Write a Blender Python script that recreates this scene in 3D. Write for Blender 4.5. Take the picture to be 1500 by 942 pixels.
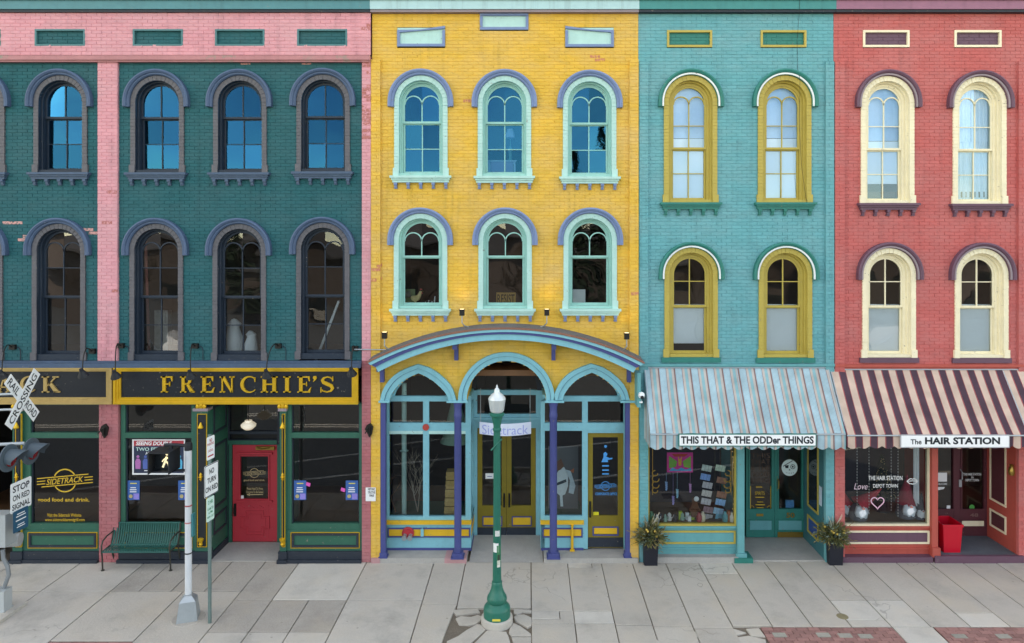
import bpy, bmesh, math, random
import numpy as np
from mathutils import Vector, Matrix
random.seed(7); rng = np.random.default_rng(7)
R = math.radians
for o in list(bpy.data.objects): bpy.data.objects.remove(o)
scene = bpy.context.scene
C = scene.collection

# ---------------------------------------------------------------- camera, sky, sun, exposure
D0 = 14.2857            # metres from lens to the facade plane (y = 0)
CAMZ = 6.5714           # lens height above the sidewalk
cam_d = bpy.data.cameras.new('camera'); cam = bpy.data.objects.new('camera', cam_d); C.objects.link(cam)
cam.location = (0, -D0, CAMZ); cam.rotation_euler = (R(90), 0, 0)
cam_d.sensor_width = 36; cam_d.lens = 24.0
cam_d.shift_x = -25 / 1500; cam_d.shift_y = -109 / 1500
cam_d.clip_start = .1; cam_d.clip_end = 2000
scene.camera = cam
SUN_EL, SUN_AZ = 46, 28      # degrees; azimuth from +Y clockwise
world = bpy.data.worlds.new('World'); scene.world = world; world.use_nodes = True
wn, wl = world.node_tree.nodes, world.node_tree.links
for n in list(wn): wn.remove(n)
wo = wn.new('ShaderNodeOutputWorld'); wb = wn.new('ShaderNodeBackground')
sky = wn.new('ShaderNodeTexSky'); sky.sky_type = 'NISHITA'; sky.sun_disc = False
sky.sun_elevation = R(SUN_EL); sky.sun_rotation = R(SUN_AZ); sky.air_density = 1.0; sky.dust_density = .0; sky.ozone_density = 4.0
tc = wn.new('ShaderNodeTexCoord'); mp = wn.new('ShaderNodeMapping'); mp.inputs['Scale'].default_value = (1.0, 1.0, 2.6)
cn = wn.new('ShaderNodeTexNoise'); cn.inputs['Scale'].default_value = 2.3; cn.inputs['Detail'].default_value = 7; cn.inputs['Roughness'].default_value = .58
cr = wn.new('ShaderNodeValToRGB'); cr.color_ramp.elements[0].position = .45; cr.color_ramp.elements[1].position = .72
cr.color_ramp.elements[1].color = (.7, .7, .7, 1)
cm = wn.new('ShaderNodeMix'); cm.data_type = 'RGBA'
cm.inputs[7].default_value = (9.0, 9.2, 9.6, 1)
wl.new(tc.outputs['Generated'], mp.inputs[0]); wl.new(mp.outputs[0], cn.inputs['Vector']); wl.new(cn.outputs['Fac'], cr.inputs[0])
wl.new(cr.outputs[0], cm.inputs[0]); wl.new(sky.outputs[0], cm.inputs[6]); wl.new(cm.outputs[2], wb.inputs[0])
wb.inputs[1].default_value = .15
wl.new(wb.outputs[0], wo.inputs[0])
sun_d = bpy.data.lights.new('sun', 'SUN'); sun_d.energy = 2.2; sun_d.angle = R(.55); sun_d.color = (1, .95, .87)
sun = bpy.data.objects.new('sun', sun_d); C.objects.link(sun)
_az = R(SUN_AZ); _el = R(SUN_EL)
_sd = Vector((math.sin(_az) * math.cos(_el), math.cos(_az) * math.cos(_el), math.sin(_el)))
sun.rotation_euler = (-_sd).to_track_quat('-Z', 'Y').to_euler(); sun.location = (0, -20, 30)
vs = scene.view_settings; vs.view_transform = 'Standard'; vs.look = 'None'; vs.gamma = 1; vs.use_curve_mapping = False
vs.exposure = 1.82
vs.use_white_balance = True; vs.white_balance_temperature = 9300; vs.white_balance_tint = 10

# ---------------------------------------------------------------- helpers
def PX(px, Y=0.0): return (px - 775) * (D0 + Y) / 1000
def PZ(py, Y=0.0): return CAMZ - (py - 362) * (D0 + Y) / 1000
def GY(py, z=0.0): return (CAMZ - z) * 1000 / (py - 362) - D0
def lin(c):
    if isinstance(c, str): c = tuple(int(c[i:i + 2], 16) for i in (1, 3, 5))
    return tuple((v / 255 / 12.92 if v / 255 <= .04045 else ((v / 255 + .055) / 1.055) ** 2.4) for v in c)

class MB:
    def __init__(s): s.v = []; s.f = []
    def add(s, vs, fs):
        b = len(s.v); s.v += [tuple(v) for v in vs]; s.f += [tuple(i + b for i in f) for f in fs]; return s
    def box(s, x0, x1, y0, y1, z0, z1):
        return s.add([(x0,y0,z0),(x1,y0,z0),(x1,y1,z0),(x0,y1,z0),(x0,y0,z1),(x1,y0,z1),(x1,y1,z1),(x0,y1,z1)],
                     [(0,3,2,1),(4,5,6,7),(0,1,5,4),(1,2,6,5),(2,3,7,6),(3,0,4,7)])
    def prism(s, poly, y0, y1):          # poly in x,z ; extruded along y
        n = len(poly)
        return s.add([(x, y0, z) for x, z in poly] + [(x, y1, z) for x, z in poly],
                     [tuple(range(n)), tuple(range(2*n-1, n-1, -1))] + [(i, (i+1) % n, (i+1) % n + n, i + n) for i in range(n)])
    def prism_z(s, poly, z0, z1):        # poly in x,y ; extruded along z
        n = len(poly)
        return s.add([(x, y, z0) for x, y in poly] + [(x, y, z1) for x, y in poly],
                     [tuple(range(n-1, -1, -1)), tuple(range(n, 2*n))] + [(i, (i+1) % n, (i+1) % n + n, i + n) for i in range(n)])
    def face(s, pts): return s.add(pts, [tuple(range(len(pts)))])
    def lathe(s, prof, cx=0, cy=0, n=20):   # prof: (r,z)
        m = len(prof); vs = []
        for i in range(n):
            a = 2 * math.pi * i / n
            vs += [(cx + r * math.cos(a), cy + r * math.sin(a), z) for r, z in prof]
        fs = [(i*m+j, ((i+1) % n)*m+j, ((i+1) % n)*m+j+1, i*m+j+1) for i in range(n) for j in range(m-1)]
        return s.add(vs, fs)
    def tube(s, pts, r, n=8, caps=True):
        pts = [Vector(p) for p in pts]; rs = r if isinstance(r, (list, tuple)) else [r] * len(pts)
        vs = []; prev = None
        for i, p in enumerate(pts):
            t = (pts[min(i+1, len(pts)-1)] - pts[max(i-1, 0)]).normalized()
            u = prev - t * prev.dot(t) if prev is not None else t.orthogonal()
            if u.length < 1e-6: u = t.orthogonal()
            u.normalize(); prev = u; w = t.cross(u)
            for k in range(n):
                a = 2 * math.pi * k / n; vs.append(p + (u * math.cos(a) + w * math.sin(a)) * rs[i])
        m = len(pts)
        fs = [(i*n+k, i*n+(k+1) % n, (i+1)*n+(k+1) % n, (i+1)*n+k) for i in range(m-1) for k in range(n)]
        if caps: fs += [tuple(range(n-1, -1, -1)), tuple(range((m-1)*n, m*n))]
        return s.add(vs, fs)
    def sweep(s, prof, zb, closed=False, n=22, zbs=None):   # prof (r,y) round an arch with spring at z=0, legs to zb
        paths = []
        for k, (r, y) in enumerate(prof):
            b = zbs[k] if zbs else zb
            p = [(-r, y, b)] + [(-r*math.cos(math.pi*i/n), y, r*math.sin(math.pi*i/n)) for i in range(n+1)] + [(r, y, b)]
            paths.append(p)
        m = len(paths[0]); vs = [v for p in paths for v in p]; q = len(paths); fs = []
        for k in range(q if closed else q - 1):
            a = k * m; b = ((k+1) % q) * m
            fs += [(a+i, a+i+1, b+i+1, b+i) for i in range(m-1)]
        if closed: fs += [tuple(k*m for k in range(q)), tuple(k*m+m-1 for k in range(q-1, -1, -1))]
        return s.add(vs, fs)
    def strip(s, line, y0, y1, t):       # a bar of thickness t (inward/outward of polyline in x,z), between y0 and y1
        n = len(line); L = []; Rr = []
        for i in range(n):
            a = Vector(line[max(i-1, 0)]); b = Vector(line[min(i+1, n-1)]); d = (b - a).normalized(); nn = Vector((-d.y, d.x))
            p = Vector(line[i]); L.append(p + nn * t / 2); Rr.append(p - nn * t / 2)
        vs = [(p.x, y0, p.y) for p in L] + [(p.x, y0, p.y) for p in Rr] + [(p.x, y1, p.y) for p in L] + [(p.x, y1, p.y) for p in Rr]
        fs = []
        for i in range(n-1):
            fs += [(i, n+i, n+i+1, i+1), (2*n+i, 2*n+i+1, 3*n+i+1, 3*n+i), (i, i+1, 2*n+i+1, 2*n+i), (n+i, 3*n+i, 3*n+i+1, n+i+1)]
        fs += [(0, 2*n, 3*n, n), (n-1, 2*n-1, 4*n-1, 3*n-1)]
        return s.add(vs, fs)
    def xform(s, M): s.v = [tuple(M @ Vector(v)) for v in s.v]; return s
    def mesh(s, name, recalc=True):
        me = bpy.data.meshes.new(name); me.from_pydata(s.v, [], s.f)
        if recalc:
            bm = bmesh.new(); bm.from_mesh(me); bmesh.ops.recalc_face_normals(bm, faces=bm.faces); bm.to_mesh(me); bm.free()
        me.update(); return me

WL = {}
def wloc(o): return WL.get(o, Vector((0, 0, 0)))
def obj(name, mb, mat, parent=None, loc=None, smooth=False, recalc=True):
    """mesh object; loc is its world origin; mesh coordinates are local to loc"""
    me = mb.mesh(name, recalc) if isinstance(mb, MB) else mb
    if mat is not None and not me.materials:
        for m in (mat if isinstance(mat, (list, tuple)) else [mat]): me.materials.append(m)
    if smooth:
        me.polygons.foreach_set('use_smooth', [True] * len(me.polygons)); me.set_sharp_from_angle(angle=R(38))
    o = bpy.data.objects.new(name, me); C.objects.link(o)
    L = Vector(loc) if loc is not None else Vector((0, 0, 0))
    WL[o] = L
    if parent is not None: o.parent = parent; o.location = L - wloc(parent)
    else: o.location = L
    return o
def tag(o, label, cat, group=None, kind=None):
    if label: o['label'] = label
    if cat: o['category'] = cat
    if group: o['group'] = group
    if kind: o['kind'] = kind
    return o
def thing(name, label, cat, loc, group=None):
    o = bpy.data.objects.new(name, None); o.empty_display_size = .1; C.objects.link(o)
    o.location = loc; WL[o] = Vector(loc); return tag(o, label, cat, group)
def part(name, mb, mat, parent, smooth=False):     # mb in world coordinates -> origin moved to the middle of its base
    v = np.array(mb.v); c = ((v[:,0].min()+v[:,0].max())/2, (v[:,1].min()+v[:,1].max())/2, v[:,2].min())
    mb.v = [tuple(p) for p in (v - np.array(c))]
    return obj(name, mb, mat, parent, c, smooth)
def solo(name, mb, mat, label, cat, group=None, smooth=False):
    return tag(part(name, mb, mat, None, smooth), label, cat, group)

# ---------------------------------------------------------------- materials
MATS = {}
def mat(name, rgb, rough=.6, metal=0, var=.10, scale=3.0, bump=.0, bscale=80, streak=0.0, chip=None, chip_amt=.0, chip_scale=9, brick=False, peel=None, objrand=0, fade=0, stain=0, spec=.5, coat=0, emit=0, trans=0, ior=1.45, speck=0):
    if name in MATS: return MATS[name]
    m = bpy.data.materials.new(name); MATS[name] = m; m.use_nodes = True
    N, L = m.node_tree.nodes, m.node_tree.links; b = N['Principled BSDF']
    rgb = lin(rgb) if isinstance(rgb, str) or max(rgb) > 1 else rgb
    b.inputs['Roughness'].default_value = rough; b.inputs['Metallic'].default_value = metal
    b.inputs['Specular IOR Level'].default_value = spec; b.inputs['Coat Weight'].default_value = coat
    b.inputs['Transmission Weight'].default_value = trans; b.inputs['IOR'].default_value = ior
    geo = N.new('ShaderNodeNewGeometry')
    def noise(sc, det=4, rgh=.55, vec=None):
        n = N.new('ShaderNodeTexNoise'); n.inputs['Scale'].default_value = sc; n.inputs['Detail'].default_value = det; n.inputs['Roughness'].default_value = rgh
        L.new(vec or geo.outputs['Position'], n.inputs['Vector']); return n.outputs['Fac']
    def math_(op, a, b_):
        n = N.new('ShaderNodeMath'); n.operation = op
        for i, x in enumerate((a, b_)):
            if isinstance(x, (int, float)): n.inputs[i].default_value = x
            else: L.new(x, n.inputs[i])
        return n.outputs[0]
    def ramp(f, a, c_):
        n = N.new('ShaderNodeMapRange'); n.inputs[1].default_value = a; n.inputs[2].default_value = c_; L.new(f, n.inputs[0]); return n.outputs[0]
    def mix(f, a, c_):
        n = N.new('ShaderNodeMix'); n.data_type = 'RGBA'
        for i, x in ((0, f), (6, a), (7, c_)):
            if isinstance(x, (int, float)): n.inputs[i].default_value = x
            elif isinstance(x, tuple): n.inputs[i].default_value = (*x[:3], 1)
            else: L.new(x, n.inputs[i])
        return n.outputs[2]
    col = rgb
    if var > 0 or brick or objrand:
        f = math_('MULTIPLY', math_('SUBTRACT', noise(scale, 6, .62), .5), 2.6 * var)
        f = math_('ADD', f, math_('MULTIPLY', math_('SUBTRACT', noise(scale * .17, 3), .5), 1.6 * var))
        f = math_('ADD', f, math_('MULTIPLY', math_('SUBTRACT', noise(scale * 13, 2), .5), 1.2 * var))
        if brick:
            at = N.new('ShaderNodeAttribute'); at.attribute_name = 'bv'; f = math_('ADD', f, math_('MULTIPLY', at.outputs['Fac'], .042))
        if objrand:
            oi = N.new('ShaderNodeObjectInfo'); f = math_('ADD', f, math_('MULTIPLY', math_('SUBTRACT', oi.outputs['Random'], .5), objrand))
        if streak:
            mpn = N.new('ShaderNodeMapping'); mpn.inputs['Scale'].default_value = (7, 7, .45); L.new(geo.outputs['Position'], mpn.inputs[0])
            f = math_('SUBTRACT', f, math_('MULTIPLY', ramp(noise(1, 5, .6, mpn.outputs[0]), .52, .8), streak))
        if speck:
            f = math_('ADD', f, math_('MULTIPLY', math_('SUBTRACT', noise(70, 3, .7), .5), speck * 1.5))
        sc = math_('ADD', f, 1.0)
        n = N.new('ShaderNodeVectorMath'); n.operation = 'SCALE'; n.inputs[0].default_value = rgb; L.new(sc, n.inputs['Scale']); col = n.outputs[0]
    if fade:                       # sun-bleached, chalky patches of old paint
        g_ = sum(rgb) / 3; pale = tuple(x * .62 + g_ * .30 + .07 for x in rgb)
        mpf = N.new('ShaderNodeMapping'); mpf.inputs['Scale'].default_value = (.55, .55, 1.1); L.new(geo.outputs['Position'], mpf.inputs[0])
        col = mix(math_('MULTIPLY', ramp(noise(1.3, 8, .68, mpf.outputs[0]), .42, .72), fade), col, pale)
        dk = tuple(x * .55 for x in rgb)
        col = mix(math_('MULTIPLY', ramp(noise(5.5, 7, .75), .56, .78), fade * .55), col, dk)
    if stain:                      # blotches, gum and hairline cracks on paving
        dk = tuple(x * .62 for x in rgb); col = mix(math_('MULTIPLY', ramp(noise(1.1, 8, .7), .50, .74), stain), col, dk)
        wm = tuple(min(1, x * y) for x, y in zip(rgb, (1.10, 1.04, .95))); col = mix(math_('MULTIPLY', ramp(noise(.7, 6, .65), .48, .66), .6), col, wm)
        vo = N.new('ShaderNodeTexVoronoi'); vo.inputs['Scale'].default_value = 3.2; L.new(geo.outputs['Position'], vo.inputs['Vector'])
        gum = math_('MULTIPLY', ramp(vo.outputs['Distance'], .075, .055), ramp(noise(.9, 2), .50, .56)); col = mix(math_('MULTIPLY', gum, .5), col, tuple(x * .35 for x in rgb))
        nz = N.new('ShaderNodeTexNoise'); nz.inputs['Scale'].default_value = 2.0; nz.inputs['Detail'].default_value = 2.5; L.new(geo.outputs['Position'], nz.inputs['Vector'])
        va = N.new('ShaderNodeVectorMath'); va.operation = 'ADD'; L.new(geo.outputs['Position'], va.inputs[0]); L.new(nz.outputs['Color'], va.inputs[1])
        ve = N.new('ShaderNodeTexVoronoi'); ve.feature = 'DISTANCE_TO_EDGE'; ve.inputs['Scale'].default_value = .55; L.new(va.outputs[0], ve.inputs['Vector'])
        crk = math_('MULTIPLY', ramp(ve.outputs['Distance'], .006, .003), ramp(noise(.45, 2), .57, .60)); col = mix(math_('MULTIPLY', crk, .45), col, tuple(x * .4 for x in rgb))
    if chip_amt:
        f = ramp(noise(chip_scale, 6, .7), 1 - chip_amt - .02, 1 - chip_amt + .02)
        f2 = ramp(noise(chip_scale * .12, 2), .47, .56)
        col = mix(math_('MULTIPLY', f, f2), col, lin(chip))
    if peel:
        at2 = N.new('ShaderNodeAttribute'); at2.attribute_name = 'peel'
        pf = math_('MULTIPLY', at2.outputs['Fac'], ramp(noise(22, 4, .7), .40, .50))
        pc = mix(noise(30, 3), lin(peel), tuple(min(1, x * 1.7 + .05) for x in lin(peel)))
        col = mix(pf, col, pc)
    if isinstance(col, tuple): b.inputs['Base Color'].default_value = (*col, 1)
    else: L.new(col, b.inputs['Base Color'])
    if emit:
        b.inputs['Emission Color'].default_value = (*rgb, 1); b.inputs['Emission Strength'].default_value = emit
    if bump:
        bn = N.new('ShaderNodeBump'); bn.inputs['Strength'].default_value = bump; bn.inputs['Distance'].default_value = .01
        L.new(math_('ADD', noise(bscale, 4), math_('MULTIPLY', noise(bscale * .2, 3), 1.5)), bn.inputs['Height']); L.new(bn.outputs[0], b.inputs['Normal'])
    return m
def glass_mat(name, refl=1.6, tint=(.80, .86, .86), wav=.06, wscale=1.6, ior=1.5, gcol=(1, 1, 1)):
    m = bpy.data.materials.new(name); m.use_nodes = True; N, L = m.node_tree.nodes, m.node_tree.links
    for n in list(N): N.remove(n)
    out = N.new('ShaderNodeOutputMaterial'); tr = N.new('ShaderNodeBsdfTransparent'); gl = N.new('ShaderNodeBsdfGlossy'); mx = N.new('ShaderNodeMixShader')
    fr = N.new('ShaderNodeFresnel'); fr.inputs[0].default_value = ior; mu = N.new('ShaderNodeMath'); mu.operation = 'MULTIPLY'; mu.use_clamp = True; mu.inputs[1].default_value = refl
    tr.inputs[0].default_value = (*tint, 1); gl.inputs['Roughness'].default_value = .012; gl.inputs['Color'].default_value = (*gcol, 1)
    geo = N.new('ShaderNodeNewGeometry'); no = N.new('ShaderNodeTexNoise'); no.inputs['Scale'].default_value = wscale; no.inputs['Detail'].default_value = 0.4
    bp = N.new('ShaderNodeBump'); bp.inputs['Strength'].default_value = wav; bp.inputs['Distance'].default_value = .05
    L.new(geo.outputs['Position'], no.inputs['Vector']); L.new(no.outputs['Fac'], bp.inputs['Height']); L.new(bp.outputs[0], gl.inputs['Normal'])
    oi = N.new('ShaderNodeObjectInfo'); rr = N.new('ShaderNodeMapRange'); rr.inputs[3].default_value = refl * .62; rr.inputs[4].default_value = refl * 1.3     # every pane is a little different
    L.new(oi.outputs['Random'], rr.inputs[0]); L.new(rr.outputs[0], mu.inputs[1])
    L.new(fr.outputs[0], mu.inputs[0]); L.new(mu.outputs[0], mx.inputs[0]); L.new(tr.outputs[0], mx.inputs[1]); L.new(gl.outputs[0], mx.inputs[2]); L.new(mx.outputs[0], out.inputs[0])
    return m
GLASS_UP = glass_mat('old window glass', 2.7, (.40, .60, .74), .12, gcol=(.04, .52, 1.0))  # reflection tinted blue: extra sky colour put into the glass
GLASS_PALE = glass_mat('pale window glass', 2.6, (.80, .89, .97), .12, gcol=(.55, .82, 1.0))  # pale sky blue put into the tint and the reflection colour
GLASS_MID = glass_mat('window glass', 2.2, (.74, .80, .82), .14)
GLASS_SHOP = glass_mat('shop glass', 1.35, (.86, .90, .90), .03, .8)

def brick_paint(name, rgb, peel='#a8605a', chip='#6d4a42', amt=.17, streak=.26, fade=.5): return mat(name, rgb, .72, var=.11, scale=2.2, bump=.35, bscale=55, streak=streak, fade=fade, chip=chip, chip_amt=amt * 0 + .30, chip_scale=16, brick=True, peel=peel, spec=.3)
M_GRN = brick_paint('green painted brick', '#185d63', '#b9857f', fade=.24)
M_PNK = brick_paint('pink painted brick', '#d8969f', '#9a5a55')
M_YEL = brick_paint('yellow painted brick', '#e0b34c', '#a9674f')
M_TUR = brick_paint('turquoise painted brick', '#5ba4ab', '#4e8d95')
M_RED = brick_paint('red painted brick', '#c46562', '#8a4a52')
M_ROSE = brick_paint('rose painted brick', '#b26a6f', '#9a5a55')
def paint(name, rgb, **k):
    d = dict(rough=.55, var=.10, scale=6, bump=.2, bscale=40, streak=.12, chip='#7f786e', chip_amt=.35, chip_scale=15); d.update(k); return mat(name, rgb, **d)
P = {
 'navy': paint('navy paint', '#1a2a3a'), 'hoodblue': paint('blue grey hood paint', '#445b78', chip='#93a0ae', chip_amt=.33, chip_scale=12, var=.16, scale=7), 'greybrick': paint('grey bare brick', '#5c5b61', var=.2, scale=14, bump=.5, brick=True),
 'sillnavy': paint('sill blue paint', '#3f566f', var=.18, scale=9), 'mint': paint('mint paint', '#abd6d0'), 'mintframe': paint('mint frame paint', '#8ec6be'), 'peri': paint('periwinkle paint', '#6f86ae'),
 'sky': paint('sky blue paint', '#74b9c6'), 'violet': paint('violet blue paint', '#414b84'), 'olive': paint('olive paint', '#80701f'), 'goldy': paint('golden yellow paint', '#e0b02f'),
 'must': paint('mustard paint', '#b8a450'), 'dkgreen': paint('deep green paint', '#11796f'), 'white': paint('white paint', '#e8eef0'), 'cream': paint('cream paint', '#eee3c4'),
 'plum': paint('plum paint', '#67495a'), 'plumgrey': paint('grey plum paint', '#94858c'), 'shopgreen': paint('shopfront green paint', '#24604f'), 'shopdark': paint('dark slate paint', '#262f3a'),
 'gold': mat('gilt', '#e2b437', .32, .55, var=.12, scale=9, bump=.1), 'goldold': mat('weathered gilt', '#b79a63', .45, .35, var=.15, scale=9), 'black': paint('black paint', '#1a1f26'), 'reddoor': paint('red door paint', '#c23440', var=.05),
 'pinkstone': paint('pink stone', '#b98d90', var=.14, scale=10), 'tealmetal': paint('teal sheet metal', '#3d7f86', var=.14, streak=.2, rough=.45), 'palemetal': paint('pale sheet metal', '#a3c9cc', var=.10, streak=.35, rough=.45, chip='#4a4f55', chip_amt=.30, chip_scale=3),
 'greenmetal': paint('green sheet metal', '#2b8583', var=.12, streak=.25), 'mauvemetal': paint('mauve sheet metal', '#97647a', var=.12, streak=.2), 'turq': paint('turquoise joinery paint', '#569fa4'), 'redj': paint('brick red joinery paint', '#b75248'),
 'maroon': paint('maroon door paint', '#5a2c34'), 'greystone': mat('grey stone', '#a5a39f', .85, var=.14, scale=5, bump=.5, bscale=50, speck=.3), 'darkfloor': mat('dark stone floor', '#5b636b', .8, var=.25, scale=3, bump=.3),
 'shingle': mat('grey asphalt shingle', '#6d6b6a', .9, var=.16, scale=20, bump=.6, bscale=120, speck=.5), 'shingled': mat('reddish shingle', '#8d6355', .9, var=.16, scale=20, bump=.6, bscale=120, speck=.5),
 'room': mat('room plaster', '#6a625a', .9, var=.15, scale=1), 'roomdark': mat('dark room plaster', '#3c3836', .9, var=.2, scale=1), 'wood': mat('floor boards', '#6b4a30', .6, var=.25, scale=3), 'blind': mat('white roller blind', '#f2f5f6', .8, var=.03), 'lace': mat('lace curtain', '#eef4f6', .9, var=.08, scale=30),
 'galv': mat('galvanised steel', '#a9b3b8', .45, .6, var=.12, scale=10), 'brass': mat('brass', '#a88a48', .35, .8, var=.1), 'iron': mat('dark iron', '#23211f', .5, .3, var=.1),
}
CONC = mat('sidewalk concrete', '#b5afa6', .88, var=.10, scale=2.2, bump=.45, bscale=90, stain=.8, objrand=.10, speck=.34)
CONC_L = mat('pale concrete patch', '#c2beb6', .88, var=.08, scale=3, bump=.35, bscale=90, stain=.6, objrand=.06, speck=.25)
CONC_M = mat('smooth pale concrete', '#b9b4ac', .88, var=.10, scale=1.6, bump=.3, bscale=90, stain=.85, objrand=.05, speck=.2)
CONC_D = mat('pebbled concrete', '#a8a29a', .9, var=.12, scale=3, bump=.6, bscale=110, stain=.8, objrand=.08, speck=.5)
DIRT = mat('joint dirt', '#766c60', .95, var=.3, scale=30, bump=.8, bscale=120, speck=.6)
PAVER = mat('red clay paver', '#98706a', .85, var=.2, scale=12, bump=.4, objrand=.35, speck=.3)
ASPH = mat('asphalt', '#585b5e', .9, var=.15, scale=1.2, bump=.5, bscale=120, speck=.5)

# ---------------------------------------------------------------- lettering
def text_mesh(s, bold=0.0, shear=0):
    cu = bpy.data.curves.new('lettering', 'FONT'); cu.body = s; cu.offset = bold; cu.shear = shear; cu.resolution_u = 3; cu.align_x = 'CENTER'; cu.space_line = .95
    o = bpy.data.objects.new('lettering', cu); C.objects.link(o); bpy.context.view_layer.update()
    me = bpy.data.meshes.new_from_object(o.evaluated_get(bpy.context.evaluated_depsgraph_get()))
    bpy.data.objects.remove(o); bpy.data.curves.remove(cu)
    v = np.zeros(len(me.vertices) * 3); me.vertices.foreach_get('co', v); v = v.reshape(-1, 3)
    fs = [tuple(p.vertices) for p in me.polygons]; bpy.data.meshes.remove(me); return v[:, :2], fs
def fit_text(s, w, h, bold=0.0, shear=0):          # vertices (x,z) in a w x h box centred on 0
    if s.startswith('|'):                          # lines too small to read: plain bars of ink
        n = int(s[1:]); v = []; fs = []; rl = random.Random(n * 7)
        for i in range(n):
            a = w / 2 * rl.uniform(.7, 1); z0 = h / 2 - h * (i + .7) / n; z1 = z0 + h * .42 / n; k = len(v); v += [(-a, z0), (a, z0), (a, z1), (-a, z1)]; fs.append((k, k+1, k+2, k+3))
        return np.array(v), fs
    v, fs = text_mesh(s, bold, shear)
    if len(v) == 0: return v, fs
    a, b = v.min(0), v.max(0); v = (v - (a + b) / 2) / np.maximum(b - a, 1e-6)
    if w is None: w = h * (b - a)[0] / (b - a)[1]
    return v * np.array([w, h]), fs
def text_px(s, x0, x1, y0, y1, Y, bold=0.0, shear=0, mb=None):
    mb = mb or MB(); w = PX(x1, Y) - PX(x0, Y); h = PZ(y0, Y) - PZ(y1, Y)
    v, fs = fit_text(s, w, h, bold, shear); cx = PX((x0 + x1) / 2, Y); cz = PZ((y0 + y1) / 2, Y)
    return mb.add([(x + cx, Y, z + cz) for x, z in v], fs)
def rect_px(mb, x0, x1, y0, y1, Ya, Yb, Yref=None):       # box from pixel rectangle measured at depth Yref (default front Ya)
    q = Ya if Yref is None else Yref
    return mb.box(PX(x0, q), PX(x1, q), Ya, Yb, PZ(y1, q), PZ(y0, q))

# ---------------------------------------------------------------- brickwork
CH, BL, JT = .0715, .212, .008
class Bricks:
    """collects the courses of painted brick of one colour, with openings, as real bricks on a recessed mortar face"""
    def __init__(s): s.bv = []; s.bf = []; s.val = []; s.peel = []; s.w = MB()
    def area(s, x0, x1, z0, z1, Y=0.0, holes=(), peels=(), returns=True, pdark=0):
        n = max(1, round((z1 - z0) / CH)); ch = (z1 - z0) / n
        for i in range(n):
            za, zb = z0 + i * ch, z0 + (i + 1) * ch; zm = (za + zb) / 2
            segs = [(x0, x1)]
            for h in holes:
                r = h(zm)
                if not r: continue
                new = []
                for a, b in segs:
                    if r[1] <= a or r[0] >= b: new.append((a, b)); continue
                    if r[0] > a: new.append((a, r[0]))
                    if r[1] < b: new.append((r[1], b))
                segs = new
            for a, b in segs:
                s.w.face([(a, Y + .006, za), (b, Y + .006, za), (b, Y + .006, zb), (a, Y + .006, zb)])
                st = (int(a / BL) - 1) * BL + (BL / 2 if i % 2 else 0); x = st
                while x < b:
                    p, q = max(x, a) + JT / 2 * (x > a), min(x + BL, b) - JT / 2 * (x + BL < b)
                    if q - p > .02:
                        y = Y - rng.uniform(0, .0035); t = rng.normal(0, .0012); e = .0025; g = JT / 2 + rng.uniform(-.001, .002)
                        k = len(s.bv)
                        s.bv += [(p, Y+.007, za+g), (q, Y+.007, za+g), (q, Y+.007, zb-g), (p, Y+.007, zb-g),
                                 (p+e, y+t, za+g+e), (q-e, y-t, za+g+e), (q-e, y-t*.5, zb-g-e), (p+e, y+t*1.4, zb-g-e)]
                        s.bf += [(k+4, k+5, k+6, k+7), (k, k+1, k+5, k+4), (k+1, k+2, k+6, k+5), (k+2, k+3, k+7, k+6), (k+3, k, k+4, k+7)]
                        pe = 0
                        for (px, pz, rx, rz) in peels:
                            if ((p+q)/2 - px) ** 2 / rx ** 2 + (zm - pz) ** 2 / rz ** 2 < 1 and rng.random() < .42: pe = 1
                        s.val += [float(rng.normal(0, .75))] * 5; s.peel += [float(pe)] * 5
                    x += BL
        if returns and Y < -.005:
            for xx in (x0, x1): s.w.face([(xx, Y + .009, z0), (xx, .05, z0), (xx, .05, z1), (xx, Y + .009, z1)])
            s.w.face([(x0, Y+.009, z1), (x1, Y+.009, z1), (x1, .05, z1), (x0, .05, z1)])
    def build(s, bld, m, wallname='wall', brickname='brick_face'):
        obj(wallname, s.w, m, bld, wloc(bld) * 0)
        me = bpy.data.meshes.new(brickname); me.from_pydata(s.bv, [], s.bf); me.materials.append(m)
        for nm, d in (('bv', s.val), ('peel', s.peel)):
            a = me.attributes.new(nm, 'FLOAT', 'FACE'); a.data.foreach_set('value', d)
        me.update(); o = obj(brickname, me, None, bld, (0, 0, 0)); o['kind'] = 'stuff'; return o
def hole_arch(cx, zs, r, zb):
    def f(z):
        if z < zb or z > zs + r: return None
        w = r if z <= zs else math.sqrt(max(0, r * r - (z - zs) ** 2))
        return (cx - w, cx + w)
    return f
def hole_rect(x0, x1, z0, z1): return lambda z: (x0, x1) if z0 < z < z1 else None
def hole_poly(pts, zb):       # closed outline of (x,z)
    def f(z):
        if z < zb: z = zb + 1e-3 if z > zb - .05 else None
        if z is None: return None
        xs = []
        for i in range(len(pts)):
            (xa, za), (xb, zc) = pts[i], pts[(i+1) % len(pts)]
            if (za - z) * (zc - z) < 0: xs.append(xa + (xb - xa) * (z - za) / (zc - za))
        return (min(xs), max(xs)) if len(xs) >= 2 else None
    return f

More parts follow.
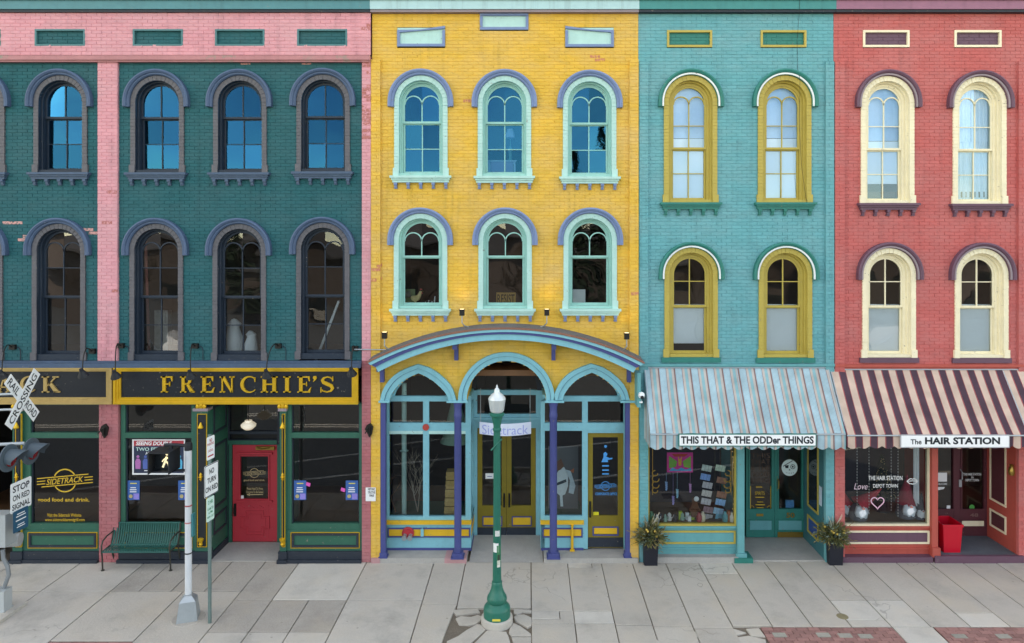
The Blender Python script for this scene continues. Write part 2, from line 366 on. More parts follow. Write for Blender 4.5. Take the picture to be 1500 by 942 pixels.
# ---------------------------------------------------------------- arched sash window (shared meshes)
R1, R2, R3 = .68, .557, .457
WC = {}
def brick_ring(mb, ra, rb, zb, y0, y1, tooth=.0):
    """a band of bricks laid round an arch: headers up both jambs and voussoirs over the head"""
    n = max(1, round(-zb / CH)); ch = -zb / n; g = .004
    for sgn in (-1, 1):
        for i in range(n):
            e = tooth if i % 2 else 0; dy = random.uniform(-.003, .003)
            xa, xb = sorted((sgn * ra, sgn * (rb - e))); mb.box(xa, xb, y0 + dy, y1, zb + i*ch + g, zb + (i+1)*ch - g)
    m = int(math.pi * ra / .078)
    for i in range(m):
        a, b = math.pi * (i + .05) / m, math.pi * (i + .95) / m; dy = random.uniform(-.003, .003)
        mb.prism([(-ra*math.cos(a), ra*math.sin(a)), (-rb*math.cos(a), rb*math.sin(a)), (-rb*math.cos(b), rb*math.sin(b)), (-ra*math.cos(b), ra*math.sin(b))], y0 + dy, y1)
    mb.sweep([(ra + .003, y0 + .009), (rb - .003, y0 + .009)], zb)     # recessed joints behind the bricks
def make_window(bld, key, cx, zs, st):
    """st: zb (opening bottom), rg, rail, ubars, lbars, twin, lmunt, mats, sill ('bracket'/'plain'/'band'/None)"""
    K = st
    if key not in WC:
        d = {}; zb = K['zb']; rg = K['rg']; rf = rg + .04; rail = K['rail']
        m = MB(); brick_ring(m, R3, R2, zb + .11, -.035, .03); d['window'] = (m.mesh('window'), K['m_sur'])
        m = MB(); m.sweep([(R2+.004, .02), (R2+.004, -.06), (R2+.025, -.085), (R2+.05, -.085), (R2+.06, -.11), (R1-.03, -.13), (R1, -.115), (R1, .02)], -.10, True, 28); d['hood_mould'] = (m.mesh('hood_mould'), K['m_hood'])
        if K.get('m_band'):
            m = MB(); m.sweep([(R2+.012, -.04), (R2+.012, -.092), (R2+.045, -.092), (R2+.045, -.04)], -.094, True, 28); d['hood_band'] = (m.mesh('hood_band'), K['m_band'])
        m = MB(); m.sweep([(R3+.01, -.02), (R3-.001, -.02), (R3-.001, .055), (R3-.028, .055), (R3-.034, .062), (R3-.034, .11), (rf, .11), (rf, .26)], zb + .001)
        m.box(-R3+.002, R3-.002, -.015, .25, zb + .002, zb + K.get('base', .06)); d['frame'] = (m.mesh('frame'), K['m_fr'])
        m = MB(); m.sweep([(rf-.001, .125), (rg, .125), (rg, .165), (rf-.001, .165)], rail, True); m.box(-rf+.002, rf-.002, .12, .168, rail - .022, rail + .022)
        mw = .011
        ztop = math.sqrt(max(0, rg * rg - mw * mw))
        if K['twin']:
            zt = -.02; h = rg / 2; m.box(-mw, mw, .128, .16, rail, zt)
            for sx in (-1, 1): m.strip([(sx*h - h*math.cos(math.pi*i/14), zt + h*math.sin(math.pi*i/14)) for i in range(15)], .128, .16, .024)
        else: m.box(-mw, mw, .128, .16, rail, ztop)
        for zz in K['ubars']: m.box(-rg, rg, .130, .158, zz - .009, zz + .009)
        d['upper_sash'] = (m.mesh('upper_sash'), K['m_fr'])
        m = MB(); z0 = zb + K.get('base', .06); zl = z0 + .05
        m.box(-rf+.003, -rg, .172, .212, z0, rail - .02); m.box(rg, rf-.003, .172, .212, z0, rail - .02); m.box(-rg, rg, .172, .212, z0, zl); m.box(-rg, rg, .172, .212, rail - .045, rail - .005)
        if K['lmunt']: m.box(-mw, mw, .176, .208, zl, rail - .04)
        for zz in K['lbars']: m.box(-rg, rg, .178, .206, zz - .009, zz + .009)
        d['lower_sash'] = (m.mesh('lower_sash'), K['m_fr'])
        # panes
        pl = []
        zz = [rail] + sorted(K['ubars'])
        for sx in (-1, 1):
            for i in range(len(zz)):
                lo = zz[i]; hi = zz[i+1] if i + 1 < len(zz) else None
                if hi is not None and hi <= 0: poly = [(0, lo), (sx*rg, lo), (sx*rg, hi), (0, hi)]
                else: poly = [(0, lo), (sx*rg, lo)] + [(sx*rg*math.cos(math.pi/2*k/10), rg*math.sin(math.pi/2*k/10)) for k in range(11)]
                pl.append((poly, .145))
        zl2 = [zl] + sorted(K['lbars']) + [rail - .03]
        for i in range(len(zl2) - 1):
            for sx in ((-1, 1) if K['lmunt'] else (0,)):
                xa, xb = (-rg, rg) if sx == 0 else sorted((0, sx*rg)); pl.append(([(xa, zl2[i]), (xb, zl2[i]), (xb, zl2[i+1]), (xa, zl2[i+1])], .192))
        out = []
        for poly, y in pl:
            xs = [p[0] for p in poly]; zs_ = [p[1] for p in poly]; c = ((min(xs)+max(xs))/2, y, (min(zs_)+max(zs_))/2)
            mm = MB(); mm.face([(p[0]-c[0], 0, p[1]-c[2]) for p in poly]); out.append((mm.mesh('pane', False), c))
        d['panes'] = out
        m = MB(); w = R2 + .045
        m.box(-.06, .06, -.05, .03, 0, .165); d['foot'] = (m.mesh('foot_block'), K['m_foot'])
        if K['sill']:
            m = MB(); hs = w + .035
            if K['sill'] == 'band': m.box(-hs + .02, hs - .02, -.05, .03, zb - .105, zb - .002)
            else: m.box(-hs, hs, -.13, .03, zb - .05, zb - .001); m.box(-hs + .03, hs - .03, -.10, .03, zb - .09, zb - .052); m.box(-hs + .05, hs - .05, -.075, .03, zb - .14, zb - .092)
            d['sill'] = (m.mesh('sill'), K['m_sill'])
            m = MB(); m.box(-.034, .034, -.085, .02, -.05, 0); m.box(-.026, .026, -.06, .02, -.10, -.052); m.box(-.034, .034, -.045, .02, -.125, -.102); d['bracket'] = (m.mesh('bracket'), K.get('m_brk') or K['m_sill'])
        WC[key] = d
    d = WC[key]; zb = K['zb']
    def mk(nm, par, loc):
        me, m = d[nm]; return obj('foot_block' if nm == 'foot' else nm, me, P[m], par, loc)
    W = mk('window', bld, (cx, 0, zs))
    for nm in ('hood_mould', 'hood_band', 'frame', 'upper_sash', 'lower_sash', 'sill'):
        if nm in d: mk(nm, W, (cx, 0, zs))
    for sx in (-1, 1): mk('foot', W, (cx + sx * (R3 + R2 + .03) / 2, 0, zs + zb - .001 - K.get('footdrop', 0)))
    if K['sill'] == 'bracket':
        for k in range(5): mk('bracket', W, (cx + (k - 2) * .262, 0, zs + zb - .142))
    for me, c in d['panes']:
        o = obj('pane', me, K['glass'], W, (cx + c[0], c[1], zs + c[2]))
        o.rotation_euler = (random.gauss(0, .012), 0, random.gauss(0, .012))
    return W
# ================================================================ the ground
def structure(name, mb, m, loc=(0, 0, 0)):
    o = obj(name, mb, m, None, loc); o['kind'] = 'structure'; return o
m = MB(); m.box(-14, 14, -3.7, 6.0, -.30, -.035); sidewalk = structure('sidewalk', m, DIRT)
m = MB(); m.face([(-400, -400, -.17), (400, -400, -.17), (400, 400, -.17), (-400, 400, -.17)]); street = structure('street', m, ASPH)
m = MB(); m.box(-14, 14, -3.86, -3.704, -.30, .0); kerb = structure('kerb', m, CONC_M)
for k, (x0, y0, x1, y1) in enumerate([(-9, -4.6, 6, -9.6), (-13, -4.4, 0, -10.4), (-30, -11.2, 30, -11.05), (-30, -11.5, 30, -11.35), (1, -4.6, 14, -9.5)]):
    a = MB(); dx = Vector((x1 - x0, y1 - y0)).normalized(); nn = Vector((-dx.y, dx.x)) * .07
    a.face([(x0 - nn.x, y0 - nn.y, -.166 + k*.0002), (x1 - nn.x, y1 - nn.y, -.166), (x1 + nn.x, y1 + nn.y, -.166), (x0 + nn.x, y0 + nn.y, -.166)])
    obj('painted_line', a, mat('road paint', '#d8d8d2', .7, var=.15, scale=10), street)
def slab(poly, mt=None, dz=None, name='paving_slab', gap=.009, th=.09):
    """one slab of the sidewalk from its outline (x,y), edges pulled in by the joint"""
    mt = mt or CONC; bm = bmesh.new()
    c = Vector((sum(p[0] for p in poly) / len(poly), sum(p[1] for p in poly) / len(poly)))
    A = sum(poly[i][0]*poly[(i+1) % len(poly)][1] - poly[(i+1) % len(poly)][0]*poly[i][1] for i in range(len(poly)))
    if A < 0: poly = poly[::-1]
    n = len(poly); ins = []; bev = []
    for lst, g in ((ins, gap), (bev, gap + .007)):
        for i in range(n):
            p = Vector(poly[i]); a = (p - Vector(poly[i-1])).normalized(); b = (Vector(poly[(i+1) % n]) - p).normalized()
            na, nb = Vector((-a.y, a.x)), Vector((-b.y, b.x)); t = (na + nb); t = t / max(.35, t.dot(na)); lst.append(p + t * g - c)
    z = random.uniform(-.002, .0025) if dz is None else dz; tx, ty = random.uniform(-.0015, .0015), random.uniform(-.0015, .0015)
    mb = MB(); vs = [(p.x, p.y, -th) for p in ins] + [(p.x, p.y, z - .006 + p.x*tx + p.y*ty) for p in ins] + [(p.x, p.y, z + p.x*tx + p.y*ty) for p in bev]
    fs = [tuple(range(2*n, 3*n))] + [(i, (i+1) % n, n + (i+1) % n, n + i) for i in range(n)] + [(n+i, n + (i+1) % n, 2*n + (i+1) % n, 2*n+i) for i in range(n)]
    mb.add(vs, fs); return obj(name, mb, mt, sidewalk, (c.x, c.y, 0))
def rslab(x0, x1, y0, y1, mt=None, **k): return slab([(x0, y0), (x1, y0), (x1, y1), (x0, y1)], mt, **k)
YE = -3.70
# right hand strips
xs = [.8, 1.5, 2.15, 2.84, 3.53, 4.22, 4.91, 5.59, 6.28, 6.96, 7.65, 8.34, 9.03, 9.72, 10.4, 11.1, 11.8, 12.5, 13.2, 14]
for i in range(len(xs) - 1):
    a, b = xs[i], xs[i+1]
    if i == 0:                                    # with the small square patch by the building
        rslab(a, a + .5, -.0, -.27, CONC_M); slab([(a+.5, 0), (b, 0), (b, -1.95), (a, -1.95), (a, -.27), (a+.5, -.27)], CONC, gap=.004); rslab(a, b, -1.95, -2.36, CONC_L); rslab(a, b, -2.36, YE)
    elif a < 3.4: rslab(a, b, 0, -2.36 - .05 * i); slab([(a, -2.36 - .05*i), (b, -2.36 - .05*i), (b, YE), (a, YE)])
    elif a < 3.6: rslab(a, b, 0, -.55, CONC_L, dz=-.001); rslab(a, b, -.55, -2.45)
    elif a < 5.58: rslab(a, b, 0, -2.47)
    elif a < 6.9 and a > 5.5:
        rslab(a, b, 0, -1.58)
        if a < 6: rslab(a, b, -1.58, -2.25, CONC_L); rslab(a, b, -2.25, -2.47, CONC_M)
        else: rslab(a, b, -1.58, -2.47, CONC_L)
    elif a < 7.6: rslab(a, b, 0, -2.47)
    elif a < 8.3: rslab(a, b, 0, -2.02); rslab(a, b, -2.02, -2.47, CONC_L)
    else: rslab(a, b, 0, -2.47)
# slabs round the lamp post
rslab(-1.98, -1.32, 0, -1.72); rslab(-1.32, .04, 0, -1.86); rslab(.04, .8, 0, -1.95)
rslab(.04, .55, -1.95, -2.22, CONC_M); slab([(.55, -1.95), (.8, -1.95), (.8, -2.36), (.04, -2.36), (.04, -2.22), (.55, -2.22)], CONC, gap=.004); rslab(.04, .8, -2.36, YE)
slab([(-1.98, -1.72), (-1.32, -1.72), (-1.42, -2.6), (-1.5, YE), (-1.98, YE)])
def gp(px, py): y = GY(py); return (PX(px, y), y)
for pl in ([(661, 893), (700, 891), (704, 897), (668, 901)], [(752, 891), (779, 893), (779, 897), (765, 896), (757, 900), (752, 898)],
           [(667, 905), (675, 902), (690, 903), (700, 900), (708, 903), (705, 908), (698, 913), (688, 915), (672, 914)], [(752, 903), (757, 900), (768, 899), (779, 904), (779, 916), (773, 919), (764, 914), (755, 909)],
           [(671, 930), (682, 922), (698, 913), (704, 913), (712, 921), (700, 932), (690, 941), (686, 960), (652, 960), (654, 938)], [(713, 922), (742, 924), (745, 930), (750, 946), (753, 966), (688, 966), (693, 942), (703, 932)],
           [(746, 920), (752, 911), (763, 916), (778, 927), (779, 931), (749, 931), (745, 926)], [(749, 932), (779, 932), (778, 960), (757, 962), (752, 944)]):
    slab([gp(*p) for p in pl], CONC, gap=.006, dz=random.uniform(-.012, .0), name='broken_slab')
# left hand slabs
rslab(-3.39, -1.98, 0, -1.57, CONC_M); rslab(-3.39, -1.98, -1.57, YE, CONC_M)
rslab(-5.5, -4.79, 0, -1.57, CONC_D); rslab(-4.79, -3.39, 0, -1.57, CONC_L)
for a, b in ((-5.5, -4.79), (-4.79, -4.1), (-4.1, -3.39)): rslab(a, b, -1.57, -2.63, CONC_D); rslab(a, b, -2.63, YE, CONC_M)
for a, b in ((-8.0, -7.45), (-7.45, -6.84), (-6.84, -6.2), (-6.2, -5.5)): rslab(a, b, 0, -1.25, CONC_D)
rslab(-8.0, -6.6, -1.25, -2.9); rslab(-6.6, -5.5, -1.25, YE)
for a, b in ((-9.33, -8.0), (-10.7, -9.33), (-12.1, -10.7), (-14, -12.1)): rslab(a, b, 0, -1.25, CONC_M); rslab(a, b, -1.25, YE if a < -9 else -2.95, CONC_M)
rslab(-9.33, -8.0, -2.95, YE, CONC_M)
# red clay paver bands
PV = {}
def pavers(x0, x1, y0, y1):
    bw, bh = .20, .10; j = 0; y = y0
    while y - bh > y1 - .001:
        x = x0 - (bw/2 if j % 2 else 0)
        while x < x1 - .01:
            a, b = max(x, x0), min(x + bw, x1)
            if b - a > .04:
                k = round((b - a) * 100)
                if k not in PV:
                    mm = MB(); w = (b-a)/2 - .004; h = bh/2 - .004; e = .004
                    mm.add([(-w,-h,-.06),(w,-h,-.06),(w,h,-.06),(-w,h,-.06),(-w,-h,-.004),(w,-h,-.004),(w,h,-.004),(-w,h,-.004),(-w+e,-h+e,0),(w-e,-h+e,0),(w-e,h-e,0),(-w+e,h-e,0)],
                           [(8,9,10,11)] + [(i,(i+1)%4,4+(i+1)%4,4+i) for i in range(4)] + [(4+i,4+(i+1)%4,8+(i+1)%4,8+i) for i in range(4)]); PV[k] = mm.mesh('paver')
                o = obj('paver', PV[k], PAVER, sidewalk, ((a+b)/2, y - bh/2, random.uniform(-.006, 0)))
            x += bw
        y -= bh; j += 1
pavers(4.0, 6.28, -2.48, -3.08); rslab(6.28, 6.98, -2.47, YE, CONC_L); pavers(7.0, 9.7, -2.48, -3.08); pavers(-8.0, -6.6, -2.91, -3.31)
rslab(4.0, 6.28, -3.09, YE); rslab(7.0, 9.7, -3.09, YE); rslab(9.7, 14, -2.47, YE); rslab(-8.0, -6.6, -3.32, YE, CONC_M)
for i, (px, py) in enumerate([(1142, 930), (1206, 930), (1238, 931), (1268, 932), (1406, 932), (1470, 932)]):
    x, y = gp(px, py); mm = MB(); mm.box(-.11, .11, -.06, .06, -.03, .004); obj('inlaid_stone', mm, mat('pale inlay stone', '#9a988e', .8, var=.2, scale=20, objrand=.3), sidewalk, (x, y, 0))
for pl in ([(960, 930), (980, 925), (1018, 924), (1040, 929), (1012, 935), (975, 936)], [(1022, 922), (1075, 920), (1094, 926), (1060, 934), (1046, 929)], [(1092, 920), (1112, 919), (1122, 932), (1100, 931)], [(1028, 938), (1062, 935), (1096, 930), (1122, 936), (1126, 962), (1030, 962)], [(925, 934), (952, 933), (972, 939), (1020, 937), (1022, 962), (930, 962)]):
    slab([gp(*p) for p in pl], CONC_M, gap=.006, dz=-.006, name='broken_slab')
x, y = gp(1234, 903); mm = MB(); mm.lathe([(0, .008), (.085, .008), (.10, .003), (.10, -.03)], n=18); obj('valve_cover', mm, mat('rusty cover', '#8a8165', .7, .2, var=.2, scale=20), sidewalk, (x, y, 0))

# ================================================================ the four buildings
XL, XG, XY, XT, XRR = -14.0, PX(544), PX(935), PX(1221), 14.0
ZT = PZ(18)             # underside of the roof cornice
green = thing('green_brick_building', 'dark green brick building with pink pilasters and gold lettered shop sign', 'building', ((XL+XG)/2, 0, 0))
yellow = thing('yellow_brick_building', 'yellow brick building with arched canopy and light blue shopfront', 'building', ((XG+XY)/2, 0, 0))
turq = thing('turquoise_brick_building', 'turquoise brick building with mustard window surrounds and striped awning', 'building', ((XY+XT)/2, 0, 0))
redb = thing('red_brick_building', 'red brick building with cream window surrounds and plum striped awning', 'building', ((XT+XRR)/2, 0, 0))

def shell(b, x0, x1, mt, rooms, cornice, roomat=P['room'], depth=4.2):
    """side, back and roof slabs, plus one plastered room behind each storey"""
    s = MB(); e = .001
    s.box(x0+e, x1-e, depth, depth+.2, 0, ZT+.3); s.box(x0+e, x0+.08, .32, depth-e, 0, ZT+.3); s.box(x1-.08, x1-e, .32, depth-e, 0, ZT+.3); s.box(x0+.09, x1-.09, .05, depth-e, ZT+.10, ZT+.3)
    part('shell', s, mt, b)
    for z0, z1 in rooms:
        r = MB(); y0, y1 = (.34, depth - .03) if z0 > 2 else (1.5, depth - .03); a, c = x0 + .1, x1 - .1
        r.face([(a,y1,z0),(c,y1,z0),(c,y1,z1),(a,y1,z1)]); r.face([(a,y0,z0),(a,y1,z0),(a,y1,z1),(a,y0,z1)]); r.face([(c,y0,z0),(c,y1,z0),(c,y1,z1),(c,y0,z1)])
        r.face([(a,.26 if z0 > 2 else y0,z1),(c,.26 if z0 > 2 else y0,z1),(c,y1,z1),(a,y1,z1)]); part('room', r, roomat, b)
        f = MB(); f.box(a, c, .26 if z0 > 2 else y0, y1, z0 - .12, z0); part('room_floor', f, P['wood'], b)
    k = MB(); k.box(x0+e, x1-e, -.14, .4, ZT+.02, ZT+.55); k.box(x0+.002, x1-.002, -.17, .0, ZT+.20, ZT+.32)
    part('cornice', k, cornice, b)
    k = MB(); k.box(x0+.003, x1-.003, -.11, .02, ZT-.03, ZT+.018); part('cornice_moulding', k, P['shopdark'] if b is not yellow else P['plumgrey'], b)
F2 = (3.95, 7.55); F3 = (7.75, 11.3)
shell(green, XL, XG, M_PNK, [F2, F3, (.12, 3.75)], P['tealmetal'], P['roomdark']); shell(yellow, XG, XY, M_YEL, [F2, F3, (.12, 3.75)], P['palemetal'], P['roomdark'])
shell(turq, XY, XT, M_TUR, [F2, F3, (.12, 3.75)], P['greenmetal']); shell(redb, XT, XRR, M_RED, [F2, F3, (.12, 3.75)], P['mauvemetal'])

def wstyle(top, **k):
    d = dict(rg=.36, twin=True, lmunt=True, sill='bracket', ubars=[], lbars=[], glass=GLASS_UP if top else GLASS_MID); d.update(k); return d
def zz(a, sp): return -(a - sp) / 70
st = {}
st['g3'] = wstyle(1, zb=zz(253, 150), rail=zz(171, 150), lbars=[zz(209.6, 150)], twin=False, rg=.375, m_sur='greybrick', m_hood='hoodblue', m_fr='navy', m_sill='sillnavy', m_foot='greybrick')
st['g2'] = wstyle(0, zb=zz(527, 366.5), rail=zz(434.6, 366.5), ubars=[zz(392.3, 366.5)], lbars=[zz(477, 366.5)], rg=.375, base=.12, sill=None, m_sur='greybrick', m_hood='hoodblue', m_fr='navy', m_foot='greybrick')
st['y3'] = wstyle(1, zb=zz(257.8, 150), rail=zz(178, 150), lbars=[zz(216.8, 150)], m_sur='mint', m_hood='peri', m_fr='mintframe', m_sill='mint', m_brk='peri', m_foot='mint')
st['y2'] = wstyle(0, zb=zz(452, 352), rail=zz(376, 352), lmunt=False, m_sur='mint', m_hood='peri', m_fr='mintframe', m_sill='mint', m_brk='peri', m_foot='mint')
st['t3'] = wstyle(1, zb=zz(296.8, 150), rail=zz(216.3, 150), ubars=[zz(183, 150)], lbars=[zz(253.2, 150)], rg=.325, m_sur='must', m_hood='dkgreen', m_band='white', m_fr='must', m_sill='dkgreen', m_foot='must')
st['t2'] = wstyle(0, zb=zz(523, 402), rail=zz(449, 402), ubars=[zz(412.5, 402)], twin=False, lmunt=False, rg=.325, sill='band', m_sur='must', m_hood='dkgreen', m_band='white', m_fr='must', m_sill='dkgreen', m_foot='must')
st['t3']['glass'] = GLASS_PALE
st['r3'] = dict(st['t3'], m_sur='cream', m_hood='plum', m_band='plumgrey', m_fr='cream', m_sill='plum', m_foot='cream')
st['r2'] = dict(st['t2'], m_sur='cream', m_hood='plum', m_band='plumgrey', m_fr='cream', m_sill='plum', m_foot='cream')
WIN = {'g3': [(-31, 150), (89.5, 150), (231.2, 150.3), (352.2, 150.3), (473.9, 149)], 'g2': [(-34, 367), (87, 367), (229.8, 367), (351.2, 367.3), (473.5, 365.5)],
       'y3': [(616.8, 150), (739, 150.6), (863.6, 151.6)], 'y2': [(616.3, 352), (740, 352), (864.4, 352)],
       't3': [(1011.2, 150), (1148.8, 150)], 't2': [(1012, 402), (1150, 402.5)], 'r3': [(1299.3, 151), (1433.9, 152), (1570, 152)], 'r2': [(1301.5, 402.6), (1436.8, 403), (1572, 403)]}
WIN['g3'].insert(0, (-152, 150)); WIN['g2'].insert(0, (-155, 367))
OWN = {'g': green, 'y': yellow, 't': turq, 'r': redb}
HOLES = {'g': [], 'y': [], 't': [], 'r': []}
for k, lst in WIN.items():
    for px, py in lst:
        cx, zs = PX(px), PZ(py); make_window(OWN[k[0]], k, cx, zs, st[k]); HOLES[k[0]].append(hole_arch(cx, zs, (R2 + R3) / 2, zs + st[k]['zb']))

# ---- green brickwork
def pk(px, py, rx, ry): return (PX(px), PZ(py), rx / 70, ry / 70)
zled = PZ(528); zst = PZ(90)
gb = Bricks(); gb.area(XL, XG, zled, zst, 0, HOLES['g'], [pk(14, 327, 12, 5), pk(36, 345, 8, 8), pk(134, 338, 8, 6), pk(280, 93, 5, 3), pk(331, 96, 5, 3), pk(354, 96, 12, 4), pk(443, 94, 7, 3), pk(410, 372, 6, 3), pk(30, 330, 5, 4)]); gb.build(green, M_GRN)
pb = Bricks(); FR = [(4 - 73, 4), (54, 127), (197, 270), (317, 389), (436.7, 509.5), (-190, -117)]
fh = [hole_rect(PX(a), PX(b), PZ(68.5), PZ(44)) for a, b in FR]
pb.area(XL, XG, PZ(82), ZT - .03, -.06, fh, [pk(292, 60, 8, 5), pk(50, 78, 10, 3), pk(535, 45, 8, 14)], False)
ppk = [pk(160, 137, 12, 8), pk(160, 285, 12, 8), pk(166, 425, 6, 4), pk(158, 330, 5, 20), pk(537, 120, 8, 40), pk(537, 180, 6, 30)]
pb.area(PX(145.5), PX(174.5), zled, zst, -.06, (), ppk); pb.area(PX(531), XG, zled, zst, -.06, (), ppk)
for a_, b_, z_ in ((531, 544, zled - .001), (147.5, 175.5, PZ(590))): rb_ = Bricks(); rb_.area(PX(a_), PX(b_), .0, z_, -.06); rb_.build(green, M_ROSE, 'pier')
pb.area(PX(-120), PX(-95), zled, zst, -.06)
pb.build(green, M_PNK)
for a, b in FR:
    q = Bricks(); q.area(PX(a), PX(b), PZ(68.5), PZ(44), -.012); q.build(green, M_GRN, 'frieze_panel', 'brick_face')
    f = MB(); xa, xb, za, zb_ = PX(a), PX(b), PZ(68.5), PZ(44); t = .035
    f.box(xa-.002, xb+.002, -.064, -.02, zb_-t, zb_); f.box(xa-.002, xb+.002, -.064, -.02, za, za+t); f.box(xa-.002, xa+t, -.064, -.02, za+t+.001, zb_-t-.001); f.box(xb-t, xb+.002, -.064, -.02, za+t+.001, zb_-t-.001)
    part('panel_frame', f, paint('teal trim paint', '#3f767a'), green)
s = MB(); s.box(XL, XG, -.13, .02, zst + .0, zst + .09); s.box(XL, XG, -.10, .02, zst - .035, zst - .002); part('string_course', s, paint('worn pink moulding', '#b3777a', var=.2, scale=4, chip='#8c8478', chip_amt=.42, chip_scale=2.5), green)
s = MB(); s.box(XL, PX(531), -.16, .02, PZ(537), PZ(530.5)); s.box(XL, PX(531), -.10, .02, PZ(530.3), zled); part('ledge', s, P['sillnavy'], green)

# ---- yellow brickwork, with the holes of the three shopfront arches
def pts(lst, Y=0): return [(PX(a, Y), PZ(b, Y)) for a, b in lst]
LA_IN = [(571, 586), (574, 577), (580, 568), (586, 561.5), (594, 555), (604, 550), (614, 546), (624, 550.5), (635.5, 557.7), (644, 565), (651.5, 573), (656, 580), (657.5, 586)]
LA_OUT = [(557.8, 586), (560, 575), (564, 566), (570, 557), (578, 549), (587, 543), (598, 538), (613, 532.7), (630, 538), (642, 545.5), (652, 554), (660, 562.5), (665, 572), (668.9, 586)]
def resample(l, n):
    l = [Vector(p) for p in l]; d = [0]
    for i in range(1, len(l)): d.append(d[-1] + (l[i] - l[i-1]).length)
    out = []
    for k in range(n):
        t = d[-1] * k / (n - 1); i = max(1, next((j for j in range(1, len(d)) if d[j] >= t - 1e-9), len(d) - 1)); u = (t - d[i-1]) / max(1e-9, d[i] - d[i-1]); out.append(tuple(l[i-1].lerp(l[i], u)))
    return out
def sym(l):      # force symmetry about the apex: left half only
    return l
LIN, LOUT = pts(LA_IN), pts(LA_OUT)
cxl = PX(613.5); cxr = PX(866.3)
RIN = [(cxr + (x - cxl), z + .012) for x, z in LIN]; ROUT = [(cxr + (x - cxl), z + .012) for x, z in LOUT]
CXA, CZA, CRI, CRO = PX(742), PZ(586), 58 / 70, 70.6 / 70
zimp = PZ(586)
yh = list(HOLES['y']) + [hole_poly(LIN, zimp), hole_poly(RIN, zimp), hole_arch(CXA, CZA, CRI, zimp - 1)]
yfr = [(582, 652, 40.5, 68.5), (703, 774, 19.5, 44), (828, 899, 40.5, 69)]
yh += [hole_rect(PX(a), PX(b), PZ(d), PZ(c)) for a, b, c, d in yfr]
yb = Bricks(); yp = [pk(575, 85, 16, 4), pk(600, 84, 10, 3), pk(870, 86, 14, 4), pk(893, 82, 12, 5), pk(686, 150, 4, 3), pk(664, 112, 4, 4), pk(676, 130, 4, 6), pk(552, 328, 6, 3), pk(550, 392, 8, 5), pk(550, 410, 8, 3), pk(716, 101, 4, 2)]
yb.area(PX(545), PX(935), zimp, ZT - .03, 0, yh, yp); yb.area(XG + .002, PX(558), 0, PZ(88), -.055, (), yp); yb.area(PX(921.5), XY, 0, PZ(88), -.055, (), [pk(928, 430, 4, 3)])
yb.build(yellow, M_YEL)
for i, (a, b, c, d) in enumerate(yfr):
    q = MB(); xa, xb, za, zb_ = PX(a), PX(b), PZ(d), PZ(c); q.box(xa, xb, .012, .03, za, zb_); part('frieze_panel', q, P['mint'], yellow)
    f = MB(); t = .055; up = .10; lift = (0, .0) if i == 1 else ((-.055, .03) if i == 0 else (.03, -.055))
    f.prism([(xa, zb_-t+lift[0]), (xb, zb_-t+lift[1]), (xb, zb_+lift[1]), ((xa+xb)/2, zb_-.045 if i != 1 else zb_), (xa, zb_+lift[0])], -.03, .02)
    f.box(xa, xb, -.03, .02, za, za+t); f.box(xa, xa+t, -.029, .02, za+t, zb_-.06); f.box(xb-t, xb, -.029, .02, za+t, zb_-.06); part('panel_frame', f, P['peri'], yellow)

# ---- turquoise and red brickwork
def simple(b, M, x0, x1, key, fr, frame, inner, zlow, pil, pl, pks=()):
    q = Bricks(); hs = list(HOLES[key]) + [hole_rect(PX(a), PX(c), PZ(69.3), PZ(44.5)) for a, c in fr]
    q.area(x0, x1, zlow, ZT - .03, 0, hs, pks)
    for a, c, z0, z1 in pil: q.area(PX(a), PX(c), z0, z1, -.055)
    q.build(b, M)
    for a, c in fr:
        n = Bricks(); n.area(PX(a), PX(c), PZ(69.3), PZ(44.5), .03); n.build(b, P[inner], 'frieze_panel', 'brick_face')
        f = MB(); xa, xb, za, zb_ = PX(a), PX(c), PZ(69.3), PZ(44.5); t = .045
        f.box(xa, xb, -.02, .03, zb_-t, zb_); f.box(xa, xb, -.02, .03, za, za+t); f.box(xa, xa+t, -.02, .03, za+t, zb_-t); f.box(xb-t, xb, -.02, .03, za+t, zb_-t); part('panel_frame', f, P[frame], b)
simple(turq, M_TUR, XY + .002, XT - .001, 't', [(977, 1043), (1114, 1181)], 'must', 'dkgreen', PZ(545), [(936, 949, 0, PZ(91)), (1208, 1220.5, 0, PZ(91))], P['turq'], [pk(1170, 80, 8, 3), pk(1000, 100, 10, 2)])
simple(redb, M_RED, XT + .001, XRR, 'r', [(1263.8, 1331.8), (1397.6, 1466.4), (1535, 1603)], 'cream', 'plum', PZ(545), [(1221.5, 1236, 0, PZ(91)), (1489.5, 1512, 0, PZ(91))], P['redj'], [pk(1260, 160, 6, 4), pk(1400, 165, 8, 4)])
s = MB(); s.box(PX(937), XT - .002, -.07, .02, PZ(536), PZ(532.4)); part('ledge', s, P['turq'], turq)
s = MB(); s.box(XT + .002, XRR, -.07, .02, PZ(537), PZ(533)); part('ledge', s, P['redj'], redb)

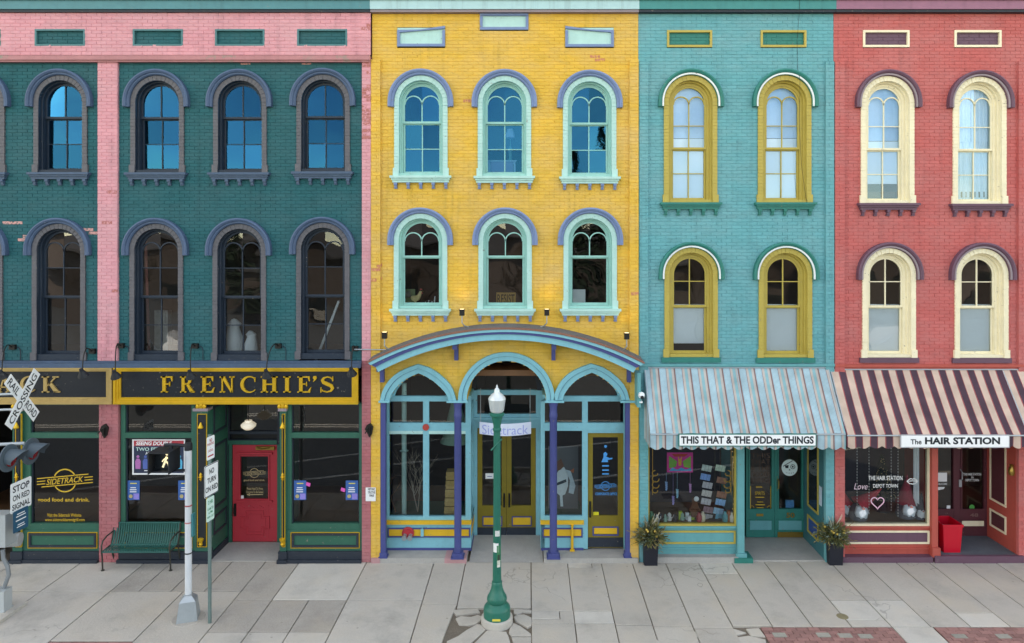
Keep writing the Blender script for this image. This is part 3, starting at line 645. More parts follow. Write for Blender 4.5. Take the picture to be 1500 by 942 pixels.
# ---- blinds, curtains and painted sky reflections in the upper rooms
def blind(b, px, y0, y1, name='roller_blind', m_='blind', w=.355):
    q = MB(); cx = PX(px); q.box(cx - w, cx + w, .222, .228, PZ(y1), PZ(y0)); q.box(cx - w, cx + w, .219, .232, PZ(y1) - .001, PZ(y1) + .02); return part(name, q, P[m_], b)
SKY_REFL = paint('painted sky reflection', '#b4cfe6', chip_amt=0)  # bright sky reflection of the upper panes, painted as pale blue
P['thin_sheet'] = SKY_REFL  # key for the painted sky reflection, not a fabric
for px in (1011.2, 1148.8): blind(turq, px, 201, 292); blind(turq, px, 118, 200, 'sky_reflection_sheet', 'thin_sheet')  # white blind below; added sheet above carries the painted sky reflection
blind(turq, 1012, 447, 505); blind(turq, 1150, 447, 519)
blind(redb, 1299.3, 205, 268); blind(redb, 1299.3, 118, 204, 'sky_reflection_sheet', 'thin_sheet'); blind(redb, 1301.5, 447, 519); blind(redb, 1436.8, 447, 519)  # the pale blue upper sheet is sky reflection put into colour
def curtain(b, x0, x1, y0, y1, n=9, Y=.25, name='curtain', mt='lace', flare=0):
    q = MB(); k = n * 6; a, c = PX(x0), PX(x1); vs = []
    for i in range(k + 1):
        t = i / k; x = a + (c - a) * t; yy = Y + .02 * math.sin(t * n * 2 * math.pi) + .006 * math.sin(t * 31)
        vs += [(x, yy, PZ(y0)), (x + flare * (t - .5), yy, PZ(y1))]
    q.add(vs, [(2*i, 2*i+1, 2*i+3, 2*i+2) for i in range(k)]); return part(name, q, P[mt], b, True)
curtain(redb, 1405, 1465, 205, 292); curtain(redb, 1405, 1433, 118, 206, 5); curtain(redb, 1434, 1464, 118, 206, 5)

# ---- shopfront window helper: frame around panes, all given as pixel rectangles at depth Y
def bars(b, rects, Y0, Y1, m_, name='frame', ref=None):
    q = MB()
    for i, r in enumerate(rects): rect_px(q, *r, Y0 - .0015 * i, Y1 + .0011 * i, Y0 if ref is None else ref)
    return part(name, q, P[m_] if isinstance(m_, str) else m_, b)
def pane(b, x0, x1, y0, y1, Y, g=None, ref=None):
    q = MB(); r = Y if ref is None else ref; xa, xb, za, zb_ = PX(x0, r), PX(x1, r), PZ(y1, r), PZ(y0, r); q.face([(xa, Y, za), (xb, Y, za), (xb, Y, zb_), (xa, Y, zb_)])
    return part('pane', q, g or GLASS_SHOP, b)
def panel_frame(b, x0, x1, y0, y1, Y, m_, t=2.2, dep=.03, name='panel_frame'):
    return bars(b, [(x0, x1, y0, y0+t), (x0, x1, y1-t, y1), (x0, x0+t, y0+t, y1-t), (x1-t, x1, y0+t, y1-t)], Y - dep, Y + .01, m_, name, Y)

# ================================================================ green ground floor
def green_bay(x0, x1, g0, g1, cut=0):
    """one display window: posts, rails, two panes, panelled stall riser, plinth"""
    fr = bars(green, [(x0, g0, 590.5, 780), (g1, x1, 590.5, 780), (g0, g1, 590.5, 593), (g0, g1, 634, 641.5), (g0, g1, 767, 776)], .0, .12, 'shopgreen', 'display_window', 0)
    pane(fr, g0, g1, 593, 634, .06, ref=0); pane(fr, g0, g1, 641.5, 767, .06, ref=0)
    bars(fr, [(g0, g0+1.6, 593, 767), (g1-1.6, g1, 593, 767), (g0, g1, 593, 594.5), (g0, g1, 641.5, 643)], .035, .10, 'shopdark', 'bead', 0)
    s = MB(); rect_px(s, x0, x1, 776, 806, -.02, .15, 0); sr = part('stall_riser', s, P['shopgreen'], green)
    panel_frame(sr, x0 + 6, x1 - 4, 779.5, 803, -.022, 'gold', 1.0, .012); panel_frame(sr, x0 + 7.6, x1 - 5.6, 781, 801.5, -.022, 'shopdark', 3.2, .020, 'moulding')
    s = MB(); rect_px(s, x0 - 1, x1, 806, 817, -.06, .15, 0); rect_px(s, x0 - 2, x1, 817, 823, -.12, .15, 0); part('plinth', s, P['shopdark'], green)
    s = MB(); s.box(PX(x0), PX(x1), .13, 1.4, .60, .66); part('display_deck', s, P['wood'], green)
    return fr
g_left = green_bay(177, 286, 183.4, 280.5); g_right = green_bay(420, 531, 427, 526.4); g_far = green_bay(35, 147, 44.6, 146)
green_bay(-110, -12, -104, -18)
# fascia boards above windows / over the recess soffits
RX0, RX1, RY = PX(306), PX(411), .90
def pilaster(px0, px1):
    q = MB(); rect_px(q, px0, px1, 598, 806, -.05, .13, 0); pl = part('pilaster', q, P['shopgreen'], green)
    q = MB(); rect_px(q, px0+3, px1-3, 607, 800, -.066, -.049, 0); part('panel', q, P['black'], pl)
    panel_frame(pl, px0+2.4, px1-2.4, 606, 801, -.052, 'gold', .9, .02, 'gilt_edge')
    q = MB(); rect_px(q, px0-1.5, px1+1.5, 806, 817, -.09, .13, 0); rect_px(q, px0-2.5, px1+2.5, 817, 823, -.14, .13, 0); part('base', q, P['shopdark'], pl)
    q = MB(); rect_px(q, px0-1.5, px1+1.5, 597, 601, -.10, .13, 0); part('cap', q, P['plumgrey'], pl)
    cx = PX((px0+px1)/2)
    def orn(name, prof, py): q = MB(); q.lathe(prof, n=12); o = obj(name, q, P['gold'], pl, (cx, -.075, PZ(py)), True)
    for dx in (-.07, 0, .07):
        q = MB(); q.lathe([(0, .0), (.035, .0), (.045, .05), (.02, .11 if dx else .16), (0, .12 if dx else .19)], n=10); obj('leaf_ornament', q, P['gold'], pl, (cx + dx, -.06, PZ(597.5)), True)
    orn('bell_ornament', [(0, 0), (.05, 0), (.055, .02), (.03, .07), (.012, .12), (0, .125)], 626)
    orn('rosette', [(0, -.09), (.012, -.08), (.03, -.04), (.014, -.03), (.045, 0), (.014, .03), (.03, .04), (.012, .08), (0, .09)], 697)
    orn('mask_ornament', [(0, -.1), (.03, -.09), (.045, -.05), (.03, -.03), (.06, .03), (.065, .06), (.03, .075), (0, .08)], 791)
    return pl
pilaster(287, 306); pilaster(411, 420.5); pilaster(21, 35)
s = MB(); s.box(RX0 - .05, RX0, .14, RY + .1, 0, 3.4); s.box(RX1, RX1 + .04, .14, RY + .1, 0, 3.4); part('recess_wall', s, P['shopgreen'], green)
s = MB()
for (ya, yb_, za, zb_) in ((.2, .82, .45, .85), (.2, .82, 1.0, 2.35), (.2, .82, 2.6, 3.2)):
    t = .05; x = RX0 - .002; s.box(x, x+.02, ya, yb_, zb_-t, zb_); s.box(x, x+.02, ya, yb_, za, za+t); s.box(x, x+.02, ya, ya+t, za+t, zb_-t); s.box(x, x+.02, yb_-t, yb_, za+t, zb_-t)
part('recess_moulding', s, P['shopdark'], green)
s = MB(); s.box(RX0+.001, RX0+.03, .14, RY, 0, .14); part('recess_plinth', s, P['shopdark'], green)
s = MB(); s.box(RX0, RX1, -.0, RY + .3, 3.39, 3.5); part('recess_soffit', s, P['shopdark'], green)
s = MB(); s.box(RX0 + .002, RX1 - .002, -.02, RY - .002, -.02, .012); part('entry_floor', s, P['greystone'], green)
Y = RY
bars(green, [(324, 336, 590, 794.5), (406.5, 425, 590, 794.5), (336, 406.5, 644, 651.5), (336, 406.5, 632, 636)], Y, Y + .1, 'shopdark', 'door_frame', Y)
q = bars(green, [(329, 406, 645, 651), (335.8, 340, 651, 794.5), (406.4, 410, 651, 794.5)], Y - .02, Y + .02, 'shopgreen', 'door_casing', Y)
pane(green, 336, 408, 586, 632, Y + .05, GLASS_SHOP, Y); pane(green, 336, 408, 636, 644, Y + .05, GLASS_SHOP, Y)
dr = bars(green, [(340.7, 352, 652, 793.5), (393.5, 406, 652, 793.5), (352, 393.5, 652, 668), (352, 393.5, 731, 793.5)], Y + .01, Y + .06, 'reddoor', 'door', Y)
pane(dr, 352, 393.5, 668, 731, Y + .035, GLASS_SHOP, Y)
panel_frame(dr, 350, 395.5, 666, 733, Y + .012, 'reddoor', 2.2, .02, 'glazing_bead')
bars(dr, [(346, 399.5, 662.5, 665.5), (346, 399.5, 732.5, 735)], Y - .03, Y + .012, 'reddoor', 'moulding', Y)
q = MB()
cross = [(360, 749), (386, 749), (386, 757), (394, 757), (394, 774), (386, 774), (386, 784), (360, 784), (360, 774), (352, 774), (352, 757), (360, 757)]
for off, yy in ((0, -.012),):
    L_ = pts(cross + cross[:1], Y); q.strip(L_, Y + yy, Y + .012, .03)
c2 = [((x-373)*.72+373, (y-766)*.72+766) for x, y in cross]; q.strip(pts(c2 + c2[:1], Y), Y - .004, Y + .012, .02)
q.strip([(PX(352 + 42*t/12, Y), PZ(741 + 4*math.sin(t/12*math.pi*3)**2, Y)) for t in range(13)], Y - .004, Y + .012, .02); part('carved_panel', q, P['reddoor'], dr)
q = MB(); rect_px(q, 342.5, 346, 738, 756, Y - .012, Y + .012, Y); q.tube([(PX(344.2, Y), Y - .01, PZ(740, Y)), (PX(344.2, Y), Y - .06, PZ(743, Y)), (PX(344.2, Y), Y - .06, PZ(751, Y)), (PX(344.2, Y), Y - .01, PZ(754, Y))], .012); part('handle', q, P['iron'], dr)
q = MB(); rect_px(q, 376, 403, 653.5, 658, Y - .06, Y + .01, Y); q.tube([(PX(378, Y), Y - .05, PZ(655, Y)), (PX(388, Y), Y - .2, PZ(654, Y)), (PX(398, Y), Y - .04, PZ(655, Y))], .012); part('door_closer', q, P['brass'], dr)
WH = mat('white lettering', '#e8eaea', .6, var=0); GD = mat('gold lettering', '#d9b13f', .45, .2, var=.05); TAN = mat('tan lettering', '#cdb183', .6, var=0)
def logo(cx, cy, w, Y, m_, par, extra=True, slope=0.09):
    """round badge crossed by a slanting word with speed lines"""
    q = MB(); k = (D0 + Y) / 1000; X0, Z0 = PX(cx, Y), PZ(cy, Y); W = w * k; r = W * .2
    q.strip([(X0 + r*math.cos(a), Z0 + r*math.sin(a)) for a in [R(24 + 132*i/16) for i in range(17)]], Y, Y + .002, W*.022); q.strip([(X0 + r*math.cos(a), Z0 + r*math.sin(a)) for a in [R(204 + 132*i/16) for i in range(17)]], Y, Y + .002, W*.022)
    sh = Matrix.Translation((X0, 0, Z0)) @ Matrix(((1,0,0,0),(0,1,0,0),(slope,0,1,0),(0,0,0,1)))
    t, fs = fit_text('SIDETRACK', W*.66, W*.105, .012, .25); b = MB(); b.add([(x, Y, z) for x, z in t], fs)
    for zz_ in (.078, -.078): b.box(-W*.5 if zz_ > 0 else -W*.42, W*.42 if zz_ > 0 else W*.5, Y, Y+.002, zz_*W - W*.008, zz_*W + W*.008)
    for zz_ in (.025, -.025): b.box(-W*.5, -W*.35, Y, Y+.002, zz_*W - W*.008, zz_*W + W*.008); b.box(W*.35, W*.5, Y, Y+.002, zz_*W - W*.008, zz_*W + W*.008)
    b.xform(sh); q.add(b.v, b.f); return part('logo', q, m_, par)
Yd = Y + .03
logo(372.5, 693, 33, Yd, TAN, dr); part('lettering', text_px('good food and drink.', 357, 388, 702, 705.5, Yd, .01), TAN, dr)
part('lettering', text_px('Please Head To Front\nEntrance To Be Seated', 361, 385.5, 714, 722.5, Yd, .005), TAN, dr); q = MB(); rect_px(q, 364, 385, 724, 725, Yd, Yd+.002, Yd); q.prism(pts([(361, 724.5), (366, 722.5), (366, 726.5)], Yd), Yd, Yd+.002); part('arrow', q, TAN, dr)
q = MB(); rect_px(q, 352.5, 357, 726, 731, Yd, Yd+.003, Yd); part('sticker', q, WH, dr)
# lettering on the far left window
logo(95, 704, 82, .055, GD, g_far); part('lettering', text_px('good food and drink.', 55, 131, 729, 736.5, .055, .02), GD, g_far)
part('lettering', text_px('Visit the Sidetrack Website', 69, 119, 752, 757, .055, .01), GD, g_far); part('lettering', text_px('www.sidetrackbarandgrill.com', 66, 124, 759, 765, .055, .01), GD, g_far)

# ---- gold framed signs
def serif(ch):
    """a roman capital as polygons in a box 1 high"""
    P_ = []; r = lambda a, b, c, d: P_.append([(a, b), (c, b), (c, d), (a, d)])
    def arc(cx, cz, ao, bo, ai, bi, t0, t1, n=18, ox=0):
        for i in range(n):
            u, v = R(t0 + (t1-t0)*i/n), R(t0 + (t1-t0)*(i+1)/n)
            P_.append([(cx+ao*math.cos(u), cz+bo*math.sin(u)), (cx+ao*math.cos(v), cz+bo*math.sin(v)), (cx+ox+ai*math.cos(v), cz+bi*math.sin(v)), (cx+ox+ai*math.cos(u), cz+bi*math.sin(u))])
    if ch in 'FERHIK': r(.10, .0, .30, 1)
    if ch in 'FE':
        r(.0, .0, .42 if ch == 'F' else .74, .075); r(.0, .925, .72, 1); P_.append([(.60, .93), (.72, .93), (.72, .70), (.68, .70)]); r(.3, .49, .52, .56); P_.append([(.48, .56), (.54, .68), (.56, .68), (.56, .38), (.54, .38), (.48, .49)])
        if ch == 'E': P_.append([(.60, .07), (.74, .07), (.80, .32), (.76, .32)])
    if ch == 'R':
        r(0, 0, .42, .075); r(0, .925, .45, 1); arc(.42, .745, .33, .255, .14, .18, 90, -90); r(.3, .49, .44, .565); P_.append([(.40, .50), (.58, .52), (.92, .06), (.70, .0)]); r(.70, 0, .98, .075)
    if ch == 'H': r(.66, 0, .86, 1); r(.3, .47, .66, .55); r(0, 0, .4, .075); r(0, .925, .4, 1); r(.56, 0, .96, .075); r(.56, .925, .96, 1)
    if ch == 'I': r(0, 0, .40, .075); r(0, .925, .40, 1)
    if ch == 'N': r(.12, 0, .20, 1); r(.72, .0, .80, 1); P_.append([(.06, 1), (.30, 1), (.82, 0), (.70, 0)]); r(0, 0, .32, .075); r(.60, .925, .92, 1); r(0, .925, .25, 1)
    if ch == 'C': arc(.48, .5, .46, .52, .34, .45, 48, 318, 26, .05); P_.append([(.74, .93), (.82, .93), (.82, .66), (.78, .66)])
    if ch == 'S':
        c = [(.62, .80), (.54, .92), (.38, .965), (.20, .90), (.13, .76), (.20, .62), (.38, .52), (.56, .42), (.63, .26), (.55, .10), (.36, .035), (.16, .09), (.07, .22)]; w = [.03, .06, .07, .11, .15, .19, .21, .19, .15, .11, .07, .06, .03]
        Lp = []; Rp = []
        for i, p in enumerate(c):
            a, b = Vector(c[max(0, i-1)]), Vector(c[min(len(c)-1, i+1)]); d = (b-a).normalized(); nn = Vector((-d.y, d.x)); Lp.append(Vector(p)+nn*w[i]/2); Rp.append(Vector(p)-nn*w[i]/2)
        for i in range(len(c)-1): P_.append([tuple(Lp[i]), tuple(Lp[i+1]), tuple(Rp[i+1]), tuple(Rp[i])])
        r(.615, .70, .66, 1); r(.04, .0, .085, .32)
    if ch == 'K': r(0, 0, .42, .075); r(0, .925, .42, 1); P_.append([(.28, .40), (.36, .40), (.84, .95), (.74, .95)]); P_.append([(.38, .56), (.52, .66), (.98, .05), (.74, .0)]); r(.70, 0, 1.04, .075); r(.62, .925, .98, 1)
    if ch == 'A': P_.append([(.10, 0), (.18, 0), (.47, .9), (.42, 1)]); P_.append([(.42, 1), (.52, 1), (.90, 0), (.68, 0), (.38, .86)]); r(.22, .3, .66, .37); r(0, 0, .28, .075); r(.56, 0, 1.0, .075)
    if ch == "'": P_.append([(.02, 1), (.14, 1.03), (.20, .92), (.16, .80), (.02, .66), (.0, .68), (.07, .80), (.0, .88)])
    return P_
def sign_board(name, label, x0, x1, letters, mfr, mlet, cap=True):
    t = thing(name, label, 'shop sign', (PX((x0+x1)/2), -.12, PZ(590)))
    Yf = -.09
    q = MB(); rect_px(q, x0 + 4, x1 - 4, 540, 586, Yf, .02, 0); part('board', q, paint('sign board black', '#131a24', var=.05, rough=.4), t)
    for i, (d, y, w) in enumerate(((0, -.155, 3.4), (3.2, -.135, 3.6), (6.6, -.118, 3.0))):
        a, b, c, e = x0 + d, x1 - d, 537 + d*.55, 590 - d; q = MB()
        for rc in ((a, b, c, c + w*.7), (a, b, e - w, e)): rect_px(q, *rc, y, Yf + .005, 0)
        for rc in ((a, a + w, c + w*.7, e - w), (b - w, b, c + w*.7, e - w)): rect_px(q, *rc, y + .001, Yf + .005, 0)
        part('gilt_frame', q, P[mfr], t)
    for ch, a, b in letters:
        w = PX(b) - PX(a); h = .335; q = MB(); xs_ = [p[0] for g in serif(ch) for p in g]; s0, s1 = min(xs_), max(xs_)
        for g in serif(ch): q.prism([(PX(a) + (x - s0) / (s1 - s0) * w, PZ(573.3) + z * h) for x, z in g], Yf - .035, Yf + .002)
        part('letter', q, P[mlet], t)
    return t
sign_board('shop_sign', 'long black shop sign with raised gold letters in bright gold frame, above red door', 172, 527, [('F', 240, 257), ('R', 268.2, 289), ('E', 298, 318), ('N', 325.6, 347), ('C', 355.6, 377.4), ('H', 385.4, 409.7), ('I', 418, 428.7), ('E', 438.5, 458.4), ("'", 461, 466.6), ('S', 472, 491.7)], 'gold', 'gold')
sign_board('shop_sign', 'black shop sign with weathered tan letters and frame, cut off by left edge', -330, 170, [('K', 67, 93.3), ('C', 35.7, 57), ('A', 2, 25), ('R', -30, -8)], 'goldold', 'goldold')

# ================================================================ yellow ground floor
YS = .30; YD = 1.10
def arch_band(name, outer, inner, Y0, Y1, m_, par):
    n = 41; o, i_ = resample(outer, n), resample(inner, n); q = MB()
    vs = [(x, Y0, z) for x, z in o] + [(x, Y0, z) for x, z in i_] + [(x, Y1, z) for x, z in o] + [(x, Y1, z) for x, z in i_]
    fs = []
    for k in range(n-1): fs += [(k, k+1, n+k+1, n+k), (2*n+k, 3*n+k, 3*n+k+1, 2*n+k+1), (k, 2*n+k, 2*n+k+1, k+1), (n+k, n+k+1, 3*n+k+1, 3*n+k)]
    fs += [(0, n, 3*n, 2*n), (n-1, 3*n-1, 4*n-1, 2*n-1)]
    q.add(vs, fs); return part(name, q, P[m_], par)
def half(l, f): return [((a[0]*(1-f)+b[0]*f), (a[1]*(1-f)+b[1]*f)) for a, b in zip(resample(l[0], 41), resample(l[1], 41))]
CO = [(CXA - CRO*math.cos(math.pi*i/40), CZA + CRO*math.sin(math.pi*i/40)) for i in range(41)]; CI = [(CXA - CRI*math.cos(math.pi*i/40), CZA + CRI*math.sin(math.pi*i/40)) for i in range(41)]
for o_, i_ in ((LOUT, LIN), (ROUT, RIN), (CO, CI)):
    mid = half((o_, i_), .45); mid2 = half((o_, i_), .5)
    a = arch_band('arch_band', o_, mid, -.085, .02, 'sky', yellow); arch_band('inner_band', mid2, i_, -.06, .03, 'sky', a); arch_band('groove', mid, mid2, -.05, .02, 'violet', a)
    arch_band('arch_soffit', i_, half((o_, i_), 1.02), -.02, YS if o_ is not CO else YD, 'goldy' if o_ is CO else 'sky', yellow)
s = MB()
for a, b in ((556, 572), (655, 686), (798, 826), (908, 931)): s.box(PX(a), PX(b), -.11, .08, PZ(588.5), PZ(585.8))
part('impost', s, P['sky'], yellow)
def column(px, w, halfcol=False):
    q = MB(); cx = PX(px); r = w / 140
    if halfcol: q.box(cx - r, cx + r, -.06, .06, PZ(808), PZ(589))
    else: q.lathe([(r, PZ(808)), (r, PZ(612)), (r*1.12, PZ(610.5)), (r*1.12, PZ(606.5)), (r, PZ(605)), (r*1.02, PZ(596)), (r*1.3, PZ(590)), (r*1.35, PZ(588.6))], cx, 0, 20)
    c = part('column', q, P['violet'], yellow, not halfcol)
    q = MB(); e = r * 1.45; q.box(cx - e, cx + e, -e, e, PZ(813.5), PZ(808)); q.box(cx - e*1.25, cx + e*1.25, -e*1.25, e*1.2, PZ(815.5), PZ(813.5)); part('column_base', q, P['violet'], c)
column(562, 7, True); column(670.7, 10.5); column(810.6, 10.8); column(919, 6.5, True)
ST = .10
s = MB(); s.box(PX(545), PX(684), -.09, 1.4, -.02, ST - .002); part('step', s, P['greystone'], yellow)
s = MB(); s.box(PX(796.5), PX(934), -.09, 1.4, -.02, ST - .002); part('step', s, P['greystone'], yellow)
for a, b in ((545, 558), (652, 684), (796.5, 818), (905, 934)):
    s = MB(); s.box(PX(a), PX(b), -.10, .5, -.02, ST); part('step_stone', s, P['pinkstone'] if b < 700 else P['greystone'], yellow)
AX0, AX1 = -1.245, .29      # entry recess
s = MB(); s.add([(AX0, -.08, .008), (AX1, -.08, .008), (AX1, YD + .2, .09), (AX0, YD + .2, .09)], [(0, 1, 2, 3)]); part('entry_ramp', s, P['greystone'], yellow)
def yrect(lst, m_, nm='frame', y0=YS, y1=YS + .09, par=yellow): return bars(par, lst, y0, y1, m_, nm, YS)
L1 = PX(566, YS)
lw = yrect([(565, 570, 586, 803), (619.7, 628.4, 588, 758), (570, 690, 580.5, 588), (570, 690, 619.5, 630.5), (570, 690, 756.5, 761.5), (570, 690, 630.5, 635.8), (682, 690, 588, 757)], 'sky', 'display_window')
bars(lw, [(570, 619.7, 631.2, 635.6), (628.4, 682, 631.2, 635.6)], YS - .012, YS + .01, 'mint', 'light_strip', YS)
rw = yrect([(792, 798, 588, 803), (852.8, 861, 588, 804), (913.6, 918, 586, 804), (798, 916, 580.5, 588), (792, 918, 619.5, 631), (798, 853, 756, 761.5)], 'sky', 'display_window')
for b, lst in ((lw, [(570, 619.7, 588, 619.5), (628.4, 682, 588, 619.5), (570, 619.7, 635.8, 756.5), (628.4, 682, 635.8, 756.5)]), (rw, [(798, 852.8, 588, 619.5), (861, 913.6, 588, 619.5), (798, 852.8, 631, 756)])):
    for r_ in lst: pane(b, *r_, YS + .05, GLASS_SHOP, YS)
for b, ol in ((lw, LIN), (rw, RIN)):
    q = MB(); q.face([(x*1.02 - .02*(PX(613.5 if b is lw else 866.3)), YS + .05, z + .0) for x, z in ol]); part('pane', q, GLASS_SHOP, b)
    o_ = [(x, z) for x, z in ol]; c_ = PX(613.5 if b is lw else 866.3); arch_band('arch_frame', [(c_ + (x - c_)*1.03, z + .02) for x, z in o_], [(c_ + (x - c_)*.94, zimp + (z - zimp)*.93) for x, z in o_], YS - .02, YS + .06, 'sky', b)
def riser(a, b, ret=None):
    q = MB(); rect_px(q, a, b, 767, 803, YS, YS + .1, YS); rs = part('stall_riser', q, P['sky'], yellow)
    q = MB(); rect_px(q, a - 1, b + .5, 761.5, 767, YS - .06, YS + .1, YS); part('sill_rail', q, P['goldy'], rs)
    q = MB(); rect_px(q, a + 4, b - 3, 775, 785, YS - .006, YS + .01, YS); part('panel', q, P['goldy'], rs)
    panel_frame(rs, a + 2, b - 1, 773, 787, YS, 'violet', 1.9, .02)
    q = MB(); rect_px(q, a, b, 802.5, 806, YS - .012, YS + .1, YS); part('base', q, P['violet'], rs); return rs
rl = riser(566, 690); rr = riser(792.5, 854.5)
# returns of the recess: glazed sides above a low riser
for x, s_ in ((AX0, 1), (AX1, -1)):
    q = MB(); xa, xb = sorted((x, x - s_*.05)); q.box(xa, xb, YS + .101, YD, .06, PZ(761.5, YS)); part('return_riser', q, P['sky'], yellow)
    q = MB(); xc, xd = sorted((x - s_*.05, x + s_*.008)); q.box(xc, xd, YS + .05, YD, PZ(786, YS), PZ(774, YS)); part('return_panel', q, P['goldy'], yellow)
    q = MB(); q.box(xc, xd, YS + .05, YD, .055, .14); q.box(xc, xd - (0 if s_ > 0 else 0), YS + .05, YD, PZ(774, YS), PZ(772.4, YS)); q.box(xc, xd, YS + .05, YD, PZ(787.6, YS), PZ(786, YS)); part('return_trim', q, P['violet'], yellow)
    q = MB(); q.box(xa, xb, YS + .101, YD, 3.0, 3.15); q.box(xa, xb, YD - .08, YD, .98, 3.0); q.box(xa, xb, YS + .101, YD, zimp - .05, zimp + .02); q.box(xa, xb, YD - .08, YD, 3.15, zimp); part('return_frame', q, P['sky'], yellow)
    q = MB(); q.face([(x - s_*.025, YS + .1, .98), (x - s_*.025, YD - .08, .98), (x - s_*.025, YD - .08, 3.0), (x - s_*.025, YS + .1, 3.0)]); part('pane', q, GLASS_SHOP, yellow)
# entry wall with transom and lunette, double doors
def yd(lst, m_, nm, y0=YD, y1=YD + .1, par=yellow): return bars(par, lst, y0, y1, m_, nm, YD)
ef = yd([(688, 699, 572, 786), (785, 797, 572, 786), (699, 785, 606.5, 627), (699, 785, 571.5, 578.5)], 'sky', 'entry_frame')
yd([(690, 793, 611, 615)], 'sky', 'moulding', YD - .05, YD, ef); pane(ef, 699, 785, 578.5, 606.5, YD + .05, GLASS_SHOP, YD)
lc, lr = PX(742, YD), 45 * (D0 + YD) / 1000; lz = PZ(572, YD); Lo = [(lc - (lr+.2)*math.cos(math.pi*i/40), lz + (lr+.2)*math.sin(math.pi*i/40)) for i in range(41)]; Li = [(lc - lr*math.cos(math.pi*i/40), lz + lr*.98*math.sin(math.pi*i/40)) for i in range(41)]
arch_band('lunette_frame', Lo, Li, YD, YD + .1, 'shopdark', ef); q = MB(); q.face([(x, YD + .05, z) for x, z in Li]); part('pane', q, GLASS_SHOP, ef)
for a, b, hx in ((699.3, 741.8, 738.5), (742.2, 784.8, 746)):
    d = yd([(a, a + 7, 627.3, 785), (b - 7, b, 627.3, 785), (a + 7, b - 7, 627.3, 634), (a + 7, b - 7, 741, 776)], 'olive', 'door', YD + .02, YD + .07)
    pane(d, a + 7, b - 7, 634, 741, YD + .045, GLASS_SHOP, YD); yd([(a, b, 773, 784.5)], 'shopdark', 'kick_plate', YD + .012, YD + .03, d)
    q = MB(); rect_px(q, a + 9, b - 7.5, 757.5, 769, YD + .008, YD + .021, YD); part('panel', q, P['goldy'], d); panel_frame(d, a + 7.5, b - 6, 756, 770.5, YD + .02, 'violet', 1.6, .018)
    q = MB(); X = PX(hx, YD); q.tube([(X, YD + .02, PZ(725, YD)), (X, YD - .05, PZ(728, YD)), (X, YD - .05, PZ(738, YD)), (X, YD + .02, PZ(742, YD))], .014); q.box(X - .02, X + .02, YD + .005, YD + .021, PZ(743.5, YD), PZ(723, YD)); part('handle', q, P['iron'], d)
    if a < 710: q = MB(); rect_px(q, 711, 723, 694, 702, YD + .03, YD + .034, YD); part('notice', q, WH, d); part('lettering', text_px('|1', 713, 721.5, 697, 699, YD + .028), mat('blue ink', '#2a5a9a', .6, var=0), d)
# single olive door on the right
Y3 = YS + .12
d = bars(yellow, [(861, 868.5, 634.5, 803), (905.5, 913.5, 634.5, 803), (868.5, 905.5, 634.5, 641), (868.5, 905.5, 756, 803)], YS + .03, YS + .08, 'olive', 'door', YS)
pane(d, 868.5, 905.5, 641, 756, YS + .055, GLASS_SHOP, YS); bars(d, [(861.5, 913, 788, 802)], YS + .018, YS + .032, 'shopdark', 'kick_plate', YS)
q = MB(); rect_px(q, 870, 904, 773, 782.5, YS + .02, YS + .032, YS); part('panel', q, P['goldy'], d); panel_frame(d, 868, 906, 771, 784.5, YS + .031, 'violet', 1.9, .018)
bars(yellow, [(861, 913.6, 631, 634.5)], YS + .01, YS + .09, 'sky', 'door_head', YS)
q = MB(); X = PX(864.7, YS); q.tube([(X, YS + .03, PZ(738, YS)), (X, YS - .03, PZ(741, YS)), (X, YS - .03, PZ(753, YS)), (X, YS + .03, PZ(757, YS))], .014); q.box(X - .02, X + .02, YS + .012, YS + .031, PZ(758.5, YS), PZ(735, YS)); part('handle', q, P['iron'], d)
BLU = mat('bright blue vinyl', '#2f9be0', .5, var=0); Yv = YS + .05
q = MB(); k = pts([(881, 677), (884, 670), (884, 664), (887, 662), (890, 665), (888, 669), (893, 671), (897, 670.5), (897, 672.5), (890, 674), (891, 677)], Yv); q.prism(k, Yv, Yv + .002); part('emblem', q, BLU, d)
for a, c in ((680, 685), (686.5, 691), (692, 696.5)): part('lettering', text_px('|1', 881, 893, a, c, Yv), BLU, d)
logo(887, 712, 32, Yv, BLU, d); part('lettering', text_px('CORPORATE OFFICE', 872, 904, 721.5, 725.5, Yv, .01), BLU, d); q = MB(); q.lathe([(0, .0), (.03, 0), (.03, .003)], n=12); q.xform(Matrix.Rotation(R(90), 4, 'X')); obj('round_sticker', q, BLU, d, (PX(887, Yv), Yv, PZ(654, Yv)))
q = MB(); rect_px(q, 869, 877, 750, 755, Yv, Yv + .003, Yv); part('sticker', q, mat('yellow sticker', '#d8d034', .6, var=0), d)
# the arched canopy
CY0 = -.52
can = thing('arched_canopy', 'low arched shingle canopy with light blue fascia over yellow shopfront', 'canopy', (PX(742), -.25, PZ(545)))
def arcz(pa, pb, pc, Yq, n=40):
    a, b, c = [Vector((PX(p[0], Yq), PZ(p[1], Yq))) for p in (pa, pb, pc)]
    d = 2*(a.x*(b.y-c.y)+b.x*(c.y-a.y)+c.x*(a.y-b.y)); s = lambda p: p.x*p.x+p.y*p.y
    ux = (s(a)*(b.y-c.y)+s(b)*(c.y-a.y)+s(c)*(a.y-b.y))/d; uz = (s(a)*(c.x-b.x)+s(b)*(a.x-c.x)+s(c)*(b.x-a.x))/d; r = (a - Vector((ux, uz))).length
    t0, t1 = math.atan2(a.y-uz, a.x-ux), math.atan2(c.y-uz, c.x-ux); return [(ux + r*math.cos(t0+(t1-t0)*i/n), uz + r*math.sin(t0+(t1-t0)*i/n)) for i in range(n+1)]
lo = arcz((554, 545), (741.5, 498), (928, 546), CY0); n_ = len(lo)
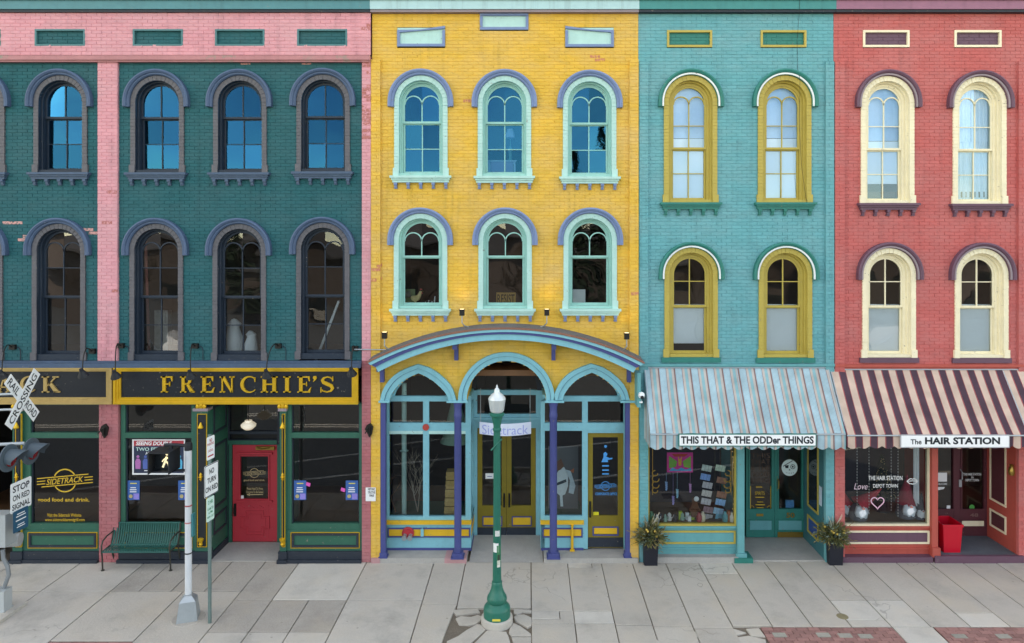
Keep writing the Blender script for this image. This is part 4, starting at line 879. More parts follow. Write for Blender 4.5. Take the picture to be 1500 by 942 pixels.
def off(l, d, ext=0):
    o = []
    for i in range(len(l)):
        a, b = Vector(l[max(0, i-1)]), Vector(l[min(len(l)-1, i+1)]); t = (b-a).normalized(); o.append((l[i][0] - t.y*d - (ext*(1-2*i/(len(l)-1)) if ext else 0), l[i][1] + t.x*d))
    return o
def band(l0, l1, Y0, Y1, m_, nm):
    q = MB(); n = len(l0); vs = [(x, Y0, z) for x, z in l0] + [(x, Y0, z) for x, z in l1] + [(x, Y1, z) for x, z in l0] + [(x, Y1, z) for x, z in l1]; fs = []
    for k in range(n-1): fs += [(k, k+1, n+k+1, n+k), (2*n+k, 3*n+k, 3*n+k+1, 2*n+k+1), (k, 2*n+k, 2*n+k+1, k+1), (n+k, n+k+1, 3*n+k+1, 3*n+k)]
    fs += [(0, n, 3*n, 2*n), (n-1, 3*n-1, 4*n-1, 2*n-1)]; q.add(vs, fs); return part(nm, q, P[m_] if isinstance(m_, str) else m_, can)
band(lo, off(lo, .115), CY0, -.01, 'sky', 'fascia'); band(off(lo, .117), off(lo, .165, .06), CY0 - .03, -.01, 'violet', 'fascia_band'); band(off(lo, .167, .06), off(lo, .215, .09), CY0 - .06, -.01, 'sky', 'fascia_top')
e0, e1 = off(lo, .217, .10), off(lo, .235, .11)
ys_ = [CY0 - .075, CY0 + .11, CY0 + .24, CY0 + .38, .005]
for i in range(4):                       # shingle courses, each lapping the one below
    up = .012 * i; l0 = [(x, z + up) for x, z in e0]; l1 = [(x, z + up + .006) for x, z in e1]
    band(l0, l1, ys_[i], ys_[i+1] + (.03 if i < 3 else 0), 'shingle' if i != 0 and i != 3 else ('shingled' if i == 0 else 'shingle'), 'shingle_course')
for px, py in ((669, 506), (810.5, 506), (561, 538), (920.5, 538)):
    q = MB(); x = PX(px); z = PZ(py, -.1) + .02; q.prism_z([(x-.045, -.02), (x+.045, -.02), (x+.045, -.42), (x-.045, -.42)], z - .06, z + (.12 if px in (669, 810.5) else .05)); q.box(x-.04, x+.04, -.12, .01, z - .33, z - .05); part('bracket', q, P['violet'], can)
q = MB(); q.box(PX(929), PX(934), -.42, -.01, PZ(590), PZ(541)); part('end_board', q, P['turq'], can)
bn = MB(); nseg = 16; Yb = .32; vs = []
for i in range(nseg + 1):
    t = i / nseg; x = PX(702.5 + 75.5*t, Yb); y = Yb - .10*math.sin(math.pi*t)**1; sag = .03*math.sin(math.pi*t); vs += [(x, y, PZ(635.5, Yb) - sag*.7), (x, y, PZ(618, Yb) - sag*.6)]
bn.add(vs, [(2*i, 2*i+2, 2*i+3, 2*i+1) for i in range(nseg)]); bn.add([(x, y + .006, z) for x, y, z in vs], [(2*i, 2*i+1, 2*i+3, 2*i+2) for i in range(nseg)])
banner = thing('hanging_sign', 'white bowed sign with pale violet lettering over olive double doors', 'shop sign', (PX(740, Yb), Yb, PZ(636, Yb)))
part('panel', bn, paint('white sign panel', '#cfd8ea', var=.03), banner)
t, fs = fit_text('Sidetrack', PX(775, Yb) - PX(707.5, Yb), .20, .0); q = MB(); xm = PX(740, Yb); w_ = PX(778, Yb) - PX(702.5, Yb)
q.add([(xm + x, Yb - .10*math.sin(math.pi*min(1, max(0, .5 + x/w_))) - .004, z + PZ(627, Yb) - .02) for x, z in t], fs); part('lettering', q, mat('pale violet lettering', '#9aa6dc', .6, var=0), banner)
q = MB()
for px in (704, 776.5): q.tube([(PX(px, Yb), Yb, PZ(618, Yb)), (PX(px, Yb), Yb, 3.55)], .006, 6)
part('hanger', q, P['galv'], banner)
# ================================================================ turquoise ground floor
YW = .08
def shop_bay(b, x0, x1, zt, frame_m, line_m, inner_m, body_m, base_m, y0=767.5):
    """display window over a panelled riser; x in px at depth YW"""
    fr = bars(b, [(x0, x0 + 2, 560, y0), (x1 - 2, x1, 560, y0), (x0, x1, y0, y0 + 2.4)], YW - .02, YW + .10, frame_m, 'display_window', YW)
    pane(fr, x0 + 2, x1 - 2, 560, y0, YW + .04, GLASS_SHOP, YW)
    q = MB(); rect_px(q, x0 - 1, x1 + 1, y0 + 2.4, 812, YW, YW + .15, YW); rs = part('stall_riser', q, P[body_m], b)
    panel_frame(rs, x0 + 4, x1 - 1, 777, 796, YW, line_m, 2.4, .03); q = MB(); rect_px(q, x0 + 6, x1 - 3, 779, 794, YW - .008, YW + .01, YW); part('panel', q, P[inner_m], rs)
    q = MB(); rect_px(q, x0 - 1, x1 + 1, y0 + 2.4, y0 + 5, YW - .05, YW + .1, YW); rect_px(q, x0 - 1, x1 + 1, 802, 804, YW - .03, YW + .1, YW); part('moulding', q, P[body_m], rs)
    q = MB(); q.box(PX(x0 - 2), PX(x1 + 2), -.08, .4, -.02, .115); part('plinth', q, P[base_m], b)
    q = MB(); q.box(PX(x0, YW), PX(x1, YW), YW + .1, 1.3, .70, .75); part('display_deck', q, P['wood'], b)
    q = MB(); q.face([(PX(x0, YW), 1.3, .7), (PX(x1, YW), 1.3, .7), (PX(x1, YW), 1.3, 3.9), (PX(x0, YW), 1.3, 3.9)]); part('display_back', q, mat('dark display backing', '#2a2733', .9, var=.2), b)
    return fr
t_bay = shop_bay(turq, 949, 1078, 4, 'must', 'must', 'turq', 'turq', 'greystone')
TY = 1.08; TX0, TX1 = 4.50, 6.18
q = MB(); q.box(PX(1078, YW), TX0 - .001, -.03, TY + .1, 0, 3.9); q.box(PX(1076, YW), TX0 + .04, -.06, .02, 0, .18); part('door_post', q, P['turq'], turq)
q = MB(); q.box(TX0 - .05, TX0 + .012, .05, TY, .02, 3.9); part('recess_wall', q, P['dkgreen'], turq)
q = MB(); q.box(TX1, PX(1208), .06, TY + .1, 0, 3.9); rw_ = part('recess_wall', q, paint('dark turquoise paint', '#2f6f78'), turq)
q = MB()
for ya, yb_, za, zb_ in ((.28, .85, .28, .66), (.28, .85, .85, 2.9)):
    t = .045; x = TX1; q.box(x-.018, x+.005, ya, yb_, zb_-t, zb_); q.box(x-.018, x+.005, ya, yb_, za, za+t); q.box(x-.018, x+.005, ya, ya+t, za+t, zb_-t); q.box(x-.018, x+.005, yb_-t, yb_, za+t, zb_-t)
part('panel_frame', q, P['must'], rw_)
q = MB(); q.box(TX1-.006, TX1+.004, .34, .80, .9, 2.84); part('side_glass', q, mat('dark side glass', '#1d2a30', .08, var=0), rw_)
q = MB(); q.box(TX1-.006, TX1+.004, .34, .80, .33, .61); part('panel', q, paint('blue panel paint', '#2c4f93'), rw_)
q = MB(); q.box(TX1-.012, TX1-.003, .12, .24, 1.1, 1.5); part('notice', q, mat('pale notice paper', '#b8c8d8', .7, var=.2, scale=25), rw_)
q = MB(); q.box(PX(948), PX(1220), -.03, .06, 3.2, PZ(536)); part('lintel', q, P['turq'], turq)
q = MB(); q.box(TX0, TX1, -.02, TY + .1, -.02, .03); part('entry_floor', q, P['greystone'], turq)
q = MB(); q.box(PX(1074), PX(1101), -.10, .25, -.01, .10); part('step_block', q, P['dkgreen'], turq)
q = MB(); q.box(TX0, TX1, TY, TY + .1, 2.95, 3.9); part('transom_panel', q, P['dkgreen'], turq)
def tdoor(b, a, c, gl0, gl1, Y, body, panelm, top=2.95, gz=.68, pz=(.21, .42)):
    q = MB(); q.box(a, gl0, Y, Y+.06, .04, top); q.box(gl1, c, Y, Y+.06, .04, top); q.box(gl0, gl1, Y, Y+.06, .04, gz); q.box(gl0, gl1, Y, Y+.06, top-.12, top); d = part('door', q, P[body], b)
    q = MB(); q.face([(gl0, Y+.03, gz), (gl1, Y+.03, gz), (gl1, Y+.03, top-.12), (gl0, Y+.03, top-.12)]); part('pane', q, GLASS_SHOP, d)
    q = MB(); q.box(gl0, gl1, Y-.008, Y+.01, *pz); part('panel', q, P[panelm], d)
    f = MB(); e = .03; f.box(gl0-e, gl1+e, Y-.018, Y+.004, gz-e, gz); f.box(gl0-e, gl0, Y-.018, Y+.004, gz, top-.12); f.box(gl1, gl1+e, Y-.018, Y+.004, gz, top-.12); f.box(gl0-e, gl1+e, Y-.018, Y+.004, pz[0]-e, pz[0]); f.box(gl0-e, gl1+e, Y-.018, Y+.004, pz[1], pz[1]+e); part('moulding', f, P[body], d); return d
def X_(px): return PX(px, TY)
d1 = tdoor(turq, X_(1093), X_(1134.5), X_(1098.5), X_(1130), TY, 'dkgreen', 'turq'); d2 = tdoor(turq, X_(1135), X_(1180), X_(1140.5), X_(1174), TY, 'dkgreen', 'turq')
q = MB(); q.box(X_(1139), X_(1176), TY-.014, TY, .045, .16); part('kick_plate', q, P['brass'], d2)
part('house_number', text_px('50', 1152, 1164, 751, 758.5, TY - .02, .03), P['brass'], d2)
q = MB(); X = X_(1139.3); q.tube([(X, TY, 1.36), (X, TY-.06, 1.33), (X, TY-.06, 1.16), (X, TY, 1.13)], .012); q.box(X-.018, X+.018, TY-.006, TY+.002, 1.08, 1.42); part('handle', q, P['brass'], d2)
q = MB(); q.box(X_(1108), X_(1118), TY-.01, TY, PZ(756, TY), PZ(752.5, TY)); part('letter_slot', q, P['brass'], d1)
Yk = TY + .02
q = MB(); cxk, czk = X_(1157), PZ(685.5, TY); rk = 11.5*(D0+TY)/1000
q.prism([(cxk+rk*math.cos(R(a))*1.02, czk+rk*math.sin(R(a))*1.05) for a in range(0, 360, 12)], Yk - .004, Yk); em = part('skull_emblem', q, mat('pale mint vinyl', '#cfe3e2', .6, var=.03), d2)
INK = mat('black ink', '#16202a', .6, var=0)
q = MB(); yk = Yk - .006
q.prism([(cxk-.11, czk+.05), (cxk-.02, czk+.06), (cxk-.03, czk-.01), (cxk-.09, czk-.01)], yk, yk+.002); q.strip([(cxk-.15, czk+.03), (cxk+.07, czk+.16)], yk, yk+.002, .014)
for rr_, w in ((.048, .012), (.012, .02)): q.strip([(cxk+.072+rr_*math.cos(R(a)), czk+.022+rr_*math.sin(R(a))) for a in range(0, 361, 20)], yk, yk+.002, w)
q.prism([(cxk-.02, czk-.06), (cxk, czk-.025), (cxk+.02, czk-.06)], yk, yk+.002)
for i in range(5): q.strip([(cxk-.08+i*.04, czk-.10-.012*math.sin(i*math.pi/4)), (cxk-.07+i*.04, czk-.125-.012*math.sin(i*math.pi/4))], yk, yk+.002, .008)
part('skull_face', q, INK, em)
DIM = mat('dim brown lettering', '#6d5648', .6, var=0)
for i, tx in enumerate(('THIS', 'THAT', '& THE', 'ODDER', 'THINGS')): part('lettering', text_px(tx, 1100, 1128, 664 + i*9, 671 + i*9, Yk, -.01), DIM, d1)
for tx, a, c, e, f in (('|1', 1106, 1118, 712, 715), ('SPIRITS', 1106, 1120, 720, 725), ('|1', 1105, 1121, 727, 730), ('|1', 1108, 1119, 734, 736.5), ('|1', 1105, 1122, 738, 741), ('|1', 1107, 1120, 742.5, 745)): part('lettering', text_px(tx, a, c, e, f, Yk, .0), GD, d1)
q = MB(); L_ = pts([(1099.5, 712), (1099.5, 746), (1129, 746), (1129, 712)], Yk); q.strip(L_, Yk, Yk+.002, .015)
for cx_, s_ in ((1101.5, 1), (1127, -1)): q.strip([(PX(cx_ + s_*3*math.cos(R(a)), Yk), PZ(744 - 3*math.sin(R(a)), Yk)) for a in range(0, 271, 30)], Yk, Yk+.002, .01)
part('scroll_border', q, GD, d1)
for cx_, s_ in ((956, 1), (1071, -1)):
    q = MB(); q.strip(pts([(cx_, 655), (cx_, 725)], YW + .035), YW+.035, YW+.037, .012)
    for cy_, rr_ in ((694, 4), (702, 5), (711, 5), (719, 4)): q.strip([(PX(cx_ + s_*(rr_ + rr_*math.cos(R(a))), YW), PZ(cy_ + rr_*math.sin(R(a)), YW)) for a in range(0, 300, 25)], YW+.033, YW+.035, .018)
    part('gilt_scroll', q, P['brass'], t_bay)

# ================================================================ red ground floor
r_bay = shop_bay(redb, 1232, 1361.5, 4, 'cream', 'cream', 'plum', 'redj', 'plum')
RXa, RXb, RYd = 8.54, 10.2, .92
q = MB(); q.box(PX(1361, YW), RXa, -.03, RYd + .1, 0, 3.9); q.box(PX(1360, YW), RXa + .03, -.07, .0, .1, .30); part('door_post', q, P['redj'], redb)
q = MB(); q.box(RXb, PX(1489.5), .02, RYd + .1, 0, 3.9); rw2 = part('recess_wall', q, P['redj'], redb)
q = MB()
for ya, yb_, za, zb_ in ((.3, .82, .42, .80), (.3, .82, 1.0, 2.9)):
    t = .04; x = RXb; q.box(x-.016, x+.005, ya, yb_, zb_-t, zb_); q.box(x-.016, x+.005, ya, yb_, za, za+t); q.box(x-.016, x+.005, ya, ya+t, za+t, zb_-t); q.box(x-.016, x+.005, yb_-t, yb_, za+t, zb_-t)
part('panel_frame', q, P['cream'], rw2); q = MB(); q.box(RXb-.006, RXb+.004, .35, .77, 1.05, 2.85); q.box(RXb-.006, RXb+.004, .35, .77, .47, .75); part('panel', q, P['maroon'], rw2)
q = MB(); q.lathe([(0, 0), (.05, .02), (.07, .09), (.05, .16), (.03, .2), (.05, .23), (0, .25)], n=12); part('wall_ornament', q.xform(Matrix.Translation((RXb - .03, .1, 1.75))), P['brass'], rw2, True)
q = MB(); q.box(PX(1232), XRR, -.03, .06, 3.2, PZ(537)); part('lintel', q, P['redj'], redb)
q = MB(); q.box(RXa, RXb, -.02, RYd + .1, -.02, .14); part('entry_floor', q, P['darkfloor'], redb); q = MB(); q.box(RXa - .1, PX(1495), -.10, -.021, -.02, .145); part('step', q, P['plum'], redb)
q = MB(); q.box(PX(1513), XRR, -.02, .1, 0, 3.9); part('shopfront_end', q, P['redj'], redb)
def XR(px): return PX(px, RYd)
q = MB(); q.box(RXa, RXb, RYd, RYd + .1, 2.95, 3.9); q.box(XR(1397), XR(1404), RYd - .01, RYd + .1, .14, 2.95); part('door_frame', q, P['maroon'], redb)
d3 = tdoor(redb, XR(1369.5), XR(1397), XR(1371.5), XR(1396), RYd, 'maroon', 'maroon', 2.95, .74, (.36, .48)); d4 = tdoor(redb, XR(1404), XR(1449.5), XR(1409), XR(1441), RYd, 'maroon', 'cream', 2.95, .74, (.36, .48))
part('house_number', text_px('48', 1421, 1433, 752, 757, RYd - .02, .02), mat('dull number', '#7d5f5c', .5, var=0), d4)
Yq = RYd + .02
for i, (tx, a, c) in enumerate((('THE HAIR STATION', 1411, 1437), ('in', 1423, 1426), ('DEPOT TOWN', 1414, 1434))): part('lettering', text_px(tx, a, c, 693 + i*4.3, 696.6 + i*4.3, Yq, .01), WH, d4)
q = MB(); q.lathe([(0, 0), (.06, .0), (.06, .004)], n=16); q.xform(Matrix.Rotation(R(90), 4, 'X')); obj('round_sticker', q, mat('green sticker', '#3f9a4d', .6, var=.05), d4, (XR(1424.5), Yq, PZ(743.5, RYd)))
q = MB(); rect_px(q, 1372, 1388, 693, 706, Yq, Yq+.004, RYd); part('notice', q, WH, d3); part('lettering', text_px('WELCOME', 1372, 1387.5, 707.5, 710.5, Yq, .01), WH, d3)
q = MB(); rect_px(q, 1387.5, 1393, 741, 746, Yq, Yq+.004, RYd); part('sticker', q, WH, d3); q = MB(); q.prism(pts([(1373, 714), (1385, 714), (1383, 717), (1378, 718), (1374, 719)], RYd), Yq, Yq+.003); part('decal', q, WH, d3)
q = MB(); X = XR(1406.2); q.box(X-.03, X+.03, RYd-.02, RYd, PZ(713, RYd), PZ(702.5, RYd)); q.tube([(X+.01, RYd, 1.62), (X+.01, RYd-.06, 1.58), (X+.01, RYd-.06, 1.42), (X+.01, RYd, 1.38)], .012); part('handle', q, P['galv'], d4)
Yg = YW + .03
part('lettering', text_px('THE HAIR STATION', 1272, 1322, 697, 703.5, Yg, .012), WH, r_bay); part('lettering', text_px('DEPOT TOWN', 1279, 1315, 709, 714.5, Yg, .005), WH, r_bay); part('lettering', text_px('Love', 1251, 1271, 708, 717, Yg, -.005, .3), mat('pale pink paint pen', '#dfc6d4', .6, var=0), r_bay)
q = MB(); h_ = []
for i in range(33): t = 2*math.pi*i/32; h_.append((PX(1285.5, Yg) + .0085*16*math.sin(t)**3, PZ(736, Yg) + .0085*(13*math.cos(t)-5*math.cos(2*t)-2*math.cos(3*t)-math.cos(4*t))))
q.strip(h_, Yg, Yg+.002, .022); part('heart_outline', q, mat('pink paint pen', '#e3b6cc', .6, var=0), r_bay)
q = MB(); lx, lz_ = PX(1336.5, Yg), PZ(705, Yg); q.strip([(lx-.115, lz_), (lx-.06, lz_+.045), (lx-.025, lz_+.055), (lx, lz_+.04), (lx+.025, lz_+.055), (lx+.06, lz_+.045), (lx+.115, lz_), (lx+.06, lz_-.05), (lx, lz_-.06), (lx-.06, lz_-.05), (lx-.115, lz_)], Yg, Yg+.002, .016); q.strip([(lx-.1, lz_), (lx, lz_+.008), (lx+.1, lz_)], Yg, Yg+.002, .014); part('lips_outline', q, WH, r_bay)

# ================================================================ awnings
def stripe_mat(name, period, stops, rough=.85):
    m = bpy.data.materials.new(name); m.use_nodes = True; N, L = m.node_tree.nodes, m.node_tree.links; b = N['Principled BSDF']; b.inputs['Roughness'].default_value = rough; b.inputs['Specular IOR Level'].default_value = .2
    at = N.new('ShaderNodeAttribute'); at.attribute_name = 'u'; mt = N.new('ShaderNodeMath'); mt.operation = 'DIVIDE'; mt.inputs[1].default_value = period; fr = N.new('ShaderNodeMath'); fr.operation = 'FRACT'
    L.new(at.outputs['Fac'], mt.inputs[0]); L.new(mt.outputs[0], fr.inputs[0]); cr = N.new('ShaderNodeValToRGB'); cr.color_ramp.interpolation = 'CONSTANT'; e = cr.color_ramp.elements
    while len(e) > 1: e.remove(e[-1])
    e[0].position = 0; e[0].color = (*lin(stops[0][1]), 1)
    for p, c in stops[1:]: k = e.new(p); k.color = (*lin(c), 1)
    L.new(fr.outputs[0], cr.inputs[0])
    no = N.new('ShaderNodeTexNoise'); no.inputs['Scale'].default_value = 3; no.inputs['Detail'].default_value = 6; g = N.new('ShaderNodeNewGeometry'); L.new(g.outputs['Position'], no.inputs['Vector'])
    mr = N.new('ShaderNodeMapRange'); mr.inputs[1].default_value = .3; mr.inputs[2].default_value = .7; mr.inputs[3].default_value = .74; mr.inputs[4].default_value = 1.06; L.new(no.outputs['Fac'], mr.inputs[0])
    vm = N.new('ShaderNodeVectorMath'); vm.operation = 'SCALE'; L.new(cr.outputs[0], vm.inputs[0]); L.new(mr.outputs[0], vm.inputs['Scale']); L.new(vm.outputs[0], b.inputs['Base Color'])
    return m
_a = []; cur = 0.0
for w, c in ((.045, '#a3c3cf'), (.02, '#7f9dab'), (.05, '#adccd6'), (.02, '#7f9dab'), (.05, '#adccd6'), (.02, '#7f9dab'), (.05, '#adccd6'), (.02, '#7f9dab'), (.05, '#adccd6'), (.02, '#7f9dab'), (.055, '#a3c3cf'), (.03, '#87706f'), (.14, '#bdb4ae'), (.19, '#86b4bc'), (.14, '#bdb4ae'), (.03, '#87706f')): _a.append((cur, c)); cur += w
AW1 = stripe_mat('blue and tan awning cloth', .333, _a)
AW2 = stripe_mat('plum and tan awning cloth', .298, [(0, '#a8555a'), (.04, '#543f4b'), (.47, '#a8555a'), (.51, '#cfb6a6'), (.97, '#a8555a')])
def cloth(name, grid, us, m_, par):          # grid rows x cols of points, u per column
    r, c = len(grid), len(grid[0]); me = bpy.data.meshes.new(name); me.from_pydata([p for row in grid for p in row], [], [(i*c+j, i*c+j+1, (i+1)*c+j+1, (i+1)*c+j) for i in range(r-1) for j in range(c-1)])
    a = me.attributes.new('u', 'FLOAT', 'POINT'); a.data.foreach_set('value', [u for row in grid for u in us]); me.materials.append(m_); me.polygons.foreach_set('use_smooth', [True]*len(me.polygons)); me.update()
    return obj(name, me, None, par, (0, 0, 0))
def awning(x0, x1, zt, zf, zv, dep, m_, label, seed, u0=0):
    t = thing('awning', label, 'awning', ((x0+x1)/2, -dep/2, zv)); n = int((x1-x0)/.02); rg = random.Random(seed); cols = [x0 + (x1-x0)*i/n for i in range(n+1)]; us = [x - x0 + u0 for x in cols]
    rows = 11; g = []
    for j in range(rows):
        s = j/(rows-1); g.append([(x, -.02 - dep*s, zt + (zf-zt)*s - .02*math.sin(math.pi*s) - .035*math.sin(math.pi*s)**.7*math.sin(math.pi*(x-x0)/.97)**2 - .006*math.sin(x*13 + s*7)*s ) for x in cols])
    cloth('canvas', g, us, m_, t)
    v = []
    for j in range(6):
        s = j/5; row = []
        for x in cols:
            sc = abs(math.sin((x-x0)*math.pi/.235)); zb_ = zv + .055*(1-sc); row.append((x, -.022 - dep - .012*math.sin((x-x0)*9)*s - .006*s, zf + (zb_-zf)*s))
        v.append(row)
    cloth('valance', v, us, m_, t)
    for x, e in ((x0, -1), (x1, 1)):
        side = []
        for j in range(9):
            s = j/8; side.append([(x + .004*e, -.02 - dep*k/12*1.0, min(zt + (zf-zt)*k/12, zt) * (1-s) + (zv + .03 + .03*math.cos(k*2.1)) * s if True else 0) for k in range(13)])
        cloth('side_curtain', side, [k*.06 for k in range(13)], m_, t)
    q = MB(); q.tube([(x0+.01, -.03-dep, zf-.015), (x1-.01, -.03-dep, zf-.015)], .016); q.tube([(x0+.01, -.03, zt-.02), (x1-.01, -.03, zt-.02)], .016)
    for x in (x0+.02, (x0+x1)/2, x1-.02): q.tube([(x, -.03, zt-.03), (x, -.02-dep, zf-.03)], .012); q.tube([(x, -.03, zf-.02), (x, -.02-dep, zf-.02)], .012)
    part('frame', q, P['galv'], t); return t
AD = .76
aw1 = awning(PX(943), 6.262, PZ(537), 2.885, 2.565, AD, AW1, 'light blue and tan striped awning over turquoise shopfront', 1, .02)
aw2 = awning(6.275, XRR - .5, PZ(539.5), 2.86, 2.585, AD, AW2, 'plum and tan striped awning over red shopfront', 2, .12)
def plate_sign(label, x0, x1, y0, y1, edge, runs):
    Ya = -.022 - AD - .05; t = thing('name_board', label, 'shop sign', (PX((x0+x1)/2, Ya), Ya, PZ(y1, Ya)))
    q = MB(); rect_px(q, x0, x1, y0, y1, Ya, Ya + .025); part('border', q, edge, t); q = MB(); rect_px(q, x0 + 1.4, x1 - 1.4, y0 + 1.4, y1 - 1.4, Ya - .004, Ya + .001, Ya); part('face', q, mat('white sign face', '#f0f3f4', .5, var=.03), t)
    for tx, a, b, c, d, bo in runs: part('lettering', text_px(tx, a, b, c, d, Ya - .007, bo), INK, t)
plate_sign('white name board with green border on blue striped awning', 994, 1196, 635.5, 654, P['dkgreen'], [('THIS THAT & THE ODDer THINGS', 997.5, 1192, 639, 650.2, .032)])
plate_sign('white name board with rounded lettering on plum striped awning', 1319, 1479, 637, 656, mat('silver sign edge', '#b9bcc2', .4, .3, var=.03), [('The', 1334, 1350, 643.5, 651, .02), ('HAIR STATION', 1355, 1465, 640.5, 651, .04)])

# ================================================================ lamps on the walls
def gooseneck(bx, by, sx, sy, label):
    t = thing('gooseneck_lamp', label, 'wall lamp', (PX(bx), 0, PZ(by)), 'black gooseneck lamps over the signs')
    b = Vector((PX(bx), -.02, PZ(by))); s = Vector((PX(sx, -.45), -.45, PZ(sy, -.45)))
    q = MB(); q.box(b.x-.06, b.x+.06, -.07, .01, b.z-.05, b.z+.05); part('junction_box', q, P['iron'], t)
    p0 = b + Vector((0, -.05, 0)); pts_ = [p0.lerp(s, 0) + Vector((0, 0, 0))]
    for i in range(1, 13):
        u = i/12; p = p0*(1-u)**3 + (p0 + Vector((0, -.16, .20)))*3*u*(1-u)**2 + (s + Vector((0, .0, .42)))*3*u*u*(1-u) + (s + Vector((0, 0, .10)))*u**3; pts_.append(p)
    q = MB(); q.tube(pts_, .011, 7); part('arm', q, P['iron'], t, True)
    q = MB(); prof = [(0, .11), (.035, .11), (.04, .06), (.055, .04), (.075, .0), (.105, -.06), (.098, -.06), (.068, .0), (.04, .03), (0, .035)]; q.lathe(prof, n=18); q.xform(Matrix.Translation(s) @ Matrix.Rotation(R(28), 4, 'X')); part('shade', q, P['black'], t, True)
    q = MB(); z = b.z; sg = 1 if sx < bx else -1
    q.tube([(b.x + sg*.06, -.02, z)] + [(b.x + sg*(.06 + .09*math.sin(R(a))), -.02, z - .09 + .09*math.cos(R(a))) for a in (30, 60, 90)] + [(b.x + sg*.15, -.02, PZ(529))], .008, 6); part('conduit', q, P['navy'], t, True)
GL = [(20.5, 508, 3, 549, 'gooseneck lamp partly behind railroad crossbuck at left edge'), (137, 514, 121, 547, 'gooseneck lamp left of the pink pilaster over weathered sign'), (179, 506, 169, 549, 'gooseneck lamp at join of the two black signs'),
      (287.4, 506.5, 279, 549, 'gooseneck lamp over second letter of gold lettered sign'), (408.7, 506.5, 390.5, 548, 'gooseneck lamp over middle of gold lettered sign'), (520.7, 510, 515, 545, 'gooseneck lamp at right end of gold lettered sign')]
for a in GL: gooseneck(*a)
def flood(px, py, label, side):
    t = thing('flood_lamp', label, 'flood light', (PX(px), -.25, PZ(py)), 'flood lamps on the canopy roof'); x, z = PX(px), PZ(py)
    q = MB(); q.box(x-.05, x+.05, -.30, -.20, z-.05, z+.07); q.box(x-.056, x+.056, -.31, -.19, z+.06, z+.08); part('housing', q, P['iron'], t)
    q = MB(); q.box(x-.042, x+.042, -.29, -.21, z+.079, z+.084); part('lens', q, mat('lit lamp lens', '#fff0c8', .3, var=0, emit=.5), t)
    q = MB(); q.tube([(x, -.25, z-.05), (x, -.25, z-.2), (x + side*.05, -.2, z-.27), (x + side*.16, -.1, z-.31), (x + side*.3, -.03, z-.30)], .013, 7); part('conduit', q, P['galv'], t, True)
    ld = bpy.data.lights.new('flood_glow', 'SPOT'); ld.energy = .8; ld.spot_size = R(95); ld.spot_blend = .9; ld.color = (1, .86, .55); ld.shadow_soft_size = .04
    lo_ = bpy.data.objects.new('flood_glow', ld); C.objects.link(lo_); lo_.parent = t; lo_.location = (0, 0, .11); lo_.rotation_euler = Vector((0, .32, 1)).to_track_quat('-Z', 'Y').to_euler()
flood(567, 490, 'flood lamp at left end of the arched canopy', 1); flood(678.5, 457, 'flood lamp left of middle on the arched canopy', 1); flood(800.5, 457, 'flood lamp right of middle on the arched canopy', -1); flood(915.5, 491, 'flood lamp at right end of the arched canopy', -1)
q = MB(); q.lathe([(0, -.07), (.05, -.05), (.07, 0), (.05, .05), (0, .07)], n=16); q.xform(Matrix.Translation((PX(934.5), -.45, PZ(579, -.45)))); t = thing('security_camera', 'small white dome security camera by canopy end', 'camera', (PX(934.5), -.45, PZ(579, -.45))); part('dome', q, P['white'], t, True)
q = MB(); q.box(PX(934)-.03, PX(934)+.03, -.45, -.01, PZ(588, -.3), PZ(586, -.3)); part('arm', q, P['white'], t)
q = MB(); q.lathe([(0, 0), (.035, 0), (.035, .01), (.02, .012)], n=12); q.xform(Matrix.Translation((PX(934.5), -.525, PZ(581, -.45))) @ Matrix.Rotation(R(90), 4, 'X')); part('lens', q, P['black'], t)
def ornament(px, py, Yb_, label):
    q = MB(); x, z = PX(px), PZ(py)
    q.prism([(x-.05, z+.10), (x+.02, z+.14), (x+.08, z+.06), (x+.05, z-.10), (x+.0, z-.16), (x-.04, z-.06), (x-.09, z+.02)], Yb_ - .05, Yb_); q.prism([(x-.03, z+.05), (x+.03, z+.07), (x+.02, z-.08), (x-.01, z-.1)], Yb_ - .09, Yb_ - .05); q.tube([(x, Yb_-.05, z+.05), (x-.02, Yb_-.14, z+.02), (x-.06, Yb_-.16, z-.04)], .012)
    solo('wall_bracket', q, P['iron'], label, 'bracket')
ornament(157, 629, -.062, 'black cast iron bracket on pink pier beside far left window'); ornament(542.5, 628, -.062, 'black cast iron bracket on pier between green and yellow buildings')
t = thing('historic_plaque', 'small white dated plaque on pink pier', 'plaque', (PX(544.5), -.08, PZ(732))); q = MB(); rect_px(q, 537, 551.5, 712.5, 732, -.085, -.062, 0); part('plate', q, WH, t)
for i, (tx, a, b) in enumerate((('HISTORIC', 539, 549.5), ('STRUCTURE', 539, 549.5), ('1865', 541, 548))): part('lettering', text_px(tx, a, b, 715 + i*4.6, 718.4 + i*4.6, -.087, .02), INK, t)
t = thing('pendant_lamp', 'white glass schoolhouse pendant lamp above red door', 'pendant lamp', (PX(364, .5), .5, 2.9)); zc = PZ(623, .5); q = MB(); q.lathe([(0, -.10), (.08, -.09), (.15, -.03), (.16, .02), (.12, .06), (.08, .075), (.075, .11), (0, .11)], n=24); q.xform(Matrix.Translation((PX(364, .5), .5, zc))); part('glass_shade', q, mat('opal glass', '#f4efe4', .3, var=0, emit=.10), t, True)
q = MB(); q.tube([(PX(364, .5), .5, zc+.1), (PX(364, .5), .5, 3.39)], .008, 6); part('stem', q, P['iron'], t)

